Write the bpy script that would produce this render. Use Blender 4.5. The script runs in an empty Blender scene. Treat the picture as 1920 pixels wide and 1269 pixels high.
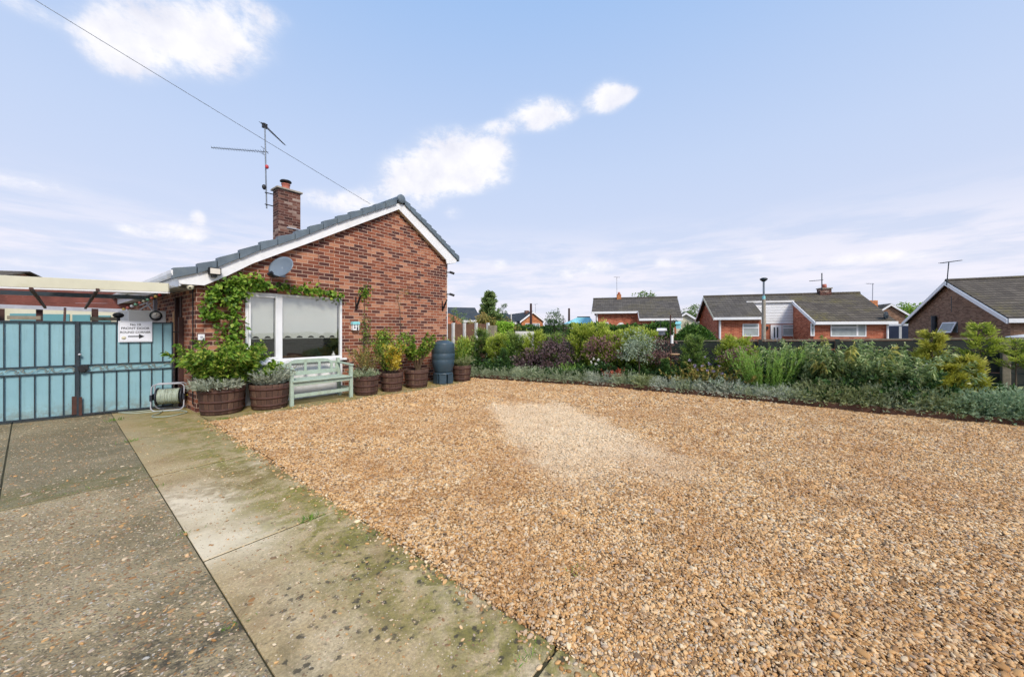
import bpy, bmesh, math, random
import numpy as np
from mathutils import Vector, Matrix

# ------------------------------------------------------------------ camera, world, sun, exposure
# world frame: x runs along the gable wall of the bungalow (0 = its near corner), y runs back along the house, z up, metres
SC = bpy.context.scene
COL = SC.collection
H = 1.38                                       # eye height
CAMP = Vector((-1.7196, -8.0176, H))
FW = Vector((.7958, .6055, 0)).normalized()    # viewing direction, level
RT = Vector((FW.y, -FW.x, 0))
F, CX, HY = 690., 960., 620.
cd = bpy.data.cameras.new('camera'); cam = bpy.data.objects.new('camera', cd); COL.objects.link(cam)
cam.location = CAMP; cam.rotation_euler = (math.pi/2, 0, math.atan2(FW.y, FW.x) - math.pi/2)
cd.sensor_width = 36; cd.lens = 36*F/1920; cd.shift_y = -14.5/1920; cd.clip_end = 2000; cd.clip_start = .05
SC.camera = cam
SUN_EL, SUN_AZ = math.radians(42), None
sun_from = (RT*0.45 - FW*0.9).normalized()     # sun behind the camera, slightly to its right
SUNDIR = Vector((sun_from.x*math.cos(SUN_EL), sun_from.y*math.cos(SUN_EL), math.sin(SUN_EL)))
sd = bpy.data.lights.new('sun', 'SUN'); so = bpy.data.objects.new('sun', sd); COL.objects.link(so)
sd.energy = 3.4; sd.angle = math.radians(16); sd.color = (1, .90, .76)
so.rotation_euler = SUNDIR.to_track_quat('Z', 'Y').to_euler()
SC.view_settings.view_transform = 'Standard'; SC.view_settings.look = 'None'
SC.view_settings.gamma = 1; SC.view_settings.exposure = 0.12
SC.render.engine = 'CYCLES'; cy = SC.cycles
cy.use_adaptive_sampling = True; cy.adaptive_threshold = .03; cy.adaptive_min_samples = 24; cy.time_limit = 900
cy.max_bounces = 6; cy.diffuse_bounces = 3; cy.glossy_bounces = 3; cy.transmission_bounces = 3; cy.transparent_max_bounces = 8; cy.caustics_reflective = False; cy.caustics_refractive = False

def lin(r, g, b, k=1.0):
    f = lambda c: (c/255/12.92 if c/255 <= .04045 else ((c/255+.055)/1.055)**2.4)
    return (f(r)*k, f(g)*k, f(b)*k, 1)

class NB:
    """small node-building helper"""
    def __init__(s, nt): s.nt = nt; s.n = nt.nodes; s.l = nt.links
    def add(s, t, **kw):
        n = s.n.new(t)
        for k, v in kw.items(): setattr(n, k, v)
        return n
    def put(s, sock, v):
        if isinstance(v, bpy.types.NodeSocket): s.l.new(v, sock)
        else: sock.default_value = v
    def m(s, op, a, b=0.0, c=None, clamp=False):
        n = s.add('ShaderNodeMath', operation=op, use_clamp=clamp)
        s.put(n.inputs[0], a); s.put(n.inputs[1], b)
        if c is not None: s.put(n.inputs[2], c)
        return n.outputs[0]
    def dot(s, a, b):
        n = s.add('ShaderNodeVectorMath', operation='DOT_PRODUCT'); s.put(n.inputs[0], a); s.put(n.inputs[1], b); return n.outputs['Value']
    def sst(s, v, a, b, lo=0.0, hi=1.0):
        n = s.add('ShaderNodeMapRange', interpolation_type='SMOOTHSTEP'); s.put(n.inputs[0], v)
        n.inputs[1].default_value = a; n.inputs[2].default_value = b; n.inputs[3].default_value = lo; n.inputs[4].default_value = hi
        return n.outputs[0]
    def noise(s, vec, scale, detail=4, rough=.5, dist=0.0):
        n = s.add('ShaderNodeTexNoise'); s.put(n.inputs['Vector'], vec); n.inputs['Scale'].default_value = scale
        n.inputs['Detail'].default_value = detail; n.inputs['Roughness'].default_value = rough; n.inputs['Distortion'].default_value = dist
        return n.outputs['Fac']
    def mix(s, f, a, b, bt='MIX'):
        n = s.add('ShaderNodeMix', data_type='RGBA', blend_type=bt); s.put(n.inputs[0], f); s.put(n.inputs[6], a); s.put(n.inputs[7], b)
        return n.outputs[2]
    def ramp(s, v, stops, interp='LINEAR'):
        n = s.add('ShaderNodeValToRGB'); s.put(n.inputs[0], v); cr = n.color_ramp; cr.interpolation = interp
        while len(cr.elements) < len(stops): cr.elements.new(.5)
        for e, (p, c) in zip(cr.elements, stops): e.position = p; e.color = c
        return n.outputs[0]
    def mapv(s, vec, scale=(1, 1, 1), loc=(0, 0, 0), rot=(0, 0, 0)):
        n = s.add('ShaderNodeMapping'); s.put(n.inputs[0], vec); n.inputs['Scale'].default_value = scale
        n.inputs['Location'].default_value = loc; n.inputs['Rotation'].default_value = rot; return n.outputs[0]
    def bump(s, h, strength=.3, dist=.01, nrm=None):
        n = s.add('ShaderNodeBump'); s.put(n.inputs['Height'], h); n.inputs['Strength'].default_value = strength
        n.inputs['Distance'].default_value = dist
        if nrm is not None: s.put(n.inputs['Normal'], nrm)
        return n.outputs[0]

def build_world():
    w = bpy.data.worlds.new('World'); SC.world = w; w.use_nodes = True
    w.node_tree.nodes.clear(); b = NB(w.node_tree)
    sky = b.add('ShaderNodeTexSky', sky_type='NISHITA'); sky.sun_disc = False
    sky.sun_elevation = SUN_EL; sky.sun_rotation = math.atan2(SUNDIR.x, SUNDIR.y)
    sky.altitude = 0; sky.air_density = 1.0; sky.dust_density = 1.0; sky.ozone_density = 2.0
    tc = b.add('ShaderNodeTexCoord'); D = tc.outputs['Generated']
    az = b.m('ARCTAN2', b.dot(D, tuple(RT)), b.dot(D, tuple(FW)))
    sep = b.add('ShaderNodeSeparateXYZ'); b.put(sep.inputs[0], D); z = sep.outputs[2]
    el = b.m('ARCSINE', z)
    n1 = b.noise(D, 11, 7, .66, .4); n2 = b.noise(b.mapv(D, (1, 1, 2)), 30, 4, .65)
    nn = b.m('ADD', b.m('MULTIPLY', b.m('SUBTRACT', n1, .5), 3.2), b.m('MULTIPLY', b.m('SUBTRACT', n2, .5), 1.8))
    blobs = [(330, 78, 105, 46, 1), (400, 48, 100, 40, .8), (228, 105, 62, 36, 1), (200, 70, 40, 30, .6), (480, 18, 60, 24, .5), (40, 12, 80, 22, .45),
             (862, 288, 66, 36, 1.1), (800, 330, 62, 30, 1.1), (900, 330, 44, 24, .75), (918, 285, 32, 18, .6), (640, 380, 76, 20, .62), (712, 364, 36, 16, .4),
             (936, 238, 26, 12, .45), (760, 352, 40, 18, .5), (1014, 215, 46, 26, 1), (1060, 214, 18, 12, .3), (1138, 182, 32, 24, 1), (1172, 176, 22, 11, .55),
             (250, 430, 32, 12, .6), (345, 438, 48, 19, .7), (372, 408, 14, 13, .6), (60, 345, 170, 20, .4), (795, 385, 18, 14, .4), (850, 402, 20, 12, .35),
             (1075, 510, 50, 15, .5), (1125, 498, 30, 11, .45), (1245, 494, 20, 11, .5), (1350, 497, 24, 9, .45), (1420, 487, 20, 11, .5), (1575, 488, 32, 13, .5), (1650, 480, 46, 12, .48), (1720, 484, 40, 11, .45),
             (1700, 448, 44, 9, .35), (940, 497, 20, 12, .42), (50, 492, 50, 13, .4), (150, 500, 36, 12, .35)]
    acc = None; cv = b.add('ShaderNodeCombineXYZ'); b.put(cv.inputs[0], az); b.put(cv.inputs[1], el); cv = cv.outputs[0]
    for (px, py, rx, ry, amp) in blobs:
        a0 = math.atan((px-CX)/F); ra = (math.atan((px+rx-CX)/F) - math.atan((px-rx-CX)/F))/2
        c = math.cos(a0); e0 = math.atan((HY-py)/F*c); re = (math.atan((HY-py+ry)/F*c) - math.atan((HY-py-ry)/F*c))/2
        vm = b.add('ShaderNodeVectorMath', operation='MULTIPLY_ADD'); b.put(vm.inputs[0], cv); vm.inputs[1].default_value = (1/ra, 1/re, 0); vm.inputs[2].default_value = (-a0/ra, -e0/re, 0)
        v = b.m('EXPONENT', b.m('MULTIPLY_ADD', b.dot(vm.outputs[0], vm.outputs[0]), -.75, math.log(amp)))
        acc = v if acc is None else b.m('ADD', acc, v)
    cl = b.m('ADD', acc, b.m('MULTIPLY', nn, b.sst(acc, .05, .5, .0, .62)))
    mask = b.m('ADD', b.m('MULTIPLY', b.sst(cl, .14, .85), .72), b.m('MULTIPLY', b.sst(acc, .05, .75), .26))
    # low banks of thin cloud near the horizon
    band = b.m('MULTIPLY', b.sst(el, .0, .03), b.sst(el, .12, .30, 1, 0))
    lown = b.noise(b.mapv(D, (1, 1, 6)), 5.5, 8, .6, .2)
    low = b.m('MULTIPLY', b.m('MULTIPLY', b.sst(lown, .36, .62), band), .85)
    # Nishita sky thinned by high haze: paler towards the horizon
    S = 1/.1
    hz = b.ramp(b.m('DIVIDE', el, math.pi/2, clamp=True), [(0, (.74*S, .75*S, .90*S, 1)), (.10, (.695*S, .745*S, .92*S, 1)), (.25, (.585*S, .70*S, .94*S, 1)), (.46, (.39*S, .58*S, .92*S, 1)), (1, (.24*S, .44*S, .84*S, 1))])
    base = b.mix(.85, sky.outputs[0], hz)
    cs = b.noise(D, 14, 5, .6)
    ccol = b.ramp(cs, [(.3, (.80*S, .80*S, .88*S, 1)), (.62, (.99*S, .97*S, .99*S, 1))])
    c1 = b.mix(low, base, (.86*S, .84*S, .93*S, 1))
    c2 = b.mix(b.m('MULTIPLY', mask, .93), c1, ccol)
    w.cycles.sampling_method = 'MANUAL'; w.cycles.sample_map_resolution = 512
    bg = b.add('ShaderNodeBackground'); b.put(bg.inputs[0], c2); bg.inputs[1].default_value = .1
    out = b.add('ShaderNodeOutputWorld'); b.l.new(bg.outputs[0], out.inputs[0])
build_world()

# ------------------------------------------------------------------ measuring helpers (photo measurements -> metres)
def G(px, py, z=0.0):
    Z = (H-z)*F/(py-HY); return CAMP*1 + FW*Z + RT*((px-CX)/F*Z) + Vector((0, 0, z-H))
def DP(px, py, Z):
    return CAMP + FW*Z + RT*((px-CX)/F*Z) + Vector((0, 0, (HY-py)/F*Z))
def WP(px, py, y=0.0):
    d = FW + RT*((px-CX)/F); t = (y-CAMP.y)/d.y; return CAMP + d*t + Vector((0, 0, (HY-py)/F*t))
def XP(px, py, x):
    d = FW + RT*((px-CX)/F); t = (x-CAMP.x)/d.x; return CAMP + d*t + Vector((0, 0, (HY-py)/F*t))

# ------------------------------------------------------------------ object helpers
def tag(o, label=None, cat=None, group=None, kind=None):
    if label: o['label'] = label
    if cat: o['category'] = cat
    if group: o['group'] = group
    if kind: o['kind'] = kind
    return o
def empty(name, loc=(0, 0, 0), rz=0.0, label=None, cat=None, group=None):
    o = bpy.data.objects.new(name, None); COL.objects.link(o); o.location = loc; o.rotation_euler = (0, 0, rz)
    o.empty_display_size = .1
    return tag(o, label, cat, group)
def link_mesh(name, me, parent=None, loc=None, rz=0.0):
    o = bpy.data.objects.new(name, me); COL.objects.link(o)
    if parent: o.parent = parent
    if loc is not None: o.location = loc; o.rotation_euler = (0, 0, rz)
    return o
def auto_uv(me):
    uv = me.uv_layers.new(name='UVMap').data
    for p in me.polygons:
        n = p.normal
        if abs(n.z) > .985: ua, va = Vector((1, 0, 0)), Vector((0, 1, 0))
        else:
            ua = Vector((0, 0, 1)).cross(n).normalized(); va = n.cross(ua)
        for li in p.loop_indices:
            co = me.vertices[me.loops[li].vertex_index].co
            uv[li].uv = (co.dot(ua), co.dot(va))

class MB:
    def __init__(s): s.v = []; s.f = []; s.sm = []
    def face(s, pts, smooth=False):
        i = len(s.v); s.v += [Vector(p) for p in pts]; s.f.append(tuple(range(i, i+len(pts)))); s.sm.append(smooth)
    def raw(s, vs, fs, smooth=False):
        i = len(s.v); s.v += [Vector(p) for p in vs]
        for f in fs: s.f.append(tuple(i+k for k in f)); s.sm.append(smooth)
    def box(s, x0, x1, y0, y1, z0, z1):
        x0, x1 = sorted((x0, x1)); y0, y1 = sorted((y0, y1)); z0, z1 = sorted((z0, z1))
        s.raw([(x0, y0, z0), (x1, y0, z0), (x1, y1, z0), (x0, y1, z0), (x0, y0, z1), (x1, y0, z1), (x1, y1, z1), (x0, y1, z1)],
              [(0, 3, 2, 1), (4, 5, 6, 7), (0, 1, 5, 4), (1, 2, 6, 5), (2, 3, 7, 6), (3, 0, 4, 7)])
        return s
    def beam(s, p, q, wd, ht, up=(0, 0, 1)):
        """square section bar from p to q"""
        p, q = Vector(p), Vector(q); d = (q-p).normalized(); up = Vector(up)
        if abs(d.dot(up)) > .98: up = Vector((0, 1, 0))
        a = d.cross(up).normalized()*wd/2; b_ = a.cross(d).normalized()*ht/2
        vs = [p-a-b_, p+a-b_, p+a+b_, p-a+b_, q-a-b_, q+a-b_, q+a+b_, q-a+b_]
        s.raw(vs, [(0, 1, 2, 3), (7, 6, 5, 4), (0, 4, 5, 1), (1, 5, 6, 2), (2, 6, 7, 3), (3, 7, 4, 0)]); return s
    def prism(s, poly, vec):
        """closed solid: polygon pushed along vec"""
        n = len(poly); vec = Vector(vec); P = [Vector(p) for p in poly]; Q = [p+vec for p in P]
        s.raw(P+Q, [tuple(range(n))[::-1], tuple(range(n, 2*n))] + [(i, (i+1) % n, n+(i+1) % n, n+i) for i in range(n)]); return s
    def tube(s, pts, r, seg=8, cap=True, closed=False):
        P = [Vector(p) for p in pts]; n = len(P); R = r if hasattr(r, '__len__') else [r]*n
        vs = []; pu = None
        for i in range(n):
            t = (P[(i+1) % n if closed else min(i+1, n-1)] - P[(i-1) % n if closed else max(i-1, 0)])
            t = t.normalized() if t.length > 1e-9 else Vector((0, 0, 1))
            if pu is None:
                pu = Vector((0, 0, 1)) if abs(t.z) < .9 else Vector((1, 0, 0))
            a = t.cross(pu).normalized(); c = a.cross(t).normalized(); pu = c
            for k in range(seg):
                an = 2*math.pi*k/seg; vs.append(P[i] + (a*math.cos(an) + c*math.sin(an))*R[i])
        fs = []
        for i in range(n if closed else n-1):
            j = (i+1) % n
            for k in range(seg): fs.append((i*seg+k, i*seg+(k+1) % seg, j*seg+(k+1) % seg, j*seg+k))
        s.raw(vs, fs, True)
        if cap and not closed:
            s.raw(vs[:seg], [tuple(range(seg))[::-1]]); s.raw(vs[-seg:], [tuple(range(seg))])
        return s
    def lathe(s, prof, c=(0, 0, 0), seg=32, smooth=True, axis=None):
        c = Vector(c); vs = []
        for (r, z) in prof:
            for k in range(seg):
                a = 2*math.pi*k/seg; vs.append(Vector((r*math.cos(a), r*math.sin(a), z)))
        if axis is not None:
            q = Vector((0, 0, 1)).rotation_difference(Vector(axis)); vs = [q @ v for v in vs]
        vs = [v+c for v in vs]; fs = []
        for i in range(len(prof)-1):
            for k in range(seg): fs.append((i*seg+k, i*seg+(k+1) % seg, (i+1)*seg+(k+1) % seg, (i+1)*seg+k))
        s.raw(vs, fs, smooth); return s
    def sphere(s, c, r, seg=12, sc=(1, 1, 1)):
        prof = [(math.sin(math.pi*i/8)*r, -math.cos(math.pi*i/8)*r) for i in range(9)]
        i0 = len(s.v); s.lathe(prof, (0, 0, 0), seg)
        for k in range(i0, len(s.v)):
            v = s.v[k]; s.v[k] = Vector((v.x*sc[0]+c[0], v.y*sc[1]+c[1], v.z*sc[2]+c[2]))
        return s
    def build(s, name, mat, parent=None, bevel=0.0, local=False, loc=None, rz=0.0):
        me = bpy.data.meshes.new(name)
        V = s.v
        if parent is not None and not local:
            mi = Matrix.Translation(parent.location) @ Matrix.Rotation(parent.rotation_euler.z, 4, 'Z')
            pp = parent.parent
            if pp: mi = (Matrix.Translation(pp.location) @ Matrix.Rotation(pp.rotation_euler.z, 4, 'Z')) @ mi
            mi = mi.inverted(); V = [mi @ v for v in V]
        me.from_pydata([tuple(v) for v in V], [], s.f)
        me.polygons.foreach_set('use_smooth', s.sm); me.update()
        auto_uv(me); me.materials.append(mat)
        o = link_mesh(name, me, parent, loc, rz)
        if bevel:
            md = o.modifiers.new('bevel', 'BEVEL'); md.width = bevel; md.segments = 2; md.limit_method = 'ANGLE'; md.angle_limit = math.radians(40)
        return o

# ------------------------------------------------------------------ materials
def newmat(name):
    m = bpy.data.materials.new(name); m.use_nodes = True; nt = m.node_tree; nt.nodes.clear(); b = NB(nt)
    out = b.add('ShaderNodeOutputMaterial'); p = b.add('ShaderNodeBsdfPrincipled'); b.l.new(p.outputs[0], out.inputs[0])
    return m, b, p, out
def plain(name, c, rough=.6, var=.12, scale=6, bump=.15, bscale=60, metal=0.0, dirt=None, dirtamt=.35, spec=.5):
    m, b, p, out = newmat(name)
    tc = b.add('ShaderNodeTexCoord').outputs['Object']
    n = b.noise(tc, scale, 6, .6); n2 = b.noise(tc, bscale, 4, .6)
    dk = tuple(x*(1-var*1.6) for x in c[:3])+(1,); lt = tuple(min(1, x*(1+var)) for x in c[:3])+(1,)
    col = b.ramp(n, [(.3, dk), (.7, lt)])
    if dirt:
        dm = b.sst(b.noise(tc, scale*.7, 8, .7, .5), .5, .68); col = b.mix(b.m('MULTIPLY', dm, dirtamt), col, dirt)
    b.put(p.inputs['Base Color'], col)
    b.put(p.inputs['Roughness'], b.m('ADD', rough-.08, b.m('MULTIPLY', n2, .16)))
    p.inputs['Metallic'].default_value = metal; p.inputs['Specular IOR Level'].default_value = spec
    if bump: b.put(p.inputs['Normal'], b.bump(n2, bump, .004))
    return m
def brick_mat(name, cols, mortar, bw=.225, bh=.075, mort=.010, soft=.3, stain=.25, band=None):
    m, b, p, out = newmat(name)
    uvn = b.add('ShaderNodeUVMap'); uv = uvn.outputs[0]
    wob = b.add('ShaderNodeTexNoise'); b.put(wob.inputs['Vector'], uv); wob.inputs['Scale'].default_value = 30; wob.inputs['Detail'].default_value = 3
    va = b.add('ShaderNodeVectorMath', operation='MULTIPLY_ADD'); b.put(va.inputs[0], wob.outputs['Color']); va.inputs[1].default_value = (.004, .004, 0); b.put(va.inputs[2], uv)
    bt = b.add('ShaderNodeTexBrick'); b.put(bt.inputs['Vector'], va.outputs[0]); bt.offset = .5; bt.squash = 1
    bt.inputs['Color1'].default_value = (0, 0, 0, 1); bt.inputs['Color2'].default_value = (1, 1, 1, 1); bt.inputs['Mortar'].default_value = (.5, .5, .5, 1)
    bt.inputs['Scale'].default_value = 1; bt.inputs['Mortar Size'].default_value = mort/2+.0015; bt.inputs['Mortar Smooth'].default_value = soft
    bt.inputs['Bias'].default_value = 0; bt.inputs['Brick Width'].default_value = bw; bt.inputs['Row Height'].default_value = bh
    t = b.m('ADD', bt.outputs['Color'], b.m('MULTIPLY', b.m('SUBTRACT', b.noise(uv, 1.1, 4, .6), .5), .5), clamp=True)
    n = len(cols); col = b.ramp(t, [((i+.5)/n, c) for i, c in enumerate(cols)])
    fine = b.noise(uv, 55, 5, .7)
    col = b.mix(b.sst(fine, .35, .75, 0, .45), col, tuple(c*.55 for c in cols[len(cols)//2][:3])+(1,))
    if band:   # paler orange bricks in two upright strips either side of the movement joint
        sx = b.add('ShaderNodeSeparateXYZ'); b.put(sx.inputs[0], uv)
        bm_ = b.m('MULTIPLY', b.sst(b.m('ABSOLUTE', b.m('SUBTRACT', sx.outputs[0], band[0])), band[1]*.6, band[1], 1, 0), b.sst(sx.outputs[1], 2.2, 2.6))
        bm_ = b.m('MULTIPLY', bm_, b.sst(bt.outputs['Color'], .25, .5, .1, .8)); col = b.mix(bm_, col, band[2])
    mc = b.ramp(b.noise(uv, 9, 5, .6), [(.3, tuple(x*.8 for x in mortar[:3])+(1,)), (.7, mortar)])
    mo = bt.outputs['Fac']
    col = b.mix(mo, col, mc)
    st = b.sst(b.noise(b.mapv(uv, (1, .35, 1)), 1.6, 8, .65, .4), .5, .75)
    col = b.mix(b.m('MULTIPLY', st, stain), col, lin(96, 66, 54))
    b.put(p.inputs['Base Color'], col); p.inputs['Roughness'].default_value = .88; p.inputs['Specular IOR Level'].default_value = .25
    hgt = b.m('ADD', b.m('SUBTRACT', 1, mo), b.m('MULTIPLY', fine, .35))
    b.put(p.inputs['Normal'], b.bump(hgt, .8, .006))
    return m
def tile_mat(name, cols, tw=.33, th=.32, lichen=None, lich=.4):
    """interlocking roof tiles: u along the eave, v up the slope; each course throws a dark line at its lower edge"""
    m, b, p, out = newmat(name); uv = b.add('ShaderNodeUVMap').outputs[0]
    sx = b.add('ShaderNodeSeparateXYZ'); b.put(sx.inputs[0], uv); U, V = sx.outputs[0], sx.outputs[1]
    rowf = b.m('ADD', b.m('DIVIDE', V, th), b.m('MULTIPLY', b.m('SUBTRACT', b.noise(uv, 1.4, 3, .5), .5), .12)); row = b.m('FLOOR', rowf); fr = b.m('FRACT', rowf)
    uu = b.m('DIVIDE', U, tw); cell = b.add('ShaderNodeCombineXYZ'); b.put(cell.inputs[0], b.m('FLOOR', uu)); b.put(cell.inputs[1], row)
    wn = b.add('ShaderNodeTexWhiteNoise', noise_dimensions='2D'); b.put(wn.inputs['Vector'], cell.outputs[0])
    n = len(cols); t = b.m('ADD', b.m('MULTIPLY', wn.outputs['Value'], .28), b.m('MULTIPLY', b.noise(uv, 3.5, 6, .7), .72), clamp=True)
    col = b.ramp(t, [((i+.5)/n, c) for i, c in enumerate(cols)])
    if lichen:
        l1 = b.sst(b.noise(uv, .5, 7, .65, .6), .46, .66); l2 = b.sst(b.noise(b.mapv(uv, (1, 2.5, 1)), 5, 6, .7), .40, .6)
        col = b.mix(b.m('MULTIPLY', b.m('MULTIPLY', l1, l2), lich), col, lichen)
        sp = b.sst(b.noise(uv, 12, 4, .7), .60, .7); col = b.mix(b.m('MULTIPLY', sp, .4), col, lin(176, 170, 154))
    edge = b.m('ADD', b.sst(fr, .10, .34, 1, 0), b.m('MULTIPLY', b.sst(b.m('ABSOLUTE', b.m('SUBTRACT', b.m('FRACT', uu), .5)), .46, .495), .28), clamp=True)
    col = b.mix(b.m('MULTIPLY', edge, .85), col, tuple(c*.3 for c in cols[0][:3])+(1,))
    b.put(p.inputs['Base Color'], col); p.inputs['Roughness'].default_value = .9; p.inputs['Specular IOR Level'].default_value = .2
    roll = b.m('SINE', b.m('MULTIPLY', U, 2*math.pi/tw*2)); hgt = b.m('ADD', b.m('SUBTRACT', 1, fr), b.m('MULTIPLY', roll, .15))
    b.put(p.inputs['Normal'], b.bump(hgt, .8, .03)); return m
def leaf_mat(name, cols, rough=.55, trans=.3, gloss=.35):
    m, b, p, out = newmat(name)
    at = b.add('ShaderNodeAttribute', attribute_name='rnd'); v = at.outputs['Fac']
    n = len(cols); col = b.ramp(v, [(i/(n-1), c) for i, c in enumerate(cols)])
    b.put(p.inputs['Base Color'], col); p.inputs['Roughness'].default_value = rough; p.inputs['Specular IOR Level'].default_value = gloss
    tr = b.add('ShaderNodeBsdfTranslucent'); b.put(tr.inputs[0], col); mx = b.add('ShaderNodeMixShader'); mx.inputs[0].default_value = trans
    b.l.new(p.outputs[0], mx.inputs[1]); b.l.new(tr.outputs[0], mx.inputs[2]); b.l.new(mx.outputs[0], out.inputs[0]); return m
def glass_mat(name, tint=(.99, 1, .995, 1), clear=.85):
    m, b, p, out = newmat(name); b.n.remove(p)
    g = b.add('ShaderNodeBsdfGlossy'); g.inputs['Roughness'].default_value = .02; t = b.add('ShaderNodeBsdfTransparent'); t.inputs[0].default_value = tint
    lw = b.add('ShaderNodeLayerWeight'); nz = b.noise(b.add('ShaderNodeTexCoord').outputs['Object'], 1.3, 2, .5)
    b.put(g.inputs['Normal'], b.bump(nz, .15, .02)); fr = b.m('POWER', lw.outputs['Facing'], 5)
    mx = b.add('ShaderNodeMixShader'); b.put(mx.inputs[0], b.m('ADD', b.m('MULTIPLY', fr, .9), 1-clear, clamp=True))
    b.l.new(t.outputs[0], mx.inputs[1]); b.l.new(g.outputs[0], mx.inputs[2]); b.l.new(mx.outputs[0], out.inputs[0]); return m

M = {}
M['brick'] = brick_mat('red_brick', [lin(76, 50, 50), lin(102, 63, 56), lin(126, 74, 58), lin(142, 84, 64), lin(158, 98, 74), lin(190, 136, 108)], lin(200, 172, 154), mort=.010, band=(2.17, .42, lin(192, 124, 96)))
M['brick_far'] = brick_mat('bright_red_brick', [lin(150, 82, 62), lin(176, 98, 74), lin(188, 112, 84), lin(200, 124, 96)], lin(198, 154, 130), mort=.008, stain=.2)
M['brick_orange'] = brick_mat('orange_brick', [lin(160, 95, 62), lin(190, 120, 78), lin(205, 135, 92)], lin(205, 165, 130), mort=.008)
M['brick_brown'] = brick_mat('brown_brick', [lin(112, 86, 70), lin(132, 102, 84), lin(144, 113, 93), lin(156, 124, 103)], lin(166, 142, 122), mort=.008, stain=.3)
M['chim_brick'] = brick_mat('weathered_brick', [lin(66, 46, 44), lin(86, 56, 52), lin(106, 70, 62), lin(128, 92, 80), lin(172, 154, 144)], lin(150, 126, 116), mort=.010)
M['slate'] = plain('slate_verge', lin(98, 112, 124), .55, .16, 4, .2, 40, dirt=lin(120, 128, 120), dirtamt=.3)
M['slate_tile'] = tile_mat('slate_grey_tile', [lin(70, 80, 90), lin(88, 98, 108), lin(100, 110, 118)])
M['roof_old'] = tile_mat('weathered_tile', [lin(70, 67, 65), lin(92, 88, 84), lin(112, 107, 101)], lichen=lin(112, 104, 66), lich=.5)
M['roof_moss'] = tile_mat('mossy_tile', [lin(70, 65, 61), lin(90, 84, 77), lin(112, 105, 96)], lichen=lin(124, 116, 66), lich=.65)
M['roof_dark'] = tile_mat('dark_tile', [lin(54, 62, 70), lin(66, 74, 82), lin(80, 86, 92)], lichen=lin(100, 98, 84), lich=.4)
M['white'] = plain('white_upvc', lin(232, 234, 238), .35, .03, 3, .03, 30, dirt=lin(190, 190, 182), dirtamt=.25)
M['white_old'] = plain('white_paint', lin(224, 224, 226), .55, .05, 3, .1, 30, dirt=lin(170, 166, 150), dirtamt=.35)
M['render'] = plain('white_render', lin(234, 237, 242), .85, .05, 4, .5, 120, dirt=lin(170, 172, 170), dirtamt=.4)
M['cream'] = plain('cream_paint', lin(208, 205, 184), .6, .05, 2.5, .1, 40, dirt=lin(180, 172, 130), dirtamt=.35)
def gate_mat():
    m, b, p, out = newmat('pale_blue_board'); tc = b.add('ShaderNodeTexCoord').outputs['Object']; P = b.add('ShaderNodeNewGeometry').outputs['Position']
    sp = b.add('ShaderNodeSeparateXYZ'); b.put(sp.inputs[0], P); z = sp.outputs[2]
    col = b.ramp(b.noise(tc, 1.6, 5, .6), [(.3, lin(122, 164, 178)), (.7, lin(138, 180, 192))])
    st = b.noise(b.mapv(P, (16, 16, 1.2)), 2, 5, .7); col = b.mix(b.sst(st, .50, .72, 0, .35), col, lin(112, 142, 148))
    spl = b.m('MULTIPLY', b.sst(z, .32, .03), b.sst(b.noise(P, 14, 6, .7), .35, .62)); col = b.mix(b.m('MULTIPLY', spl, .6), col, lin(112, 104, 84))
    ru = b.m('MULTIPLY', b.sst(b.noise(b.mapv(P, (9, 9, 2)), 3, 6, .75), .64, .72), .5); col = b.mix(ru, col, lin(120, 86, 60))
    b.put(p.inputs['Base Color'], col); b.put(p.inputs['Roughness'], b.m('ADD', .4, b.m('MULTIPLY', st, .4))); b.put(p.inputs['Normal'], b.bump(st, .25, .006)); return m
M['gate_blue'] = gate_mat()
M['iron'] = plain('dark_painted_iron', lin(38, 52, 62), .45, .2, 14, .2, 80, dirt=lin(90, 66, 48), dirtamt=.35)
M['black'] = plain('black_metal', lin(26, 26, 30), .5, .2, 10, .1)
M['darkplastic'] = plain('dark_plastic', lin(34, 38, 50), .45, .1, 10, .05)
M['sage'] = plain('sage_green_paint', lin(166, 184, 170), .7, .09, 9, .5, 70, dirt=lin(142, 148, 122), dirtamt=.55)
M['teal'] = plain('teal_paint', lin(96, 150, 158), .5, .06, 3, .05)
M['redwood'] = plain('red_brown_timber', lin(118, 66, 56), .75, .25, 2.2, .4, 40)
M['darkwood'] = plain('dark_brown_timber', lin(66, 38, 34), .7, .25, 5, .3, 40)
M['oldwood'] = plain('grey_weathered_timber', lin(136, 128, 112), .9, .2, 8, .5, 60, dirt=lin(90, 96, 70), dirtamt=.5)
M['beam'] = plain('galvanised_steel', lin(176, 178, 188), .5, .1, 6, .05, metal=.2)
M['greybox'] = plain('light_grey_metal', lin(206, 210, 218), .5, .05, 3, .05)
M['dish'] = plain('grey_dish', lin(112, 126, 142), .45, .06, 2.2, .03, 30)
M['alu'] = plain('dull_aluminium', lin(128, 136, 146), .4, .15, 12, .05, metal=.6)
M['butt'] = plain('dark_blue_grey_plastic', lin(56, 76, 90), .38, .1, 3, .06, 50, dirt=lin(84, 98, 104), dirtamt=.35)
M['terracotta'] = plain('terracotta', lin(176, 104, 88), .8, .12, 8, .2)
M['concrete_grey'] = plain('concrete_cap', lin(158, 150, 138), .9, .15, 8, .5, 80, dirt=lin(110, 110, 90), dirtamt=.5)
M['concrete_white'] = plain('pale_concrete', lin(206, 206, 204), .9, .08, 3, .3, 50)
M['hose'] = plain('pale_green_hose', lin(160, 172, 158), .45, .12, 9, .05)
M['blind'] = plain('pale_roller_blind', lin(208, 212, 206), .9, .02, 2, .02)
M['room'] = plain('dark_room', lin(52, 50, 50), .9, .1, 1, 0)
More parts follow.
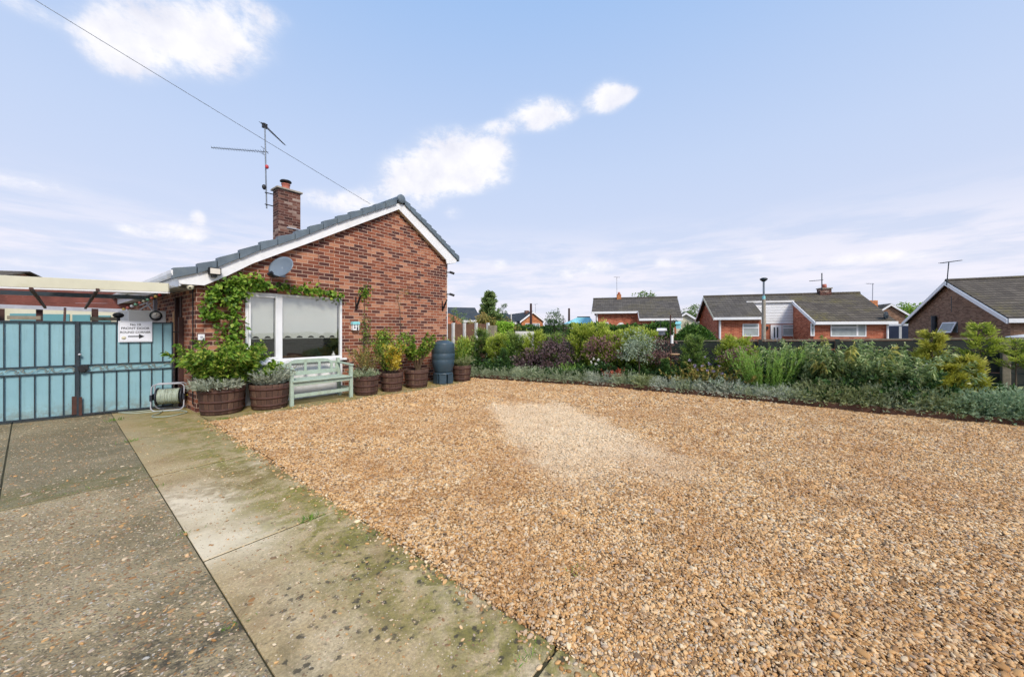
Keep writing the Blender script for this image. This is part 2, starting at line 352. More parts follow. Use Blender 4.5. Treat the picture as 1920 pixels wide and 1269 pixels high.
M['furniture'] = plain('dark_furniture', lin(30, 30, 34), .5, .1, 1, 0)
M['fence_dark'] = plain('dark_stained_board', lin(46, 52, 48), .8, .3, 3, .5, 40, dirt=lin(70, 78, 66), dirtamt=.5)
M['fence_brown'] = plain('brown_board', lin(104, 74, 58), .8, .2, 3, .3, 40)
M['kerb'] = plain('brown_stained_sleeper', lin(92, 64, 50), .8, .22, 4, .5, 50, dirt=lin(58, 52, 40), dirtamt=.5)
M['soil'] = plain('garden_soil', lin(62, 48, 38), .95, .3, 8, 1, 60)
M['earth'] = plain('earth', lin(62, 58, 34), .95, .3, 3, 1, 40)
M['bark'] = plain('bark', lin(96, 82, 68), .9, .25, 20, .6, 90)
M['bark_dark'] = plain('dark_bark', lin(66, 54, 46), .9, .25, 20, .6, 90)
M['text'] = plain('black_print', lin(24, 26, 36), .6, .02, 3, 0)
M['sign'] = plain('white_sign', lin(226, 230, 242), .4, .02, 3, 0)
M['cloth_green'] = plain('dark_green_cover', lin(34, 70, 56), .5, .15, 5, .3, 20)
M['glass'] = glass_mat('window_glass')
def sheet_mat():
    m, b, p, out = newmat('translucent_sheet'); p.inputs['Base Color'].default_value = (.8, .8, .78, 1); p.inputs['Roughness'].default_value = .5
    t = b.add('ShaderNodeBsdfTransparent'); t.inputs[0].default_value = (.9, .9, .88, 1); mx = b.add('ShaderNodeMixShader'); mx.inputs[0].default_value = .6
    b.l.new(p.outputs[0], mx.inputs[1]); b.l.new(t.outputs[0], mx.inputs[2]); b.l.new(mx.outputs[0], out.inputs[0]); return m
M['sheet'] = sheet_mat()
M['glass_far'] = plain('far_window', lin(132, 142, 146), .15, .12, 2.5, 0)
M['net'] = plain('pale_net_blind', lin(160, 168, 170), .6, .1, 5, 0)
M['road'] = plain('pale_road', lin(176, 168, 160), .9, .08, 2, .3, 60)
M['garage'] = plain('navy_garage_door', lin(52, 62, 84), .4, .08, 2, 0)
M['pink'] = plain('coloured_pink', lin(214, 120, 110), .5, .05, 5, 0)
M['yellow'] = plain('coloured_yellow', lin(230, 196, 110), .5, .05, 5, 0)
M['red'] = plain('coloured_red', lin(190, 50, 56), .5, .05, 5, 0)
M['mint'] = plain('coloured_mint', lin(140, 200, 170), .5, .05, 5, 0)
M['aqua'] = plain('aqua_paint', lin(140, 208, 216), .5, .05, 5, 0)
M['palewood'] = plain('pale_wood', lin(196, 160, 126), .8, .1, 8, .2)
M['lamp_glass'] = plain('lamp_lens', lin(216, 210, 200), .2, .05, 5, 0)

def barrel_mat():
    m, b, p, out = newmat('oak_barrel_stave'); tc = b.add('ShaderNodeTexCoord').outputs['Object']
    sp = b.add('ShaderNodeSeparateXYZ'); b.put(sp.inputs[0], tc)
    an = b.m('ARCTAN2', sp.outputs[1], sp.outputs[0]); k = b.m('MULTIPLY', an, 22/(2*math.pi))
    wn = b.add('ShaderNodeTexWhiteNoise', noise_dimensions='1D'); b.put(wn.inputs['W'], b.m('FLOOR', k))
    n = b.noise(b.mapv(tc, (9, 9, 1.5)), 4, 6, .65); t = b.m('ADD', b.m('MULTIPLY', wn.outputs[0], .5), b.m('MULTIPLY', n, .6))
    col = b.ramp(t, [(.2, lin(46, 31, 27)), (.5, lin(72, 49, 41)), (.75, lin(96, 71, 58)), (.95, lin(128, 106, 88))])
    gap = b.sst(b.m('ABSOLUTE', b.m('SUBTRACT', b.m('FRACT', k), .5)), .44, .49); col = b.mix(gap, col, lin(30, 20, 18))
    b.put(p.inputs['Base Color'], col); p.inputs['Roughness'].default_value = .85
    b.put(p.inputs['Normal'], b.bump(b.m('SUBTRACT', n, gap), .6, .01)); return m
M['barrel'] = barrel_mat()
M['hoop'] = plain('rusty_hoop', lin(78, 48, 40), .7, .25, 12, .4, 60, dirt=lin(50, 40, 38), dirtamt=.6)

# ------------------------------------------------------------------ ground materials
PEB = [lin(116, 100, 80), lin(158, 116, 66), lin(190, 146, 92), lin(208, 163, 106), lin(218, 176, 120), lin(223, 185, 134), lin(230, 202, 160), lin(208, 162, 108), lin(188, 174, 156), lin(234, 214, 178)]
def pale_mask(b, P):
    """strip of newer, paler gravel running away from the camera, ragged at its edges"""
    ax = (FW+RT*(-177/690)).normalized(); ay = Vector((ax.y, -ax.x, 0)); t0, t1 = G(912, 765).dot(ay), G(1062, 757).dot(ay); s0, s1 = G(1120, 872).dot(ax), G(985, 758).dot(ax)
    w1 = b.m('MULTIPLY', b.m('SUBTRACT', b.noise(P, 1.7, 7, .75), .5), 1.0); w2 = b.m('MULTIPLY', b.m('SUBTRACT', b.noise(P, 2.3, 7, .75), .5), 2.0)
    t = b.m('ADD', b.dot(P, tuple(ay)), w1); s = b.m('ADD', b.dot(P, tuple(ax)), w2)
    r = b.m('MULTIPLY', b.sst(t, t0-.22, t0+.22), b.sst(t, t1-.22, t1+.22, 1, 0)); return b.m('MULTIPLY', r, b.m('MULTIPLY', b.sst(s, s0-1.0, s0+.5), b.sst(s, s1-.3, s1+.4, 1, 0)))
def gravel_colour(b, rnd, P):
    n = len(PEB); col = b.ramp(rnd, [((i+.5)/n, c) for i, c in enumerate(PEB)], 'LINEAR')
    big = b.noise(P, 1.1, 5, .65, .3); col = b.mix(b.sst(big, .36, .60, .34, 0), col, lin(164, 112, 58))
    mid = b.noise(P, 4.2, 4, .65); col = b.mix(b.sst(mid, .34, .52, .38, 0), col, lin(142, 98, 52)); col = b.mix(b.sst(b.noise(P, 2.6, 4, .6), .54, .72, 0, .22), col, lin(236, 212, 172))
    return b.mix(b.m('MULTIPLY', pale_mask(b, P), .52), col, lin(238, 220, 190))
def pebble_mat():
    m, b, p, out = newmat('gravel_pebble'); oi = b.add('ShaderNodeAttribute', attribute_name='peb', attribute_type='INSTANCER').outputs['Fac']
    P = b.add('ShaderNodeNewGeometry').outputs['Position']
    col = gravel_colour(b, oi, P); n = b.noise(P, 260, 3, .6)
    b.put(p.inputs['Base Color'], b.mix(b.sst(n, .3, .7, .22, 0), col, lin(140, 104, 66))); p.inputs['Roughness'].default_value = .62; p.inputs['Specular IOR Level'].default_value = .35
    return m
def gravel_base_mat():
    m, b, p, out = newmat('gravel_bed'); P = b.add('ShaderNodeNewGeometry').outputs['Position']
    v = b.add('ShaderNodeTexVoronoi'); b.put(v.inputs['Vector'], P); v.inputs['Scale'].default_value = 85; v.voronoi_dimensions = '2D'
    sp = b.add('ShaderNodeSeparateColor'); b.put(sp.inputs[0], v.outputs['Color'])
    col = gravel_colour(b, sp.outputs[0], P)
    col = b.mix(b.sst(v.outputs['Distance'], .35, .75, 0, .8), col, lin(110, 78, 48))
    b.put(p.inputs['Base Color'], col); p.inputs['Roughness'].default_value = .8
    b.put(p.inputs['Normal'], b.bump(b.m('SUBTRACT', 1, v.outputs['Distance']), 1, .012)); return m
M['pebble'] = pebble_mat(); M['gravel_bed'] = gravel_base_mat()

def agg_mat():
    m, b, p, out = newmat('exposed_aggregate'); P = b.add('ShaderNodeNewGeometry').outputs['Position']
    wn_ = b.add('ShaderNodeTexNoise'); b.put(wn_.inputs['Vector'], P); wn_.inputs['Scale'].default_value = 28; wn_.inputs['Detail'].default_value = 4
    wv = b.add('ShaderNodeVectorMath', operation='MULTIPLY_ADD'); b.put(wv.inputs[0], wn_.outputs['Color']); wv.inputs[1].default_value = (.05, .05, 0); b.put(wv.inputs[2], P)
    def vor(sc):
        v = b.add('ShaderNodeTexVoronoi'); b.put(v.inputs['Vector'], wv.outputs[0]); v.inputs['Scale'].default_value = sc; v.voronoi_dimensions = '2D'
        s = b.add('ShaderNodeSeparateColor'); b.put(s.inputs[0], v.outputs['Color']); return v.outputs['Distance'], s.outputs[0], s.outputs[1]
    d1, r1, q1 = vor(72); d2, r2, q2 = vor(38)
    base = b.ramp(b.noise(P, 1.3, 7, .62, .3), [(.3, lin(128, 112, 78)), (.55, lin(172, 154, 118)), (.75, lin(204, 184, 148))])
    chip = b.ramp(r1, [(.0, lin(62, 56, 50)), (.3, lin(112, 98, 74)), (.6, lin(178, 158, 122)), (.85, lin(226, 206, 170)), (1, lin(240, 230, 208))])
    pat = b.mix(b.sst(b.noise(P, 7, 6, .75), .35, .65, .55, 0), chip, lin(92, 82, 66)); dv = b.m('ADD', d1, b.m('MULTIPLY', q1, .28)); col = b.mix(b.sst(dv, .25, .5, .85, 0), base, pat)
    d3, r3, q3 = vor(24); big = b.m('MULTIPLY', b.sst(d2, .16, .3, 1, 0), b.m('GREATER_THAN', q2, .70)); b3 = b.m('MULTIPLY', b.sst(d3, .14, .24, 1, 0), b.m('GREATER_THAN', q3, .84))
    col = b.mix(b.m('MULTIPLY', big, .9), col, b.ramp(r2, [(0, lin(88, 84, 86)), (.35, lin(178, 138, 104)), (.6, lin(204, 186, 160)), (1, lin(220, 214, 204))]))
    col = b.mix(b.m('MULTIPLY', b3, .85), col, b.ramp(r3, [(0, lin(106, 96, 88)), (.4, lin(196, 156, 112)), (.7, lin(214, 200, 172)), (1, lin(184, 128, 92))]))
    sp = b.add('ShaderNodeSeparateXYZ'); b.put(sp.inputs[0], P); X, Y = sp.outputs[0], sp.outputs[1]
    wear = b.sst(b.noise(P, .9, 6, .65, .5), .38, .62); col = b.mix(b.m('MULTIPLY', b.m('SUBTRACT', 1, wear), .35), col, lin(98, 86, 60))
    # algae and soot: far slab near the gate is damp and dark, moss creeps along the joints
    n1 = b.noise(P, 1.7, 8, .65, .4); n2 = b.noise(P, 4.5, 8, .7, .5)
    far = b.m('MULTIPLY', b.sst(Y, -3.22, -3.14), b.sst(n1, .25, .6, .25, .6)); col = b.mix(far, col, lin(104, 98, 72))
    jy = b.m('MULTIPLY', b.sst(b.m('ABSOLUTE', b.m('ADD', Y, 2.95)), .05, .5, 1, 0), b.sst(n2, .35, .6)); col = b.mix(b.m('MULTIPLY', jy, .55), col, lin(98, 98, 36))
    jx = b.m('MULTIPLY', b.sst(X, -1.55, -1.1), b.sst(n2, .45, .62)); col = b.mix(b.m('MULTIPLY', jx, .45), col, lin(84, 82, 52))
    soot = b.m('MULTIPLY', b.m('MULTIPLY', b.sst(Y, -5.0, -6.1), b.sst(n2, .40, .60)), b.sst(b.noise(P, 22, 6, .75), .4, .55)); soot = b.m('MULTIPLY', soot, b.m('SUBTRACT', 1, b.m('MULTIPLY', b.m('MAXIMUM', big, b3), .85))); col = b.mix(b.m('MULTIPLY', soot, .85), col, lin(54, 48, 38))
    b.put(p.inputs['Base Color'], col); p.inputs['Roughness'].default_value = .85
    hgt = b.m('ADD', b.m('SUBTRACT', 1, d1), b.m('MULTIPLY', big, .8)); b.put(p.inputs['Normal'], b.bump(hgt, .9, .006)); return m
M['agg'] = agg_mat()
def slab_mat():
    m, b, p, out = newmat('stained_concrete'); P = b.add('ShaderNodeNewGeometry').outputs['Position']
    sp = b.add('ShaderNodeSeparateXYZ'); b.put(sp.inputs[0], P); X, Y = sp.outputs[0], sp.outputs[1]
    f = b.noise(P, 70, 5, .75); n1 = b.noise(P, 1.6, 7, .6, .4); n2 = b.noise(P, 5, 8, .7, .4); n3 = b.noise(P, 30, 6, .68, .2)
    col = b.ramp(n1, [(.3, lin(168, 142, 94)), (.5, lin(200, 174, 128)), (.7, lin(222, 202, 166))])
    col = b.mix(b.sst(f, .35, .7, .55, 0), col, lin(104, 90, 64)); fine = b.noise(P, 190, 3, .7); col = b.mix(b.sst(fine, .52, .7, 0, .5), col, lin(214, 200, 176))
    lite = b.m('MULTIPLY', b.m('MULTIPLY', b.sst(b.m('ABSOLUTE', b.m('ADD', Y, 4.5)), .5, 1.1, 1, 0), b.sst(X, -.45, -.85)), b.sst(n1, .3, .6, .5, 1)); col = b.mix(b.m('MULTIPLY', lite, .7), col, lin(232, 218, 190))
    right = b.sst(X, -.95, -.45)
    moss = b.m('MULTIPLY', b.m('ADD', b.m('MULTIPLY', right, .85), .10), b.sst(n2, .36, .60)); col = b.mix(b.m('MULTIPLY', moss, .88), col, b.mix(b.sst(n3, .35, .65), lin(88, 88, 20), lin(138, 132, 40)))
    farg = b.m('MULTIPLY', b.sst(Y, -3.6, -1.8), b.sst(n1, .3, .65)); col = b.mix(b.m('MULTIPLY', farg, .6), col, lin(134, 124, 84))
    brn = b.m('MULTIPLY', b.sst(b.m('ABSOLUTE', b.m('ADD', Y, 3.9)), .1, .7, 1, 0), b.sst(n2, .4, .65)); col = b.mix(b.m('MULTIPLY', brn, .6), col, lin(122, 94, 66)); brn2 = b.sst(b.noise(P, 2.4, 7, .7, .8), .52, .68); col = b.mix(b.m('MULTIPLY', brn2, .35), col, lin(112, 84, 52))
    near = b.sst(Y, -5.1, -6.0); vs = b.add('ShaderNodeTexVoronoi'); b.put(vs.inputs['Vector'], P); vs.inputs['Scale'].default_value = 20; vs.voronoi_dimensions = '2D'; vc = b.add('ShaderNodeSeparateColor'); b.put(vc.inputs[0], vs.outputs['Color']); dd_ = b.m('ADD', b.m('ADD', vs.outputs['Distance'], b.m('MULTIPLY', vc.outputs[1], .16)), b.m('MULTIPLY', b.m('SUBTRACT', n3, .56), 1.5)); spots = b.m('MULTIPLY', b.m('MULTIPLY', near, b.sst(dd_, .16, .30, 1, 0)), b.m('MULTIPLY', b.m('GREATER_THAN', vc.outputs[0], .5), b.sst(n2, .42, .56, .15, 1))); col = b.mix(b.m('MULTIPLY', spots, .85), col, lin(52, 47, 42))
    near2 = b.m('MULTIPLY', near, b.sst(n2, .45, .7)); col = b.mix(b.m('MULTIPLY', near2, .5), col, lin(92, 82, 56))
    v = b.add('ShaderNodeTexVoronoi'); b.put(v.inputs['Vector'], P); v.inputs['Scale'].default_value = 55; v.voronoi_dimensions = '2D'
    s = b.add('ShaderNodeSeparateColor'); b.put(s.inputs[0], v.outputs['Color']); st = b.m('MULTIPLY', b.sst(v.outputs['Distance'], .12, .22, 1, 0), b.m('GREATER_THAN', s.outputs[1], .74))
    col = b.mix(b.m('MULTIPLY', st, .8), col, b.ramp(s.outputs[0], [(0, lin(90, 80, 70)), (.5, lin(196, 160, 124)), (1, lin(216, 208, 192))]))
    b.put(p.inputs['Base Color'], col); p.inputs['Roughness'].default_value = .85
    b.put(p.inputs['Normal'], b.bump(b.m('ADD', f, b.m('MULTIPLY', n3, .8)), .6, .005)); return m
M['slab'] = slab_mat()
def grassy(name, c1, c2):
    return plain(name, tuple((a+b_)/2 for a, b_ in zip(c1, c2)), .95, .3, 5, .8, 90)
M['lawn'] = grassy('rough_ground', lin(104, 100, 84), lin(128, 124, 104))

# ------------------------------------------------------------------ leaf-mass generator
def npmesh(name, V, T, mat, parent, rnd=None, smooth=False):
    """V (n,3) world coords, T (m,3) triangles, rnd per face"""
    if parent is not None:
        V = V - np.array(parent.location, dtype=float)
        if parent.parent: V = V - np.array(parent.parent.location, dtype=float)
    me = bpy.data.meshes.new(name); me.vertices.add(len(V)); me.vertices.foreach_set('co', V.astype(np.float32).ravel())
    me.loops.add(len(T)*3); me.loops.foreach_set('vertex_index', T.astype(np.int32).ravel())
    me.polygons.add(len(T)); me.polygons.foreach_set('loop_start', np.arange(0, len(T)*3, 3, dtype=np.int32))
    try: me.polygons.foreach_set('loop_total', np.full(len(T), 3, dtype=np.int32))
    except Exception: pass
    me.update(calc_edges=True)
    if rnd is not None:
        a = me.attributes.new('rnd', 'FLOAT', 'FACE'); a.data.foreach_set('value', rnd.astype(np.float32))
    me.materials.append(mat); me.validate()
    return link_mesh(name, me, parent)
def unit(a): return a/np.maximum(np.linalg.norm(a, axis=1, keepdims=True), 1e-9)
def leaves(name, P, Dr, S, wr, mat, parent, rng, rnd=None, fold=.18, droop=.0):
    """one folded, pointed leaf per row"""
    n = len(P); Dr = unit(Dr); side = unit(np.cross(Dr, rng.normal(size=(n, 3)))); up = np.cross(side, Dr)
    S = S[:, None]; tip = P + Dr*S; tip[:, 2] -= droop*S[:, 0]; mid = P + Dr*S*.45
    a = mid + side*S*wr/2 + up*S*fold*wr; c = mid - side*S*wr/2 + up*S*fold*wr
    V = np.concatenate([P, a, tip, c]); i = np.arange(n)
    T = np.concatenate([np.stack([i, i+n, i+2*n], 1), np.stack([i, i+2*n, i+3*n], 1)])
    if rnd is None: rnd = rng.random(n)
    return npmesh(name, V, T, mat, parent, np.concatenate([rnd, rnd]))
def stem_cloud(rng, base, ns, br, hgt, spread, nl, arch=.0, start=.25, ang=.7, lmin=.6, wob=.04, elong=(1, 1)):
    """ns stems rising from a disc, nl leaf seats on each; returns seats, directions, t, stem paths"""
    ph = rng.random(ns)*2*np.pi; r0 = np.sqrt(rng.random(ns))*br; tl = spread*np.sqrt(rng.random(ns)); L = hgt*(lmin+(1-lmin)*rng.random(ns))
    b0 = np.stack([base[0]+np.cos(ph)*r0*elong[0], base[1]+np.sin(ph)*r0*elong[1], np.full(ns, base[2])], 1)
    ph2 = ph + rng.normal(size=ns)*.5; o = np.stack([np.cos(ph2)*elong[0], np.sin(ph2)*elong[1], np.zeros(ns)], 1)
    d = o*np.sin(tl)[:, None]; d[:, 2] = np.cos(tl); K = 7; ts = np.linspace(0, 1, K)
    paths = b0[:, None, :] + d[:, None, :]*(L[:, None]*ts)[:, :, None] + o[:, None, :]*(arch*L[:, None]*ts**2)[:, :, None]
    paths[:, :, 2] -= arch*.55*L[:, None]*ts**2.5
    w = rng.normal(size=(ns, K, 3))*wob*L[:, None, None]; w[:, 0] = 0; paths += np.cumsum(w, 1)*.5
    t = start + (1-start)*rng.random((ns, nl))**.8; s = t*(K-1); i = np.minimum(s.astype(int), K-2); f = (s-i)[:, :, None]; k = np.arange(ns)[:, None]
    A, B = paths[k, i], paths[k, i+1]; P = A*(1-f)+B*f; tan = unit((B-A).reshape(-1, 3)); P = P.reshape(-1, 3)
    rd = unit(np.cross(tan, rng.normal(size=tan.shape))); a = ang*(.6+.8*rng.random(len(P)))[:, None]
    return P, tan*np.cos(a)+rd*np.sin(a), t.ravel(), paths
def stems_mesh(name, paths, r, mat, parent, every=1):
    mb = MB()
    for p in paths[::every]:
        n = len(p); mb.tube([tuple(q) for q in p], [r*(1-.75*i/(n-1)) for i in range(n)], 5, cap=False)
    return mb.build(name, mat, parent)
def shrub(name, base, label, mat, rng, ns=60, br=.15, hgt=1.0, spread=.9, nl=60, ll=.06, lw=.45, arch=.1, start=.25, ang=.8, stem_r=.008, stem_mat='bark_dark', every=2,
          cat='shrub', group=None, tip=.0, lmin=.55, elong=(1, 1), part='foliage', droop=.0, parent=None, wob=.04):
    root = parent or empty(name, tuple(base), 0, label, cat, group)
    P, Dr, t, paths = stem_cloud(rng, base, ns, br, hgt, spread, nl, arch, start, ang, lmin, wob, elong)
    S = ll*(.55+.8*rng.random(len(P))); rnd = np.clip(rng.random(len(P))*(1-tip) + tip*(t*.8+.2*rng.random(len(P))), 0, 1)
    leaves(part, P, Dr, S, lw, M[mat], root, rng, rnd, droop=droop)
    if stem_r: stems_mesh('stem', paths, stem_r, M[stem_mat], root, every)
    return root
def conifer(name, base, label, mat, rng, hgt=1.5, rad=.5, nb=70, ns=26, ll=.06, lw=.22, cat='conifer', group=None, lean=(0, 0), up=.55, tr=.018, bare=.1, top=.06, every=1):
    """young conifer: leading shoot, rising side branches, feathery sprays"""
    root = empty(name, tuple(base), 0, label, cat, group); base = np.array(base, float)
    tp = [base+np.array([lean[0]*t*hgt, lean[1]*t*hgt, hgt*t]) for t in np.linspace(0, 1, 8)]
    MB().tube([tuple(p) for p in tp], [tr*(1-.8*i/7) for i in range(8)], 6).build('trunk', M['bark'], root)
    Ps, Ds, Rn = [], [], []; bm_ = MB()
    for i in range(nb):
        h = bare+(1-bare)*(i+rng.random())/nb; ph = rng.random()*2*math.pi; L = rad*(top+(1-top)*(1-h)**.75)*(.65+.5*rng.random())
        o = np.array([math.cos(ph), math.sin(ph), 0]); p0 = base+np.array([lean[0]*h*hgt, lean[1]*h*hgt, h*hgt])
        ts = np.linspace(0, 1, 6); path = p0+o*(L*ts)[:, None]*(1-.2*up)+np.array([0, 0, 1])*(L*up*(ts**1.5))[:, None]+rng.normal(size=(6, 3))*.02*L
        if i % every == 0: bm_.tube([tuple(q) for q in path], [tr*.3*(1-.7*k/5) for k in range(6)], 4, cap=False)
        n = int(ns*(.5+L/rad)); t = rng.random(n)**.7; s = t*5; k = np.minimum(s.astype(int), 4); f = (s-k)[:, None]
        P = path[k]*(1-f)+path[k+1]*f; tan = unit(path[k+1]-path[k]); m = 6
        for j in range(m):     # each seat carries a small flat spray
            sd_ = unit(np.cross(tan, np.array([0, 0, 1])[None])+rng.normal(size=(n, 3))*.4)*(1 if j % 2 else -1)
            off = (j//2)*ll*.45; dd = unit(tan*.8+sd_*.7+np.array([0, 0, .25])+rng.normal(size=(n, 3))*.15)
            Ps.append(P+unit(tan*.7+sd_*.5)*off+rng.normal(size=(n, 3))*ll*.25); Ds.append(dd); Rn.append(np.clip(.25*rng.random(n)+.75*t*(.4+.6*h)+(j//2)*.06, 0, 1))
    P = np.concatenate(Ps); Dn = np.concatenate(Ds); R = np.concatenate(Rn)
    leaves('foliage', P, Dn, ll*(.6+.7*rng.random(len(P))), lw, M[mat], root, rng, R)
    bm_.build('branch', M['bark'], root); return root
def crown_points(rng, c, rad, nclump, nper, cr, shell=.35):
    """leaf clumps spread through an uneven crown"""
    v = unit(rng.normal(size=(nclump, 3))); r = (shell+(1-shell)*rng.random(nclump))**.6; v[:, 2] *= np.where(v[:, 2] < 0, .8, 1)
    cc = v*r[:, None]*np.array(rad)*(.8+.35*rng.random((nclump, 1)))+np.array(c)
    k = np.repeat(np.arange(nclump), nper); u = unit(rng.normal(size=(len(k), 3))); rr = cr*(.5+.8*rng.random(nclump))[k]*rng.random(len(k))**.4
    P = cc[k]+u*rr[:, None]*np.array([1, 1, .75]); return P, unit(u+np.array([0, 0, -.1])+rng.normal(size=u.shape)*.5), np.clip(.35*rng.random(len(k))+.4*rng.random(nclump)[k]+.2*(u[:, 2]+1)/2+.1, 0, 1), cc
def tree(name, base, label, mat, rng, hgt, rad, trunk=.4, ncl=60, nper=60, cr=.35, ll=.16, lw=.6, cat='tree', group=None, tr=.12):
    root = empty(name, tuple(base), 0, label, cat, group); base = np.array(base, float)
    cz = hgt*trunk+(hgt*(1-trunk))/2; P, Dn, R, cc = crown_points(rng, base+np.array([0, 0, cz]), (rad, rad, hgt*(1-trunk)/2), ncl, nper, cr)
    leaves('crown', P, Dn, ll*(.6+.8*rng.random(len(P))), lw, M[mat], root, rng, R)
    mb = MB().tube([tuple(base), tuple(base+[.03, 0, hgt*.4]), tuple(base+[0, .04, hgt*.8])], [tr, tr*.7, tr*.2], 8)
    for q in cc[::4]: mb.tube([tuple(base+[0, 0, min(q[2]-base[2], hgt*.8)*.75]), tuple(q)], [tr*.3, tr*.06], 5, cap=False)
    mb.build('trunk', M['bark_dark'], root); return root

M['lav'] = leaf_mat('lavender_leaf', [lin(112, 130, 94), lin(146, 162, 124), lin(174, 186, 152), lin(196, 204, 176)], .7, .2)
M['lav_pale'] = leaf_mat('silver_lavender_leaf', [lin(130, 140, 122), lin(164, 172, 154), lin(188, 196, 178), lin(206, 212, 198)], .7, .2)
M['lav_olive'] = leaf_mat('olive_lavender_leaf', [lin(102, 114, 68), lin(134, 146, 92), lin(156, 166, 116), lin(170, 178, 146)], .7, .2)
M['lav_deep'] = leaf_mat('green_lavender_leaf', [lin(88, 114, 82), lin(120, 148, 112), lin(150, 174, 138), lin(176, 194, 160)], .7, .2)
M['vine'] = leaf_mat('vine_leaf', [lin(58, 92, 30), lin(96, 136, 44), lin(134, 170, 62), lin(176, 198, 88)], .5, .35)
M['bush_green'] = leaf_mat('fresh_green_leaf', [lin(66, 98, 34), lin(104, 144, 50), lin(142, 176, 66), lin(190, 196, 96)], .45, .35)
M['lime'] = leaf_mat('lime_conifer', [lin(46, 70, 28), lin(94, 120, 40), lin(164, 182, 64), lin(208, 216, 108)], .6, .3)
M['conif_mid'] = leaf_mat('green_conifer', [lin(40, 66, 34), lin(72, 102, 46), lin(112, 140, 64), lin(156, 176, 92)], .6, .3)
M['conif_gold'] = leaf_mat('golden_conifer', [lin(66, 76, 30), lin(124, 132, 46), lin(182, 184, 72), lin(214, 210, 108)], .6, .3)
M['purple'] = leaf_mat('purple_leaf', [lin(64, 50, 56), lin(88, 70, 74), lin(112, 92, 94), lin(134, 112, 110)], .6, .2)
M['redpurple'] = leaf_mat('plum_leaf', [lin(84, 60, 60), lin(116, 84, 82), lin(142, 110, 104), lin(160, 132, 122)], .6, .25)
M['silver'] = leaf_mat('silver_green_leaf', [lin(88, 106, 84), lin(126, 144, 118), lin(160, 176, 150), lin(190, 200, 176)], .7, .25)
M['rosemary'] = leaf_mat('rosemary_leaf', [lin(92, 134, 52), lin(128, 170, 74), lin(158, 194, 96), lin(184, 210, 122)], .6, .3)
M['budd'] = leaf_mat('grey_green_leaf', [lin(42, 68, 38), lin(92, 122, 70), lin(156, 178, 116), lin(210, 216, 166)], .6, .3)
M['budd_yellow'] = leaf_mat('yellowing_leaf', [lin(132, 150, 84), lin(176, 186, 108), lin(208, 206, 122), lin(224, 214, 136)], .6, .3)
M['deepgreen'] = leaf_mat('deep_green_leaf', [lin(28, 52, 28), lin(48, 80, 40), lin(72, 106, 52), lin(100, 132, 68)], .5, .25)
M['hedge'] = leaf_mat('clipped_hedge_leaf', [lin(36, 66, 26), lin(60, 96, 36), lin(84, 122, 46), lin(112, 146, 62)], .55, .25)
M['limehedge'] = leaf_mat('bright_lime_leaf', [lin(110, 160, 40), lin(148, 194, 58), lin(176, 212, 84), lin(196, 224, 110)], .55, .3)
M['gold'] = leaf_mat('golden_leaf', [lin(180, 160, 40), lin(214, 192, 60), lin(228, 208, 90), lin(236, 222, 130)], .5, .3)
M['redleaf'] = leaf_mat('red_leaf', [lin(150, 60, 48), lin(186, 84, 66), lin(206, 110, 86), lin(222, 150, 120)], .5, .3)
M['whitefl'] = leaf_mat('white_petal', [lin(214, 214, 204), lin(232, 230, 222), lin(240, 240, 232)], .6, .3)
M['lilac'] = leaf_mat('lilac_petal', [lin(140, 128, 160), lin(164, 152, 186), lin(190, 180, 204)], .6, .3)
M['autumn'] = leaf_mat('autumn_leaf', [lin(92, 108, 52), lin(128, 132, 64), lin(160, 148, 80), lin(176, 150, 92)], .6, .3)
M['birch'] = leaf_mat('pale_tree_leaf', [lin(74, 100, 62), lin(104, 132, 78), lin(134, 158, 98), lin(160, 176, 118)], .6, .3)
M['grass'] = leaf_mat('grass_blade', [lin(70, 110, 34), lin(104, 146, 50), lin(138, 170, 70)], .6, .3)
M['stalk'] = leaf_mat('dry_stalk', [lin(110, 92, 72), lin(140, 118, 94), lin(160, 140, 116)], .8, .1)

# ================================================================== GROUND
gm = MB(); gm.face([(-400, -400, -.06), (400, -400, -.06), (400, 400, -.06), (-400, 400, -.06)])
tag(gm.build('ground', M['lawn']), kind='structure')
def xl(y): return -.895+.033*(y-.54)
def xr(y): return -.045+.042*(y+.66)
mb = MB(); ys = [1.6, -1.35, -3.2, -5.21, -7.2, -9.2, -11.2]
for y1, y0 in zip(ys[:-1], ys[1:]):
    a, c = y0+(.016 if y0 > -4 else .010), y1-(.016 if y1 > -4 else .010)
    mb.prism([(xl(a)+.002, a, -.05), (xr(a), a, -.05), (xr(c), c, -.05), (xl(c)+.002, c, -.05)], (0, 0, .05))
tag(mb.build('path', M['slab'], bevel=.004), kind='structure')
mb = MB()
for (xa, xb) in ((-1.86, None), (-4.6, -1.872)):
    for (ya, yb) in ((-3.166, 3.5), (-7.2, -3.192), (-11, -7.214)):
        f = (lambda y: xl(y)-.005) if xb is None else (lambda y: xb)
        mb.prism([(xa, ya, -.05), (f(ya), ya, -.05), (f(yb), yb, -.05), (xa, yb, -.05)], (0, 0, .05))
tag(mb.build('driveway', M['agg'], bevel=.004), kind='structure')
mb = MB(); mb.prism([(-.02, -1.02, -.05), (1.2, -1.02, -.05), (2.4, -1.08, -.05), (3.3, -1.2, -.05), (5.65, -.95, -.05), (6.08, -.6, -.05), (6.0, 9, -.05), (-.02, 9, -.05)], (0, 0, .046))
tag(mb.build('pavement', M['slab']), kind='structure')
mb = MB(); mb.face([(-5, -11.5, -.007), (xr(-11.5)-.02, -11.5, -.007), (xr(3.5)-.25, 3.5, -.007), (-5, 3.5, -.007)]); tag(mb.build('soil_bed', M['earth']), kind='structure')

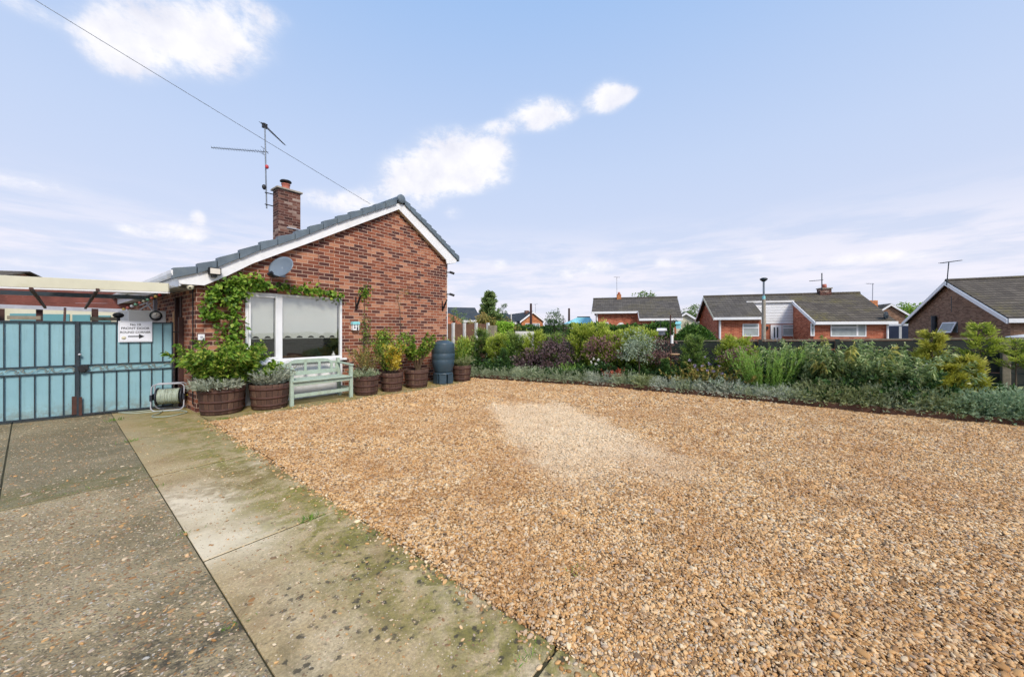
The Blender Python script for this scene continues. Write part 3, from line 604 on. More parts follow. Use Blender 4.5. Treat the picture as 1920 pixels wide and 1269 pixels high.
def bline(y): return 6.93 if y < -4.68 else 6.93-.80*(y+4.68)/4.21
def BG(px, s=0.0):
    x = 6.9
    for _ in range(12):
        p = XP(px, HY, x); x = bline(p.y)+s
    return Vector((p.x, p.y, 0))
def depth(p): return (Vector(p)-CAMP).dot(FW)
def ztop(p, py): return H+(HY-py)/F*depth(p)

# border soil and its timber edging
mb = MB(); mb.prism([(6.95, -14, -.05), (9.4, -14, -.05), (9.4, 1.5, -.05), (6.2, 1.5, -.05), (6.15, -.47, -.05), (6.95, -4.68, -.05)], (0, 0, .085))
tag(mb.build('border_soil', M['soil']), kind='structure')
edge = empty('border_edging', (6.93, -4.7, 0), 0, 'brown timber board edging between the gravel and the lavender border', 'garden edging')
pts = [(6.93, -14), (6.93, -11.6), (6.93, -9.2), (6.93, -6.9), (6.93, -4.68), (6.55, -2.6), (6.13, -.47), (6.1, 1.2)]
for a, c in zip(pts[:-1], pts[1:]):
    a_, c_ = Vector((*a, .03)), Vector((*c, .03)); d = (c_-a_).normalized()*.004
    MB().beam(a_+d, c_-d, .045, .16).build('board', M['kerb'], edge, bevel=.004)

# ================================================================== MAIN BUNGALOW
YB = -.12
house = empty('brick_bungalow', (0, 0, 0), 0, 'red brick bungalow gable with white framed window, slate verge and brick chimney, nearest house', 'bungalow')
Lx = 5.68
bb_l = [WP(383, 535, YB), WP(423.4, 518.6, YB), WP(474, 494, YB), WP(595, 450, YB), WP(748, 392.5, YB)]
bb_r = [WP(748, 392.5, YB), WP(790, 437, YB), WP(836.5, 487, YB)]
vb_l = [WP(332.4, 519.7, YB), WP(376.5, 511, YB), WP(416, 498, YB), WP(489, 469, YB), WP(559, 447, YB), WP(636.6, 417, YB), WP(746, 379.5, YB)]
vb_r = [WP(757, 384, YB), WP(800, 427, YB), WP(857, 487.5, YB)]
def interp(pl, x):
    for a, c in zip(pl[:-1], pl[1:]):
        if x <= c.x or c is pl[-1]:
            t = (x-a.x)/(c.x-a.x); return a.z+(c.z-a.z)*t
ax_ = bb_l[-1].x
rz_ = lambda x: interp(bb_l, x)+.05 if x <= ax_ else interp(bb_r, x)+.05
WX0, WX1, WZ0, WZ1 = .70, 2.53, .78, 2.10
def wallpoly(x0, x1, z0):
    xs = [x0]+[p.x for p in bb_l+bb_r[1:] if x0 < p.x < x1]+[x1]
    return [(x0, 0, z0), (x1, 0, z0)]+[(x, 0, rz_(x)) for x in reversed(xs)]
T_ = .10
mb = MB(); up = (0, T_, 0)
mb.prism(wallpoly(0, WX0, -.05), up); mb.prism(wallpoly(WX1, Lx, -.05), up); mb.prism(wallpoly(WX0, WX1, WZ1), up)
mb.prism([(WX0, 0, -.05), (WX1, 0, -.05), (WX1, 0, WZ0), (WX0, 0, WZ0)], up)
gw = mb.build('gable_wall', M['brick'], house)
MB().box(2.008, 2.020, -.004, .002, 2.16, 3.25).build('movement_joint', M['redwood'], gw)
MB().box(2.345, 2.353, -.003, .002, 2.16, 3.45).build('movement_joint', M['brick_orange'], gw)
# side wall with door opening
SX, DY0, DY1 = 0, .92, 1.42
mb = MB(); mb.box(0, T_, T_+.001, DY0, -.05, 2.14); mb.box(0, T_, DY1, 9, -.05, 2.14); mb.box(0, T_, DY0, DY1, 2.02, 2.14); mb.build('side_wall', M['brick'], house)
MB().box(Lx-T_, Lx, T_+.001, 9, -.05, 3.4).build('side_wall', M['brick'], house)
dr = MB().box(.03, .07, DY0, DY1, 0, 2.02).build('door', M['darkwood'], house)
MB().box(-.02, .03, DY0, DY0+.06, 0, 2.02).box(-.02, .03, DY1-.06, DY1, 0, 2.02).build('frame', M['darkwood'], dr)
MB().box(-.025, .0, 1.50, 1.56, .9, 1.75).build('jamb_strip', M['palewood'], house)
MB().box(1.26-.56, 2.53, -.018, -.001, -.04, .725).build('render_panel', M['render'], house)
# window
win = empty('window', (WX0, 0, WZ0)); win.parent = house
def wchild(mb, n, mat, bev=0.0):
    return mb.build(n, mat, win, bevel=bev)
# (parent offset includes height, so shift into the window's own frame)
class MW(MB):
    def build(s, name, mat, parent=None, bevel=0.0, **k):
        s.v = [v-Vector((WX0, 0, WZ0)) for v in s.v]; return MB.build(s, name, mat, parent, bevel, local=True)
mb = MW(); fy0, fy1 = -.012, .06
mb.box(WX0, WX1, fy0, fy1, WZ1-.05, WZ1); mb.box(WX0, WX1, fy0, fy1, WZ0, WZ0+.05); mb.box(WX0, WX0+.045, fy0, fy1, WZ0+.05, WZ1-.05); mb.box(WX1-.048, WX1, fy0, fy1, WZ0+.05, WZ1-.05)
mb.box(1.235, 1.32, fy0, fy1, WZ0+.05, WZ1-.05)
mb.build('frame', M['white'], win, .005)
mb = MW(); a0, a1, z0, z1 = WX0+.047, 1.233, WZ0+.052, WZ1-.052; w_ = .036
mb.box(a0, a1, -.022, .045, z1-w_, z1); mb.box(a0, a1, -.022, .045, z0, z0+w_); mb.box(a0, a0+w_, -.022, .045, z0+w_, z1-w_); mb.box(a1-w_, a1, -.022, .045, z0+w_, z1-w_)
mb.build('casement', M['white'], win, .004)
MW().box(a0+w_, a1-w_, .02, .026, z0+w_, z1-w_).build('pane', M['glass'], win)
MW().box(1.32, WX1-.048, .02, .026, WZ0+.05, WZ1-.05).build('pane', M['glass'], win)
MW().box(.66, 2.61, -.075, .0-.002, .728, .778).build('sill', M['white'], win, .006)
def blind(x0, x1, per):
    zb, zt = 1.235, WZ1-.03; sc = .042
    pts = [(x0, .075, zt), (x0, .075, zb)]; n = 14; nn = int(round((x1-x0)/per)); pr = (x1-x0)/nn
    bot = []
    for k in range(nn):
        for i in range(n+1):
            t = i/n; x = x0+pr*(k+t); u = (t-.5)*2; bot.append((x, .075, zb+(math.sqrt(max(0, 1-(u/.55)**2))*sc if abs(u) < .55 else 0)))
    mb = MW(); q = bot
    for p, r in zip(q[:-1], q[1:]): 
        if r[0]-p[0] > 1e-6: mb.face([(p[0], .075, p[2]), (r[0], .075, r[2]), (r[0], .075, zt), (p[0], .075, zt)])
    mb.box(x0, x1, .07, .074, zb-.012, zb-.002)
    mb.build('blind', M['blind'], win)
blind(.79, 1.19, .20); blind(1.335, 2.46, .235)
mb = MB(); X0, X1, Y0, Y1, Z0, Z1 = .4, 3.6, .11, 3.2, .02, 2.25
mb.face([(X0, Y1, Z0), (X1, Y1, Z0), (X1, Y1, Z1), (X0, Y1, Z1)]); mb.face([(X0, Y0, Z0), (X0, Y1, Z0), (X0, Y1, Z1), (X0, Y0, Z1)]); mb.face([(X1, Y0, Z0), (X1, Y1, Z0), (X1, Y1, Z1), (X1, Y0, Z1)])
mb.face([(X0, Y0, Z0), (X1, Y0, Z0), (X1, Y1, Z0), (X0, Y1, Z0)]); mb.face([(X0, Y0, Z1), (X1, Y0, Z1), (X1, Y1, Z1), (X0, Y1, Z1)])
mb.build('room', M['room'], house)
for bx in ((1.5, 2.5, 2.0, 2.3, .55, 1.1), (.9, 1.25, .8, 1.2, .4, 1.05), (2.6, 3.3, 1.3, 2.2, .3, 1.0)): MB().box(*bx).build('furniture', M['furniture'], house)
mb = MB().lathe([(0, .79), (.035, .79), (.04, .83), (.03, .87), (.012, .885), (.012, .92), (.02, .925)], (2.40, .12, 0), 16)
tag(mb.build('ornament', M['white']), 'small white ornament on the inside sill at the right end of the window', 'ornament')
# roof: slabs following the measured verge line
roof = empty('roof', (0, 0, 0)); roof.parent = house
vt = [.125, .125]
tl = [(p.x, p.z) for p in vb_l]; tr_ = [(p.x, p.z) for p in vb_r]
topx = 4.03; topz = max(tl[-1][1], tr_[0][1])+.03
L_ = tl[:-1]+[(topx, topz)]; R_ = [(topx, topz)]+tr_
mb = MB()
mb.prism([(x, -.09, z+.02) for x, z in L_]+[(x, -.09, z+.10) for x, z in reversed(L_)], (0, 9.4, 0))
mb.build('roof_slope', M['slate_tile'], roof)
mb = MB(); mb.prism([(x, -.09, z+.02) for x, z in R_]+[(x, -.09, z+.10) for x, z in reversed(R_)], (0, 9.4, 0))
mb.build('roof_slope', M['slate_tile'], roof)
# verge tiles, each a short stepped cap
def pl(pp, x):
    for a, c in zip(pp[:-1], pp[1:]):
        if x <= c[0] or c is pp[-1]:
            t = (x-a[0])/(c[0]-a[0]); return a[1]+(c[1]-a[1])*t
mb = MB(); pxs = [323, 369.5, 407, 449, 487.6, 520.7, 553, 580, 606, 632, 656, 680, 703, 723, 744]
xs = [WP(p, 500, -.15).x for p in pxs]
for a, c in zip(xs[:-1], xs[1:]):
    za, zc = pl(L_, a), pl(L_, c); h1, h2 = .158, .122
    mb.prism([(a+.006, -.165, za-.004), (c-.006, -.165, zc-.004), (c-.006, -.165, zc+h2-.008), (a+.006, -.165, za+h1+.008)], (0, .14, 0))
mb.build('verge', M['slate'], roof, bevel=.006); mb = MB(); xs = np.linspace(4.10, WP(861, 485, -.15).x, 12)
for a, c in zip(xs[:-1], xs[1:]):
    za, zc = pl(R_, a), pl(R_, c)
    mb.prism([(a+.005, -.165, za-.004), (c-.005, -.165, zc-.004), (c-.005, -.165, zc+.162), (a+.005, -.165, za+.116)], (0, .14, 0))
mb.build('verge', M['slate'], roof, bevel=.006)
rc = WP(753, 374, -.17); mb = MB(); prof = [(.0, 0), (.085, 0), (.085, .05)]
mb.lathe([(0, 0), (.10, .0), (.112, .012), (.112, .06)], (rc.x, -.19, rc.z+.01), 24, axis=(0, 1, 0))
mb.tube([(rc.x, -.12, rc.z+.0), (rc.x, 9.3, rc.z+.0)], .10, 14); mb.build('ridge_cap', M['slate'], roof)
# bargeboards
mb = MB()
topl = [(p.x, p.z) for p in vb_l[:-1]]+[(ax_, pl(L_, ax_)-.0)]
e0 = WP(337, 532, YB); lo = [(e0.x, e0.z)]+[(p.x, p.z) for p in bb_l]
mb.prism([(x, YB, z) for x, z in lo]+[(x, YB, z+.0) for x, z in reversed(topl)], (0, .025, 0))
topr = [(ax_, pl(L_, ax_))]+[(p.x, p.z) for p in vb_r]; er = WP(854.5, 493, YB); er0 = WP(838, 494.5, YB)
lor = [(bb_r[0].x, bb_r[0].z)]+[(p.x, p.z) for p in bb_r[1:]]+[(er0.x, er0.z), (er.x, er.z)]
mb.prism([(x, YB-.001, z) for x, z in lor]+[(x, YB-.001, z) for x, z in reversed(topr)], (0, .025, 0))
mb.build('bargeboard', M['white'], house)
# verge soffit strip
mb = MB()
for P_ in (bb_l, bb_r):
    for a, c in zip(P_[:-1], P_[1:]): mb.prism([(a.x, YB+.025, a.z+.012), (c.x, YB+.025, c.z+.012), (c.x, YB+.025, c.z+.03), (a.x, YB+.025, a.z+.03)], (0, .094, 0))
mb.build('soffit', M['cream'], house)
ex = e0.x
mb = MB().box(ex+.021, -.002, YB+.026, 9, 2.135, 2.15); mb.build('soffit', M['beam'], house)
MB().box(ex, ex+.02, YB+.026, 9, 2.11, 2.27).build('fascia', M['white'], house)
gz = 2.30
mb = MB(); prof = [(-.055, .05), (-.05, 0), (-.03, -.035), (0, -.045), (.03, -.035), (.05, 0), (.055, .05)]
mb.prism([(ex-.062+a, -.16, gz+c) for a, c in prof], (0, 9.2, 0)); mb.build('gutter', M['white'], house)
MB().box(Lx+.002, er.x-.02, YB+.026, 9, er.z+.002, er.z+.02).build('soffit', M['white'], house)
MB().box(er.x-.02, er.x, YB+.026, 9, er.z, er.z+.14).build('fascia', M['white'], house)
mb = MB(); mb.prism([(er.x+.06+a, -.16, er.z+.13+c) for a, c in prof], (0, 9.2, 0)); mb.build('gutter', M['slate'], house)
MB().tube([(Lx+.045, .06, er.z), (Lx+.045, .06, .02)], .03, 10).build('downpipe', M['white'], house)
# chimney
yc = 3.8; ca, cb_ = WP(521.8, 352, yc), WP(563.4, 360, yc); dy = XP(511.8, 352, ca.x).y-yc
ctop = WP(521.8, 352.5, yc).z
chim = MB().box(ca.x, cb_.x, yc, yc+dy, 3.0, ctop).build('chimney', M['chim_brick'], house)
MB().box(ca.x-.05, cb_.x+.05, yc-.05, yc+dy+.05, ctop, ctop+.05).build('cap', M['concrete_grey'], chim, bevel=.008)
pc = ((ca.x+cb_.x)/2-.03, yc+dy/2, 0)
MB().lathe([(0, ctop+.05), (.115, ctop+.05), (.12, ctop+.10), (.105, ctop+.12), (.105, ctop+.2), (.12, ctop+.215), (.12, ctop+.235), (0, ctop+.235)], pc, 20).build('pot', M['terracotta'], chim)
MB().lathe([(0, ctop+.225), (.06, ctop+.225), (.06, ctop+.29), (.15, ctop+.29), (.155, ctop+.31), (.14, ctop+.335), (0, ctop+.35)], pc, 20).build('cowl', M['black'], chim)
mb = MB()
for q in (0,): mb.box(ca.x+.22, ca.x+.62, yc-.03, yc-.001, 4.40, 4.43)
mb.build('flashing', M['beam'], chim)
# aerial on the chimney
def yagi(name, p0, p1, nel, length, mat, root, el_up=0.0, el_dir=None, r=.009):
    p0, p1 = Vector(p0), Vector(p1); d = (p1-p0).normalized(); s = (Vector(el_dir) if el_dir is not None else d.cross(Vector((0, 0, 1)))).normalized(); L = (p1-p0).length
    mb = MB().tube([p0, p1], r*1.2, 6)
    for i in range(nel):
        c = p0+d*L*(i+.5)/nel; ln = length*(1-.35*i/nel)
        mb.tube([c-s*ln/2+Vector((0, 0, el_up)), c+s*ln/2-Vector((0, 0, el_up))], r*.7, 5)
    return mb.build(name, mat, root)
mx = WP(499, 390, yc+dy*.6); Zm = depth(mx); mtop = DP(496.5, 231, Zm); mbot = DP(500, 391, Zm)
aer = empty('tv_aerial', (mbot.x, mbot.y, 0), 0, 'tall grey television aerial mast with two antennas strapped beside the brick chimney', 'tv aerial')
MB().tube([mbot, DP(498.5, 330, Zm), DP(497.8, 285, Zm), mtop], .019, 8).build('mast', M['alu'], aer)
yagi('antenna', DP(503, 285.5, Zm), DP(396, 277, Zm), 22, .12, M['alu'], aer, .022, FW, .008)
mb = MB(); c = DP(494, 284, Zm)
for k in (-1, 1): mb.tube([c+Vector((0, 0, k*.09))+FW*-.1, c+Vector((0, 0, k*.09))+FW*.12], .007, 5); mb.tube([c, c+Vector((0, 0, k*.09))], .006, 5)
mb.build('reflector', M['alu'], aer)
p0, p1 = DP(490, 230, Zm-.1), DP(534, 272, Zm*391/350+.0)
p1 = DP(534, 272, (p0.z-H)*F/(HY-272)); yagi('antenna', p0, p1, 16, .16, M['black'], aer, .03, (FW*.3+RT*1).normalized(), .010)
MB().box(mtop.x-.06, mtop.x+.06, mtop.y-.03, mtop.y+.05, mtop.z-.14, mtop.z-.02).build('dipole_box', M['black'], aer)
for py in (361, 383): MB().beam(DP(497, py, Zm), DP(512, py+3.5, Zm-.06), .03, .025).build('bracket', M['black'], aer)
MB().sphere(DP(500.5, 313, Zm-.03), .05, 10, (1, .7, 1.2)).build('junction_box', M['red'], aer)
MB().sphere(DP(495.5, 351, Zm-.03), .06, 10, (1, .7, 1.3)).build('junction_box', M['black'], aer)
# telephone wire
w0 = WP(695, 383, -.17); w1 = DP(85, 0, 5.2); pts = []
ext = w1+(w1-w0)*2.2
for i in range(33):
    t = i/32; p = w0.lerp(ext, t); sag = .30*(4*t*(1-t)); s0 = (w1-w0).length/(ext-w0).length
    pts.append(p-Vector((0, 0, sag*.35)))
tag(MB().tube(pts, .0048, 5).build('telephone_wire', M['alu']), 'thin grey overhead wire slanting across the sky down to the gable verge', 'overhead wire')
# wall fittings
dish = empty('satellite_dish', tuple(WP(528, 501, 0)), 0, 'oval grey satellite dish fixed to the gable wall above the window', 'satellite dish')
dc = WP(528, 501, -.28); nv = (-FW*.93-RT*.18+Vector((0, 0, .36))).normalized()
mb = MB(); rx_, rz2, n = .262, .215, 28; ax1 = nv.cross(Vector((0, 0, 1))).normalized(); ax2 = ax1.cross(nv).normalized(); vs = []; fs = []
RR = 7
for side in (0, 1):
    o = len(vs)
    for i in range(RR+1):
        for k in range(n):
            a = 2*math.pi*k/n; q = i/RR
            vs.append(dc+ax1*(rx_*q*math.cos(a))+ax2*(rz2*q*math.sin(a))+nv*(.055*q*q-.03-side*.008))
    for i in range(RR):
        for k in range(n): fs.append((o+i*n+k, o+i*n+(k+1) % n, o+(i+1)*n+(k+1) % n, o+(i+1)*n+k))
o = (RR+1)*n
for k in range(n): fs.append((RR*n+k, RR*n+(k+1) % n, o+RR*n+(k+1) % n, o+RR*n+k))
mb.raw(vs, fs, True); mb.build('reflector', M['dish'], dish)
lo_ = dc-ax2*rz2*.98; arm = WP(507, 514, -.62)
MB().beam(lo_, arm, .03, .02).tube([lo_+ax1*.06, arm], .008, 6).build('arm', M['black'], dish)
MB().tube([arm+Vector((-.02, .03, -.01)), arm+Vector((.02, -.03, .03))], .032, 10).tube([arm+nv*.0, arm-nv*.09], .028, 10).build('receiver', M['black'], dish)
MB().beam(dc-nv*.04, WP(530, 512, 0), .04, .04).beam(WP(530, 520, -.01), WP(530, 500, -.01), .09, .02).build('wall_bracket', M['alu'], dish)
fl = WP(402, 509, YB-.06); flo = empty('floodlight', tuple(fl), 0, 'small square floodlight mounted on the white bargeboard by the gutter', 'floodlight')
q = empty('x', (0, 0, 0)); bpy.data.objects.remove(q)
class MO(MB):
    def __init__(s, o): MB.__init__(s); s.o = Vector(o)
    def build(s, name, mat, parent=None, bevel=0.0, **k):
        s.v = [v-s.o for v in s.v]; return MB.build(s, name, mat, parent, bevel, local=True)
# dish children were built with z offset: rebuild origin at ground level
mb = MO(fl).box(fl.x-.085, fl.x+.085, fl.y-.05, fl.y+.03, fl.z-.06, fl.z+.06); mb.build('housing', M['black'], flo, .006)
MO(fl).box(fl.x-.068, fl.x+.068, fl.y-.056, fl.y-.0505, fl.z-.045, fl.z+.045).build('lens', M['lamp_glass'], flo)
MO(fl).box(fl.x-.03, fl.x+.03, fl.y-.03, fl.y+.059, fl.z-.10, fl.z-.062).build('bracket', M['black'], flo)
cc = Vector((-.09, -.06, 2.135)); cmo = empty('security_camera', tuple(cc), 0, 'small cream dome camera under the soffit at the near corner of the bungalow', 'security camera')
MO(cc).lathe([(0, 0), (.05, 0), (.05, -.03), (.04, -.06), (.02, -.075), (0, -.078)], cc, 18).build('dome', M['cream'], cmo)
MO(cc).lathe([(0, 0), (.016, 0), (.014, .006), (0, .008)], cc+Vector((-.012, -.042, -.045)), 12, axis=(-.3, -.9, -.2)).build('lens', M['black'], cmo)
nb_ = WP(377, 632, 0); no_ = empty('wall_box', tuple(nb_), 0, 'small white square box on the brick corner beside the barrels', 'wall box')
MO(nb_).box(nb_.x-.045, nb_.x+.045, -.03, -.001, nb_.z-.05, nb_.z+.05).build('cover', M['white'], no_, .006)
MO(nb_).box(nb_.x-.018, nb_.x+.018, -.034, -.0305, nb_.z-.02, nb_.z+.02).build('panel', M['beam'], no_)
tag(MB().tube([(-.012, .16, 2.13), (-.012, .16, 1.4), (-.016, .15, .12)], .009, 6).build('wall_cable', M['black']), 'dark cable running down the brick side wall near the corner', 'cable')
def hook(px, py, lab, grp):
    p = WP(px, py, 0); o = empty('hanging_basket_bracket', tuple(p), 0, lab, 'wall bracket', grp)
    x, z = p.x, p.z
    MO(p).beam((x, -.006, z-.16), (x, -.006, z+.12), .03, .01).build('back_plate', M['black'], o)
    MO(p).tube([(x, -.012, z-.12), (x, -.08, z-.05), (x, -.15, z+.06), (x, -.20, z+.15)], [.016, .024, .024, .014], 8).build('arm', M['black'], o)
    MO(p).tube([(x, -.02, z-.02), (x, -.05, z-.10), (x, -.02, z-.16), (x, -.012, z-.10)], .013, 6).build('scroll', M['black'], o); return o
hook(667, 567, 'black iron basket bracket between the window and the climbing plant', 'black brackets on the gable wall')
hook(829, 572, 'black iron basket bracket near the far corner of the gable', 'black brackets on the gable wall')
for (px, py, lab) in ((838, 511, 'upper black spotlight at the far corner under the eave'), (838, 552, 'lower black spotlight at the far corner of the gable')):
    p = WP(px, py, 0); o = empty('spotlight', (Lx, p.y, p.z), 0, lab, 'spotlight', 'black spotlights on the far corner'); p = Vector((Lx, 0, p.z))
    MO(p).tube([(Lx+.02, -.09, p.z+.01), (Lx+.14, -.16, p.z-.03)], .035, 10).build('lamp', M['black'], o)
    MO(p).beam((Lx-.02, -.004, p.z), (Lx+.04, -.1, p.z), .03, .03).build('bracket', M['black'], o)
# little house-shaped ornament
p = WP(664, 611, 0); o = empty('bird_house', tuple(p), 0, 'small white wall ornament shaped like a cottage with pale blue roof', 'bird house')
x, z = p.x, p.z
MO(p).box(x-.075, x+.075, -.09, -.002, z-.10, z+.03).build('body', M['white'], o)
MO(p).prism([(x-.09, -.105, z+.032), (x+.09, -.105, z+.032), (x+.075, -.105, z+.10), (x-.075, -.105, z+.10)], (0, .103, 0)).build('roof', M['aqua'], o)
MO(p).box(x+.015, x+.045, -.094, -.0905, z-.095, z-.02).build('door', M['iron'], o)
for a in (-.05,): MO(p).box(x+a, x+a+.03, -.094, -.0905, z-.06, z-.02).build('window', M['iron'], o)
for a in (-.05, .02): MO(p).box(x+a, x+a+.025, -.094, -.0905, z-.005, z+.018).build('window', M['iron'], o)

# ================================================================== BENCH
b0, b1 = Vector((1.198, -.76, 0)), Vector((2.337, -.76, 0))
bench = empty('garden_bench', (b0.x, b0.y, 0), 0, 'sage green wooden garden bench with arched open back against the gable', 'bench')
yf, yb = -.76, -.30; xa, xb = b0.x, b1.x; sg = M['sage']; lw_ = .062
for x in (xa, xb): MB().box(x-lw_/2, x+lw_/2, yf, yf+lw_, -.004, .66).build('leg', sg, bench, .006)
for x in (xa, xb): MB().prism([(x-lw_/2, yb, -.004), (x-lw_/2, yb+.06, -.004), (x-lw_/2, yb+.13, .80), (x-lw_/2, yb+.08, .80)], (lw_, 0, 0)).build('leg', sg, bench, .004)
for x in (xa, xb): MB().prism([(x-.04, yf-.02, .662), (x-.04, yb+.10, .695), (x-.04, yb+.10, .725), (x-.04, yf-.02, .69)], (.08, 0, 0)).build('armrest', sg, bench, .008)
mb = MB()
for k in range(4): y = yf+.04+k*.112; mb.box(xa+lw_/2+.002, xb-lw_/2-.002, y, y+.10, .435, .458)
mb.box(xa-.0, xb+.0, yf-.035, yf-.003, .43, .46)
mb.build('seat', sg, bench, .006)
MB().box(xa+lw_/2, xb-lw_/2, yf+.012, yf+.037, .355, .428).build('apron', sg, bench, .004)
for x in (xa, xb): MB().box(x-.02, x+.02, yf+lw_, yb+.02, .17, .215).build('side_rail', sg, bench, .004)
MB().box(xa+lw_/2, xb-lw_/2, yf+.06, yf+.10, .135, .20).build('stretcher', sg, bench, .004)
mb = MB(); n = 24; top = []
def bt(x): t = (x-xa)/(xb-xa); e = min(t, 1-t); return .735+.075*(1/(1+math.exp(-(e-.17)*38)))
yk = yb+.09
pts = [(xa+lw_/2+(xb-xa-lw_)*i/n) for i in range(n+1)]
mb.prism([(x, yk, .70 if bt(x) < .76 else .735) for x in pts]+[(x, yk, bt(x)) for x in reversed(pts)], (0, .035, 0)); mb.build('top_rail', sg, bench)
MB().box(xa+lw_/2, xb-lw_/2, yk-.03, yk+.005, .50, .58).build('lower_rail', sg, bench, .004)
for i, t in enumerate((.0, .13, .40, .66, .90, 1.0)):
    x = xa+.04+(xb-xa-.08)*t; MB().box(x-.024, x+.024, yk-.012, yk+.016, .58, .735 if 0 < i < 5 else .70).build('slat', sg, bench, .003)

# ================================================================== BARRELS
def place_round(px, yb_, wpx):
    f = G(px, yb_); dirh = (f-CAMP); dirh.z = 0; dirh.normalize(); r = .3
    for _ in range(6):
        c = f+dirh*r; Z = depth(c); cosT = dirh.dot(FW); r = wpx/2*Z*cosT/F
    return c, r
def barrel(px, yb_, wpx, top_py, lab, rng):
    c, r = place_round(px, yb_, wpx); f = c-(c-CAMP).normalized()*r; f.z = 0; hz = ztop(G(px, yb_), top_py); hz = max(.36, min(.48, hz))
    o = empty('barrel_planter', (c.x, c.y, 0), rng.random()*3, lab, 'barrel planter', 'half barrel planters along the gable')
    def rad(z): t = z/hz; return r*(.86+.16*t-.05*(t-.5)**2*0)
    prof = [(0, 0), (rad(0), 0)]+[(rad(z), z) for z in np.linspace(.03, hz, 8)]+[(rad(hz)-.028, hz), (rad(hz)-.032, hz-.06), (0, hz-.06)]
    MB().lathe(prof, (c.x, c.y, 0), 48).build('staves', M['barrel'], o)
    for zz in (.05, hz*.42, hz-.10):
        MB().lathe([(rad(zz)-.002, zz), (rad(zz)+.005, zz), (rad(zz+.04)+.005, zz+.04), (rad(zz+.04)-.002, zz+.04)], (c.x, c.y, 0), 48).build('hoop', M['hoop'], o)
    MB().lathe([(0, hz-.045), (rad(hz)-.035, hz-.05), (rad(hz)-.04, hz-.058)], (c.x, c.y, 0), 24).build('soil', M['soil'], o)
    return c, r, hz
R = np.random.default_rng(5); rr_ = random.Random(3); random.seed(11)
B1 = barrel(416, 779, 92, 727, 'half barrel planter at the near corner of the gable, under the leafy bush', rr_)
B2 = barrel(506, 769, 78, 722, 'half barrel planter of grey lavender just before the green bench', rr_)
B3 = barrel(687, 742, 48, 706, 'half barrel planter right after the green bench', rr_)
B4 = barrel(735, 735, 43, 700, 'half barrel planter holding the golden yellow plant', rr_)
B5 = barrel(781, 728, 46, 694, 'half barrel planter immediately in front of the water butt', rr_)
B6 = barrel(866, 716, 35, 686, 'small half barrel planter beyond the water butt', rr_)
def inb(B, k=0.0): return Vector((B[0].x, B[0].y, B[2]-.05+k))
# planting in the barrels
p = inb(B1); o = shrub('leafy_bush', p+Vector((.02, .06, 0)), 'bright green leafy bush spilling over the nearest barrel', 'bush_green', R, 130, .17, .90, .60, 58, .08, .5, .16, .25, .9, .007, droop=.3, group=None)
shrub('lavender', p+FW*-.12, 'grey-green lavender at the front of the nearest barrel', 'lav_pale', R, 230, .2, .24, 1.25, 16, .06, .2, .1, .15, .5, 0, cat='lavender')
p = inb(B2); shrub('lavender', p, 'tall grey-green lavender filling the barrel before the bench', 'lav_pale', R, 260, .2, .40, .8, 20, .055, .2, .1, .1, .4, 0, cat='lavender')
p = inb(B2); shrub('leafy_bush', p+Vector((-.16, .14, 0)), 'light green climber foliage between the first two barrels and the window', 'vine', R, 44, .1, .52, .7, 36, .075, .6, .15, .3, .9, .005, droop=.3)
p = inb(B3); shrub('lavender', p+Vector((-.08, -.02, 0)), 'low grey lavender in the barrel after the bench', 'lav', R, 160, .14, .26, 1.1, 16, .05, .2, .1, .15, .5, 0, cat='lavender')
shrub('woody_shrub', p+Vector((.06, .05, 0)), 'sparse woody shrub with a few green leaves in the barrel after the bench', 'autumn', R, 34, .08, .80, .5, 34, .045, .4, .05, .3, .9, .006, 'stalk', 1)
p = inb(B4); shrub('golden_plant', p+Vector((.02, 0, 0)), 'upright golden yellow leafed plant in its barrel', 'gold', R, 60, .09, .74, .26, 44, .055, .5, .05, .2, .9, .005)
shrub('green_shrub', p+Vector((-.03, .06, 0)), 'green leaves growing around the golden plant in the barrel', 'bush_green', R, 46, .12, 1.15, .32, 36, .055, .5, .1, .1, .9, .005)
p = inb(B5); shrub('potted_tree', p+Vector((.06, .03, 0)), 'small pale stemmed tree with green leaves leaning over the water butt', 'bush_green', R, 26, .05, 1.0, .38, 90, .07, .55, .12, .5, 1.0, .012, 'stalk', 1, droop=.3)
p = inb(B6); shrub('lavender', p, 'soft grey-green lavender in the small barrel beyond the water butt', 'lav_olive', R, 200, .12, .34, .8, 18, .05, .2, .1, .1, .4, 0, cat='lavender')
shrub('fuchsia', p+Vector((.05, .25, -.3)), 'light green airy shrub rising behind the last barrel', 'bush_green', R, 60, .1, 1.2, .32, 60, .055, .4, .1, .25, .9, .004)

# vine over the window
vine = empty('climbing_vine', (.45, -.03, 0), 0, 'bright green vine trained up the near corner and along the top of the window', 'climbing plant')
def wallpath(pp): return [WP(x, y, -.04) for x, y in pp]
paths = [[(438, 705), (432, 650), (440, 600), (432, 560), (428, 528)], [(432, 560), (452, 540), (500, 532), (560, 540), (600, 545), (640, 552)], [(440, 600), (445, 640), (425, 690)],
         [(428, 528), (405, 540), (392, 565), (396, 590), (412, 618)], [(428, 528), (410, 532), (385, 552)], [(405, 545), (380, 572), (384, 592)], [(428, 530), (455, 522), (490, 524)], [(434, 570), (415, 560), (395, 548)], [(436, 590), (412, 588), (388, 590)], [(440, 610), (428, 640), (410, 655)], [(445, 528), (452, 545), (440, 565)]]
dens = [300, 520, 90, 130, 90, 70, 170, 70, 60, 70, 80]; wid = [.055, .045, .08, .045, .035, .03, .06, .03, .025, .08, .06]
Ps, Ds = [], []; mb = MB()
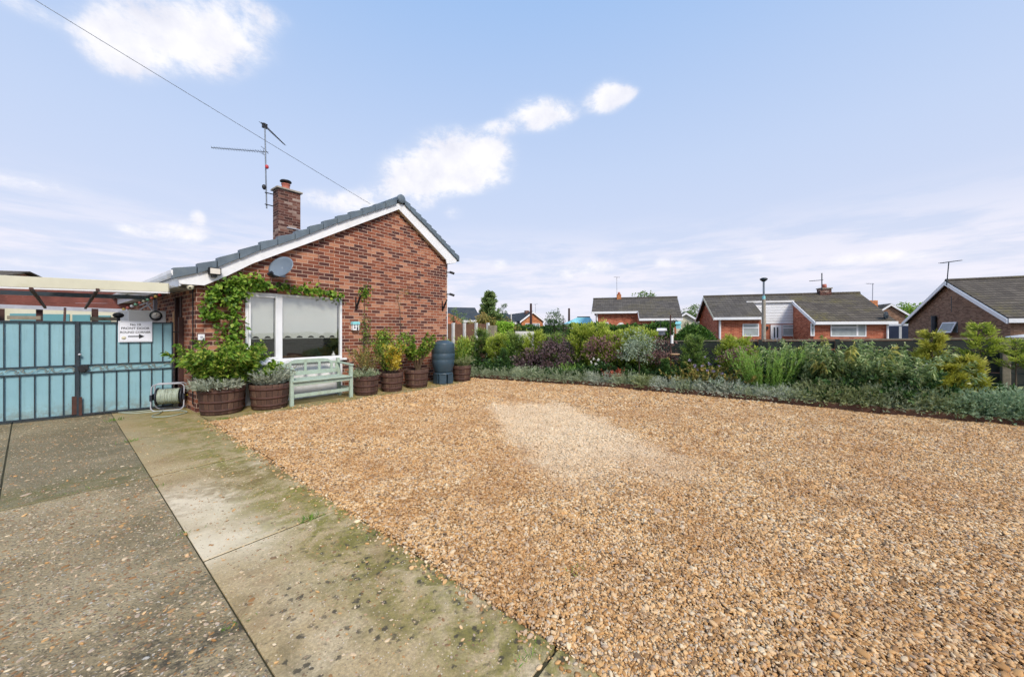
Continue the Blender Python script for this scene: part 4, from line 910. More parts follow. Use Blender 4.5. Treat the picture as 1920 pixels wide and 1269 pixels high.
for pp, n, wd in zip(paths, dens, wid):
    q = np.array([tuple(v) for v in wallpath(pp)]); mb.tube([tuple(v) for v in q], .007, 5, cap=False)
    t = R.random(n)*(len(q)-1); k = np.minimum(t.astype(int), len(q)-2); f = (t-k)[:, None]; P = q[k]*(1-f)+q[k+1]*f
    cl = np.round(R.random(n)*12)/12; P[:, 0] += R.normal(size=n)*wd*.8; P[:, 2] += R.normal(size=n)*wd-.02; P[:, 1] -= R.random(n)*.13
    P[:, 1] = np.minimum(P[:, 1], -.012)
    Dn = R.normal(size=(n, 3))*.55+np.array([0, -.5, -.55]); Ps.append(P); Ds.append(Dn)
P = np.concatenate(Ps); Dn = np.concatenate(Ds); leaves('foliage', P, Dn, .055+.06*R.random(len(P)), .65, M['vine'], vine, R)
mb.build('stem', M['bark'], vine)
def wallplant(name, lab, pp, n, wd, mat, ll=.05):
    q = np.array([tuple(v) for v in wallpath(pp)]); o = empty(name, (q[0][0], -.03, 0), 0, lab, 'climbing plant'); MB().tube([tuple(v) for v in q], .006, 5).build('stem', M['bark'], o)
    t = R.random(n)*(len(q)-1); k = np.minimum(t.astype(int), len(q)-2); f = (t-k)[:, None]; P = q[k]*(1-f)+q[k+1]*f
    P[:, 0] += R.normal(size=n)*wd; P[:, 2] += R.normal(size=n)*wd; P[:, 1] = np.minimum(P[:, 1]-R.random(n)*.1, -.012)
    leaves('foliage', P, R.normal(size=(n, 3))+np.array([0, -.4, -.2]), ll*(.6+.7*R.random(n)), .55, M[mat], o, R)
wallplant('climbing_plant', 'small tuft of lime green leaves high on the wall above the black bracket', [(690, 640), (683, 600), (684, 545), (685, 538)], 20, .02, 'vine')
wallplant('climbing_plant', 'dull green climber growing beside the cottage ornament', [(684, 690), (682, 640), (683, 598)], 380, .07, 'conif_mid', .045)
q = wallpath([(684, 548)])[0]; o = bpy.data.objects['climbing_plant']; P = np.array([tuple(q)])+R.normal(size=(110, 3))*np.array([.07, .02, .09]); P[:, 1] = np.minimum(P[:, 1], -.02)
leaves('foliage', P, R.normal(size=P.shape)+np.array([0, -.5, -.2]), .05+.03*R.random(110), .6, M['vine'], o, R)
wallplant('climbing_plant', 'thin leafy climber reaching up the wall from the golden plant', [(740, 690), (722, 640), (712, 630), (728, 628)], 330, .09, 'bush_green', .06)
wallplant('climbing_plant', 'sparse faded tendrils on bare wires high on the brick gable', [(752, 640), (750, 580), (744, 552), (762, 545), (790, 560)], 60, .05, 'autumn', .04)

# ================================================================== WATER BUTT
c, r = place_round(831, 721, 44); wb = empty('water_butt', (c.x, c.y, 0), 0, 'dark blue-grey plastic water butt on a stand at the far end of the gable', 'water butt')
zt = ztop(G(831, 721), 638); s = zt/1.27; zs = .27
prof = [(0, zs), (r*.70, zs), (r*.80, zs+.06), (r*.93, zs+.22), (r*.985, zs+.36), (r*.972, zs+.368), (r*.985, zs+.376), (r, zs+.52), (r*.985, zs+.528), (r, zs+.536), (r*.97, zs+.70), (r*.93, zs+.78)]
k = (zt-.06-zs)/.82; prof = [(a, zs+(z-zs)*k) for a, z in prof]; zl = zs+.78*k
MB().lathe(prof, (c.x, c.y, 0), 40).build('body', M['butt'], wb)
MB().lathe([(r*.93, zl), (r*.90, zl+.02), (r*.78, zl+.05), (r*.55, zl+.06), (r*.54, zl+.085), (0, zl+.09)], (c.x, c.y, 0), 40).build('lid', M['butt'], wb)
for k in range(7):
    a = k*math.pi*2/7+.35; MB().prism([(c.x+math.cos(a+d)*r*q, c.y+math.sin(a+d)*r*q, 0) for d, q in ((-.37, .86), (-.37, .66), (.37, .66), (.37, .86))], (0, 0, zs)).build('leg', M['butt'], wb, .01)
MB().lathe([(0, zs-.03), (r*.82, zs-.03), (r*.84, zs), (r*.72, zs+.02), (0, zs+.02)], (c.x, c.y, 0), 32).build('stand', M['butt'], wb)

# ================================================================== GATES AND CARPORT
gl, gr = G(0, 797), G(325, 764); gd = (gr-gl); gd.z = 0; gd.normalize(); gn = Vector((gd.y, -gd.x, 0))
def gpt(px):
    dd = FW+RT*((px-CX)/F); A = np.array([[dd.x, -gd.x], [dd.y, -gd.y]]); bvec = np.array([gl.x-CAMP.x, gl.y-CAMP.y]); t, s_ = np.linalg.solve(A, bvec); return s_
s145, s325 = gpt(145), gpt(325); GT, GB = 1.53, .03
def gp(s_, off, z): v = gl+gd*s_+gn*off; return Vector((v.x, v.y, z))
def leaf(s0, s1, lab, nb):
    root = empty('driveway_gate', tuple(gp(s0, 0, 0)), 0, lab, 'gate', 'pair of pale blue driveway gates'); I = M['iron']
    fw = .023; mb = MB()
    for z in (GB+fw/2, GT-fw/2, .83, .715): mb.beam(gp(s0+fw, 0, z), gp(s1-fw, 0, z), fw if z in (GB+fw/2, GT-fw/2) else .018, fw if z in (GB+fw/2, GT-fw/2) else .016)
    for s_ in (s0+fw/2, s1-fw/2): mb.beam(gp(s_, 0, GB), gp(s_, 0, GT), fw, fw)
    mb.build('frame', I, root)
    for i in range(1, nb):
        s_ = s0+(s1-s0)*i/nb
        MB().beam(gp(s_, 0, GB+fw), gp(s_, 0, .707), .012, .012).beam(gp(s_, 0, .838), gp(s_, 0, GT-fw), .012, .012).build('bar', I, root)
    mb = MB(); n = nb//2
    for i in range(n):
        a = s0+(s1-s0)*(i+.5)/n; w = (s1-s0)/n*.46
        for sg_ in (-1, 1):
            pts = []
            for j in range(22):
                t = j/21
                if t < .6: u = t/.6; pts.append(gp(a+sg_*w*(.08+.86*u), .004, .772+.036*math.sin(u*math.pi*1.0+math.pi*.0)*(1 if sg_ > 0 else -1)))
                else: u = (t-.6)/.4; an = u*math.pi*1.7; rr = .026*(1-u*.55); pts.append(gp(a+sg_*(w*.94-.0-rr*math.sin(an)*1.0), .004, .772+(.0+rr*(1-math.cos(an))*.9-.0)*(-1 if sg_ > 0 else 1)))
            mb.tube(pts, .0045, 5)
    mb.build('scrollwork', M['oldwood'], root)
    mb = MB(); 
    z0, z1 = GB+.01, GT-.01
    mb.prism([gp(s0+.006, -.022, z0), gp(s1-.006, -.022, z0), gp(s1-.006, -.022, z1), gp(s0+.006, -.022, z1)], -gn*.012); mb.build('panel', M['gate_blue'], root)
    return root
w_leaf = s325-s145
g2 = leaf(s145+.004, s325, 'right leaf of the pale blue boarded iron gates, with the white sign', 8)
g1 = leaf(s145-w_leaf-.28, s145-.004, 'left leaf of the pale blue boarded iron gates, cut by the frame edge', 10)
MB().beam(gp(s145+.01, .02, .78), gp(s145+.12, .02, .79), .03, .07).tube([gp(s145+.06, .03, .75), gp(s145+.06, .05, .75)], .03, 10).build('latch', M['black'], g2)
MB().beam(gp(s145-.03, .02, .05), gp(s145-.03, .02, .34), .05, .02).beam(gp(s145+.035, .02, .03), gp(s145+.035, .02, .32), .035, .02).build('drop_bolt', M['hoop'], g1)
MB().prism([gp(s145-.008, .016, GB), gp(s145+.022, .016, GB), gp(s145+.022, .016, GT), gp(s145-.008, .016, GT)], gn*.006).build('meeting_stile', M['iron'], g2)
MB().sphere(gp(s145+.03, .035, 1.0), .02, 10).build('knob', M['beam'], g2)
for hz_ in (.3, 1.36): MB().beam(gp(s325-.02, .0, hz_), gp(s325+.07, .0, hz_), .03, .02).build('hinge', M['black'], g2)
MB().beam(gp(s325+.075, -.0, 0), gp(s325+.075, -.0, 1.62), .06, .06)
tag(MB().beam(gp(s325+.10, -.03, -.02), gp(s325+.10, -.03, 1.62), .07, .07).build('gate_post', M['darkwood']), 'dark timber post between the gate hinge and the brick side wall', 'gate post')
# sign
sa, sb = gpt(222), gpt(285.5); z1 = GT+.012; z0 = 1.19
sg_o = empty('gate_sign', tuple(gp(sa, .02, 0)), 0, 'white notice with arrow fixed on top of the right gate leaf', 'sign')
MB().prism([gp(sa, .016, z0), gp(sb, .016, z0), gp(sb, .016, z1), gp(sa, .016, z1)], gn*.006).build('board', M['sign'], sg_o)
def text_mesh(txt, size, ctr, xdir, ydir, nrm, mat, parent, name='lettering', sx=1.0):
    cu = bpy.data.curves.new('lettering', 'FONT'); cu.body = txt; cu.size = size; cu.align_x = 'CENTER'; cu.align_y = 'CENTER'; cu.extrude = .0006; cu.offset = size*.018
    to = bpy.data.objects.new('tmp', cu); COL.objects.link(to); dg = bpy.context.evaluated_depsgraph_get(); me = bpy.data.meshes.new_from_object(to.evaluated_get(dg)); bpy.data.objects.remove(to)
    mb = MB(); V = [Vector(ctr)+Vector(xdir)*v.co.x*sx+Vector(ydir)*v.co.y+Vector(nrm)*v.co.z for v in me.vertices]; mb.raw(V, [tuple(p.vertices) for p in me.polygons]); return mb.build(name, mat, parent)
sw, sh = sb-sa, z1-z0; cxs = (sa+sb)/2; Zv = Vector((0, 0, 1))
def ln(txt, fz, size, sx=1.0): text_mesh(txt, size, gp(cxs, .0235, z0+sh*fz), gd, Zv, gn, M['text'], sg_o, sx=sx)
ln('No 10', .83, .050); ln('FRONT DOOR', .65, .052, 1.0); ln('ROUND CORNER', .46, .050, .92)
MB().prism([gp(cxs+sw*a, .0232, z0+sh*q) for a, q in ((-.22, .24), (.10, .24), (.10, .15), (.27, .265), (.10, .38), (.10, .29), (-.22, .29))], gn*.001).build('arrow', M['text'], sg_o)
MB().lathe([(0, 0), (.028, 0), (.028, .001), (0, .001)], gp(cxs-sw*.34, .0232, z0+sh*.2), 16, axis=tuple(gn)).build('emblem', M['cream'], sg_o)
mb = MB(); e_ = .014
for (a, q, c_, d_) in ((sa+e_, z0+e_, sb-e_, z0+e_), (sa+e_, z1-e_, sb-e_, z1-e_), (sa+e_, z0+e_, sa+e_, z1-e_), (sb-e_, z0+e_, sb-e_, z1-e_)): mb.beam(gp(a, .0232, q), gp(c_, .0232, d_), .0012, .002)
mb.build('border', M['iron'], sg_o)

# carport: cream fascia, steel bar, timber gable behind
cp = empty('carport', tuple(Vector((-2.2, 1.5, 0))), 0, 'lean-to carport with long cream fascia board behind the blue gates', 'carport')
fa, fb = DP(-60, 513, 5.52), DP(315, 531, 5.85); zA, zB = fb.z, fb.z-.137; dzf = Vector((0, 0, fa.z-fb.z))
fa.z = fb.z = 0; fd = (fb-fa).normalized(); fn = None; fn = Vector((-fd.y, fd.x, 0))
MB().prism([fa+dzf+Vector((0, 0, zB-.04)), fb+Vector((0, 0, zB)), fb+Vector((0, 0, zA)), fa+dzf+Vector((0, 0, zA))], fn*.03).build('fascia', M['cream'], cp, .004)
MB().prism([fa+dzf+Vector((0, 0, zB-.068)), fb+Vector((0, 0, zB-.025)), fb+Vector((0, 0, zB-.002)), fa+dzf+Vector((0, 0, zB-.043))], fn*.04).build('drip_edge', M['white_old'], cp)
# roof sheet
MB().prism([fa+dzf+fn*.031+Vector((0, 0, zA-.05)), fb+fn*.031+Vector((0, 0, zA-.05)), fb+fn*.031+Vector((0, 0, zA-.03)), fa+dzf+fn*.031+Vector((0, 0, zA-.03))], fn*2.6).build('roof_sheet', M['sheet'], cp)
b0_, b1_ = DP(-40, 546.5, 6.2), DP(292, 559, 7.6); MB().beam(b0_, b1_, .06, .075).build('cross_beam', M['iron'], cp)
for (p0, p1) in (((58, 541, 5.3), (85, 577, 8.2)), ((183, 543, 5.7), (160, 578, 8.4)), ((120, 620, 8.2), (122, 577, 8.3))): MB().beam(DP(*p0), DP(*p1), .036, .036).build('rafter', M['darkwood'], cp)
MB().beam(DP(-30, 573, 8.2), DP(240, 583, 8.9), .07, .085).build('gutter', M['beam'], cp)
for px in (2, 74, 178): MB().beam(DP(px, 579, 8.55), DP(px, 700, 8.55), .10, .10).build('post', M['darkwood'], cp)
# timber gable of the outbuilding behind
ob = empty('outbuilding', tuple(Vector((-3, 4.5, 0))), 0, 'red-brown timber clad outbuilding seen under the carport roof', 'outbuilding')
q0, q1 = DP(-150, 545, 9.6), DP(262, 545, 10.2); q0.z = q1.z = 0; qd = (q1-q0).normalized(); qn = Vector((-qd.y, qd.x, 0)); zz = 1.98
for i in range(4):
    za = zz+i*.155; MB().prism([q0+Vector((0, 0, za)), q1+Vector((0, 0, za)), q1+Vector((0, 0, za+.15)), q0+Vector((0, 0, za+.15))], qn*.03).build('board', M['redwood'], ob)
MB().prism([q0+qn*.004+Vector((0, 0, 0)), q1+qn*.004+Vector((0, 0, 0)), q1+qn*.004+Vector((0, 0, 1.975)), q0+qn*.004+Vector((0, 0, 1.975))], qn*.05).build('wall', M['cream'], ob)
def onq(px, py, off=0):
    dd = FW+RT*((px-CX)/F); A = np.array([[dd.x, -qd.x], [dd.y, -qd.y]]); t, s_ = np.linalg.solve(A, np.array([q0.x-CAMP.x, q0.y-CAMP.y])); v = q0+qd*s_-qn*off; v.z = H+(HY-py)/F*t; return v
for (x0, x1, y0) in ((20, 70, 587.5), (78, 131, 588.5), (137, 170, 589.5), (180, 208, 591)):
    a, c_ = onq(x0, y0), onq(x1, y0+.6); MB().prism([Vector((a.x, a.y, 1.3)), Vector((c_.x, c_.y, 1.3)), Vector((c_.x, c_.y, c_.z)), Vector((a.x, a.y, c_.z))], -qn*.02).build('window', M['teal'], ob)
# long timber beam beneath the carport, planks resting on the gate top
for i, (x0, x1, y, lab) in enumerate(((15, 78, 595.5, 'weathered plank behind the left gate leaf'), (170, 221, 597.5, 'weathered plank behind the right gate leaf near the sign'))):
    tag(MB().beam(DP(x0, y, 7.4), DP(x1, y+.5, 7.6), .05, .075).build('plank', M['oldwood']), lab, 'plank', 'weathered planks behind the gates')
tag(MB().beam(DP(-10, 588, 7.8), DP(-4, 700, 7.8), .06, .06).build('support_post', M['oldwood']), 'thin weathered post at the far left behind the gate', 'post')
# grey cabinet with clock
ca0, cb0 = DP(241, 590, 7.1), DP(312, 590, 7.6); ca0.z = cb0.z = 0; cdv = (cb0-ca0).normalized(); cnv = Vector((-cdv.y, cdv.x, 0)); czt = ztop(cb0, 583.5)
cab = empty('grey_cabinet', tuple(ca0), 0, 'pale grey metal cabinet standing behind the gate beside the house wall', 'cabinet')
MB().prism([ca0, cb0, cb0+Vector((0, 0, czt)), ca0+Vector((0, 0, czt))], cnv*.5).build('body', M['greybox'], cab, .01)
def clock_at(px, py):
    dd = FW+RT*((px-CX)/F); A = np.array([[dd.x, -cdv.x], [dd.y, -cdv.y]]); t, s_ = np.linalg.solve(A, np.array([ca0.x-CAMP.x, ca0.y-CAMP.y])); v = ca0+cdv*s_; v.z = H+(HY-py)/F*t; return v
kc = clock_at(291.5, 591.5); clk = empty('wall_clock', (kc.x, kc.y, 0), 0, 'round dark rimmed clock on the pale grey cabinet', 'clock'); ax_n = tuple(-cnv)
MB().lathe([(.075, 0), (.095, 0), (.098, .02), (.075, .022)], kc, 24, axis=ax_n).build('rim', M['iron'], clk)
MB().lathe([(0, .004), (.076, .004), (.076, .008), (0, .008)], kc, 24, axis=ax_n).build('dial', M['white'], clk)
MB().beam(kc-cnv*.012, kc-cnv*.012+Vector((0, 0, .05))+cdv*.02, .008, .004).beam(kc-cnv*.012, kc-cnv*.012+cdv*-.035+Vector((0, 0, .01)), .008, .004).build('hand', M['black'], clk)
kp = DP(222, 600, 6.4); lo2 = empty('solar_lamp', (kp.x, kp.y, 0), 0, 'black mushroom shaped lamp poking up behind the gate left of the sign', 'lamp')
MB().tube([(kp.x, kp.y, 0), (kp.x, kp.y, ztop(kp, 592))], .022, 8).build('stem', M['black'], lo2); MB().sphere((kp.x, kp.y, ztop(kp, 591)), .06, 14, (1.2, 1.2, .8)).build('shade', M['black'], lo2)
# whirligig frame of grey struts by the house
st = empty('drying_frame', tuple(DP(288, 700, 7.9)), 0, 'grey metal clothes airer struts hanging under the eave above the cabinet', 'clothes airer'); st.location.z = 0
for (a, c_) in (((262, 581), (283, 569)), ((274, 567), (287, 584)), ((262, 572), (280, 566))): MB().beam(DP(*a, 7.9), DP(*c_, 7.9), .018, .018).build('strut', M['beam'], st)
MB().beam(DP(291, 600, 7.95), DP(291, 560, 7.95), .06, .06).build('post', M['beam'], st)
gar = empty('light_string', tuple(DP(270, 570, 7.5)), 0, 'string of small coloured balls hanging beneath the carport edge', 'festoon'); gar.location.z = 0
pts = [DP(232+7.5*i, 578-3.0*i, 7.4-.06*i) for i in range(10)]; MB().tube(pts, .005, 5).build('cord', M['black'], gar)
for i, p in enumerate(pts): MB().sphere(p-Vector((0, 0, .02)), .028, 10).build('ball', M[['yellow', 'pink', 'white', 'mint', 'pink', 'cream', 'mint', 'pink', 'yellow', 'red'][i]], gar)
# ================================================================== HOSE REEL
hc = G(318, 768); hx = (gd*.8+RT*.35).normalized(); hy = Vector((-hx.y, hx.x, 0))
hr = empty('hose_reel', (hc.x, hc.y, 0), 0, 'free standing hose reel with white tube frame and pale green hose', 'hose reel')
def hp(a, b_, z): return Vector((hc.x, hc.y, 0))+hx*a+hy*b_+Vector((0, 0, z))
for s_ in (-.12, .12):
    pts = []; W_, Hh, rr = .215, .46, .07
    for (cx_, cz_, a0) in ((W_-rr, rr+.012, -90), (W_-rr, Hh-rr, 0), (-W_+rr, Hh-rr, 90), (-W_+rr, rr+.012, 180)):
        for k in range(6): a = math.radians(a0+90*k/5); pts.append(hp(cx_+rr*math.cos(a), s_*(1-.25*(cz_+rr*math.sin(a))/Hh*1.4), cz_+rr*math.sin(a)))
    MB().tube(pts, .010, 8, closed=True).build('tube_frame', M['beam'], hr)
for s_ in (-1, 1):
    MB().lathe([(0, 0), (.15, 0), (.155, .01), (.15, .02), (0, .02)], hp(s_*.165, 0, .24), 28, axis=tuple(hx)).build('side_disc', M['darkplastic'], hr)
    MB().box(0, 0, 0, 0, 0, 0); MB().beam(hp(s_*.212, -.13, .24), hp(s_*.212, .13, .24), .03, .10).build('hub_bracket', M['darkplastic'], hr)
rnd_ = random.Random(4); pts = []
for i in range(3200):
    a = i*.25; t = i/3200; w = .135*math.sin(t*math.pi*9); q = .105+.022*t+.004*math.sin(a*.37); pts.append(hp(w, math.cos(a)*q, .24+math.sin(a)*q))
MB().tube(pts, .0068, 5).build('hose', M['hose'], hr)
MB().tube([hp(.23, 0, .24), hp(.27, 0, .24)], .012, 8).sphere(hp(.285, 0, .24), .022, 8).build('crank', M['gold'], hr)
lp = [G(285, 770), G(250, 773), G(222, 774), G(250, 776), G(300, 772), G(340, 771), G(350, 774), G(320, 781), G(290, 783), G(286, 780), G(300, 775), G(308, 768)]
cps = [Vector((p.x, p.y, .012)) for p in lp]; sm = []
for i in range(len(cps)-1):
    p0, p1, p2, p3 = cps[max(i-1, 0)], cps[i], cps[i+1], cps[min(i+2, len(cps)-1)]
    for k in range(8):
        t = k/8; sm.append(.5*((2*p1)+(-p0+p2)*t+(2*p0-5*p1+4*p2-p3)*t*t+(-p0+3*p1-3*p2+p3)*t**3))
MB().tube(sm, .008, 6).build('loose_hose', M['hose'], hr)

# ================================================================== BORDER PLANTS
R = np.random.default_rng(21)
# lavender edging: one mound after another, from the barrel end towards the camera
lavs = [(897, .42, 'lav', .34), (925, .40, 'lav', .30), (955, .40, 'lav', .34), (988, .42, 'lav', .42), (1022, .42, 'lav', .42), (1058, .40, 'lav', .38), (1092, .40, 'lav', .38), (1128, .42, 'lav_pale', .38),
        (1172, .42, 'lav', .38), (1212, .40, 'lav_olive', .32), (1250, .42, 'lav_pale', .32), (1290, .42, 'lav', .32), (1330, .42, 'lav_pale', .32), (1366, .46, 'lav_pale', .36), (1410, .45, 'lav', .27), (1450, .45, 'lav_pale', .30), (1490, .45, 'lav', .33),
        (1545, .52, 'lav_olive', .42), (1605, .52, 'lav_olive', .42), (1668, .52, 'lav', .40), (1735, .52, 'lav_olive', .40), (1802, .54, 'lav_deep', .42), (1872, .54, 'lav_deep', .44), (1950, .54, 'lav_deep', .44), (2050, .54, 'lav', .42), (2170, .54, 'lav_olive', .42)]
where = ['first lavender mound at the barrel end of the gravel edging', 'second lavender mound from the barrel end', 'third lavender mound from the barrel end', 'rounded grey-green lavender mound in front of the plum-leaved tree', 'fifth lavender mound from the barrel end', 'sixth lavender mound from the barrel end',
         'seventh lavender mound, just left of the white flowers', 'pale lavender mound beneath the small red-leaved plant', 'lavender mound right of the red-leaved plant', 'olive tinged lavender mound below the silvery small tree', 'pale lavender mound beside the small dark conifer', 'lavender mound right of the bird feeder pole',
         'second pale lavender mound right of the bird feeder pole', 'widest silver lavender mound left of the rosemary bush', 'low lavender mound under the left half of the rosemary bush', 'pale low lavender mound under the right half of the rosemary bush', 'low lavender mound just right of the rosemary bush', 'first large olive-green lavender mound right of the rosemary',
         'second large olive-green lavender mound before the grey-green shrub', 'large grey lavender mound in front of the white roses', 'large lavender mound in front of the golden conifer', 'large blue-green lavender mound below the staked conifer', 'large blue-green lavender mound in front of the grey fence post', 'large lavender mound cut by the right edge of the photo', 'lavender mound just beyond the right edge of the photo', 'last lavender mound at the camera end of the border']
for (px, rr, mt, hh), lab in zip(lavs, where):
    big = px > 1500; p = BG(px, .30 if not big else .48); p.z = .03
    n = 300 if not big else 620
    o = shrub('lavender', p, lab, mt, R, int(n*1.5), rr*.40, (hh+.07)*(1.0 if big else .84), 1.42, 20, .042 if not big else .05, .24, .06, .06, .45, 0, cat='lavender', group='lavender mounds edging the gravel', lmin=.78, tip=.5)

def at(px, s, top=None):
    p = BG(px, s); p.z = .02; return (p, (ztop(p, top) if top else None))
# back row, left part: young lime conifers forming a hedge line
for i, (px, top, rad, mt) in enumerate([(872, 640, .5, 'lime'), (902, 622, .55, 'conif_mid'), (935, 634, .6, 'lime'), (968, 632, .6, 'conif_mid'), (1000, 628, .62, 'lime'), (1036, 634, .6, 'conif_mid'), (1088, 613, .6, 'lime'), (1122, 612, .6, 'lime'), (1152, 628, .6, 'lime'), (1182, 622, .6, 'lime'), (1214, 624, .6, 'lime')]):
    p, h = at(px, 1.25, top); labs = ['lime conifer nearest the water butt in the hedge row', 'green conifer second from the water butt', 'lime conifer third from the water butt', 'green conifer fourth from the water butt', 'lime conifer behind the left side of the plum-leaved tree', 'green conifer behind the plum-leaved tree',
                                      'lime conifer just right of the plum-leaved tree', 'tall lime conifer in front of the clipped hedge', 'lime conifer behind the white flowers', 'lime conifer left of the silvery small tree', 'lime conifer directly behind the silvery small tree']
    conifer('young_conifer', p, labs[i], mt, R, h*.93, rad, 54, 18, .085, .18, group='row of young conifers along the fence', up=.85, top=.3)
# dark filling greenery at the foot of the conifers
for i, (px, s, top, mt, lab) in enumerate([(905, .8, 668, 'deepgreen', 'dark leafy shrub low beside the water butt barrel'), (948, .8, 665, 'deepgreen', 'dark leafy shrub left of the plum-leaved tree'), (1108, .9, 672, 'deepgreen', 'dark leafy shrub behind the white flowers'), (1170, 1.0, 672, 'deepgreen', 'dark leafy shrub right of the red plant'), (1215, 1.1, 676, 'deepgreen', 'dark leafy shrub behind the small dark conifer'), (1355, 1.0, 668, 'autumn', 'mixed brown and green shrub left of the rosemary')]):
    p, h = at(px, s, top); shrub('leafy_shrub', p, lab, mt, R, 90, .35, h, 1.0, 46, .08, .5, .15, .1, .9, .006)
p, h = at(945, .75, 690); conifer('dwarf_conifer', p, 'small upright green conifer in front of the dark shrubs, near the barrels', 'deepgreen', R, max(h, .75), .2, 40, 16, .05, .25, up=1.0, top=.2)
# plum leaved trees
p, h = at(1040, .85, 636); tree('plum_tree', p, 'dark plum-leaved small tree in the middle of the conifer row', 'purple', R, h, .58, .12, 44, 60, .26, .06, .6, tr=.03)
p, h = at(985, .8, 655); tree('plum_shrub', p, 'dark plum-leaved shrub just left of the plum tree', 'purple', R, h, .32, .1, 16, 60, .22, .06, .6, tr=.02)
p, h = at(1130, .9, 628); tree('maple', p, 'reddish plum-leaved bush behind the white flowers', 'redpurple', R, h*.98, .45, .3, 18, 60, .24, .065, .5, tr=.02)
p, h = at(1238, 1.0, 630); tree('maple', p, 'reddish plum-leaved bush right of the silvery tree', 'redpurple', R, h*.97, .35, .35, 14, 60, .22, .06, .5, tr=.018)
# silvery tree
p, h = at(1198, .55, 626); tree('silvery_tree', p, 'slender silvery leaved tree with thin bare stems behind the lavender', 'silver', R, h, .42, .38, 34, 55, .2, .055, .4, tr=.022)
p, h = at(1068, .45, 682); shrub('leafy_plant', p, 'small fresh green upright plant between lavender and plum tree', 'rosemary', R, 50, .12, .5, .4, 40, .05, .25, .05, .1, .5, 0)
p, h = at(1120, .5, 672); p2 = p.copy(); o = shrub('white_flower', p, 'plant with a few white flowers behind the lavender', 'deepgreen', R, 30, .14, .55, .7, 26, .06, .5, .1, .1, .9, .004, cat='flower')
def petals(n, c, sp, mat, size, root, name='flower'):
    P = np.array([tuple(c)])+R.normal(size=(n, 3))*np.array(sp); k = 8; Q = np.repeat(P, k, 0); Dn = R.normal(size=(len(Q), 3)); leaves(name, Q, Dn, size*(.8+.4*R.random(len(Q))), .8, M[mat], root, R)
petals(5, p+Vector((-.05, -.05, .58)), (.1, .1, .07), 'whitefl', .05, o)
p, h = at(1147, .42, 680); shrub('red_plant', p, 'small bright red-leaved plant rising behind the lavender', 'redleaf', R, 40, .1, .46, .6, 30, .06, .35, .05, .2, .8, .003, cat='plant')
p, h = at(1247, .55, 690); conifer('dwarf_conifer', p, 'small dense blue-green conifer left of the bird feeder pole', 'deepgreen', R, max(.62, h), .17, 60, 20, .045, .3, up=1.1, top=.15)
for i, (px, s, top, mt, lab) in enumerate([(1278, 1.25, 660, 'deepgreen', 'dark shrub against the fence right of the feeder pole'), (1335, 1.3, 655, 'deepgreen', 'dark shrub against the fence below the round bush'), (1480, 1.3, 665, 'deepgreen', 'dark shrub behind the right side of the rosemary'), (1560, .7, 690, 'deepgreen', 'dark low growth under the left of the arching shrub'), (1640, .7, 694, 'deepgreen', 'dark low growth under the right of the arching shrub'), (1720, 1.2, 668, 'deepgreen', 'dark shrub behind the golden conifer'), (1015, .6, 684, 'deepgreen', 'dark low growth under the plum tree'), (1060, .7, 676, 'deepgreen', 'dark low growth right of the plum tree trunk')]):
    p, h = at(px, s, top); shrub('leafy_shrub', p, lab, mt, R, 70, .30, h, 1.05, 44, .07, .5, .15, .1, .9, .006)
# right of the feeder
for (px, s, top, rad, mt, lab) in ((1302, 1.1, 636, .55, 'conif_mid', 'green feathery conifer right of the bird feeder pole'), (1368, 1.2, 638, .5, 'lime', 'pale green conifer left of the rosemary bush'), (1395, 1.3, 640, .45, 'lime', 'pale conifer just left of the lamp post foot')):
    p, h = at(px, s, top); conifer('young_conifer', p, lab, mt, R, h, rad, 60, 20, .065, .2, group='row of young conifers along the fence', up=.5, top=.2)
p, h = at(1308, .75, 672); o = shrub('flowering_shrub', p, 'bushy shrub with dried lilac flower heads right of the feeder pole', 'autumn', R, 90, .3, h, .9, 50, .06, .5, .1, .15, .9, .005)
petals(14, p+Vector((0, -.1, h*.8)), (.25, .2, .1), 'lilac', .04, o)
p, h = at(1340, .5, 692); o = shrub('flowering_shrub', p, 'low grey-green shrub with lilac flowers behind the silver lavender', 'silver', R, 60, .2, h, 1.0, 40, .06, .5, .1, .15, .9, .004); petals(9, p+Vector((0, -.1, h*.8)), (.2, .15, .06), 'lilac', .04, o)
p, h = at(1385, .8, 655); tree('maple', p, 'dull plum-leaved small tree left of the rosemary bush', 'redpurple', R, h, .3, .35, 12, 60, .2, .055, .5, tr=.015)
p, h = at(1437, .75, 655); shrub('rosemary_bush', p, 'big upright bright green rosemary bush in the border', 'rosemary', R, 300, .40, h*1.10, .42, 90, .045, .18, .04, .05, .55, .004, 'bark_dark', 6, cat='rosemary', lmin=.6, tip=.3)
# large grey-green arching shrub
for (px, s, top, lab) in ((1535, 1.05, 642, 'big arching grey-green shrub right of the rosemary, tallest part'), (1620, 1.1, 645, 'big arching grey-green shrub in front of the long red house window'), (1690, 1.05, 656, 'grey-green arching shrub beside the white roses')):
    p, h = at(px, s, top); o = shrub('arching_shrub', p, lab, 'budd', R, 130, .35, h*1.12, .55, 90, .085, .26, .14, .1, .9, .006, group='arching grey-green shrubs', droop=.5, tip=.45)
p, h = at(1500, 1.1, 652); shrub('arching_shrub', p, 'darker leafy shrub between the rosemary and the arching shrub', 'budd', R, 70, .2, h, .5, 70, .09, .3, .2, .1, .9, .005, droop=.4)
p, h = at(1585, 1.0, 630); shrub('yellowing_shrub', p, 'pale yellowing shoots drooping above the arching shrub', 'budd_yellow', R, 22, .3, h*1.2, .35, 40, .11, .22, .3, .5, .9, .005, droop=.8)
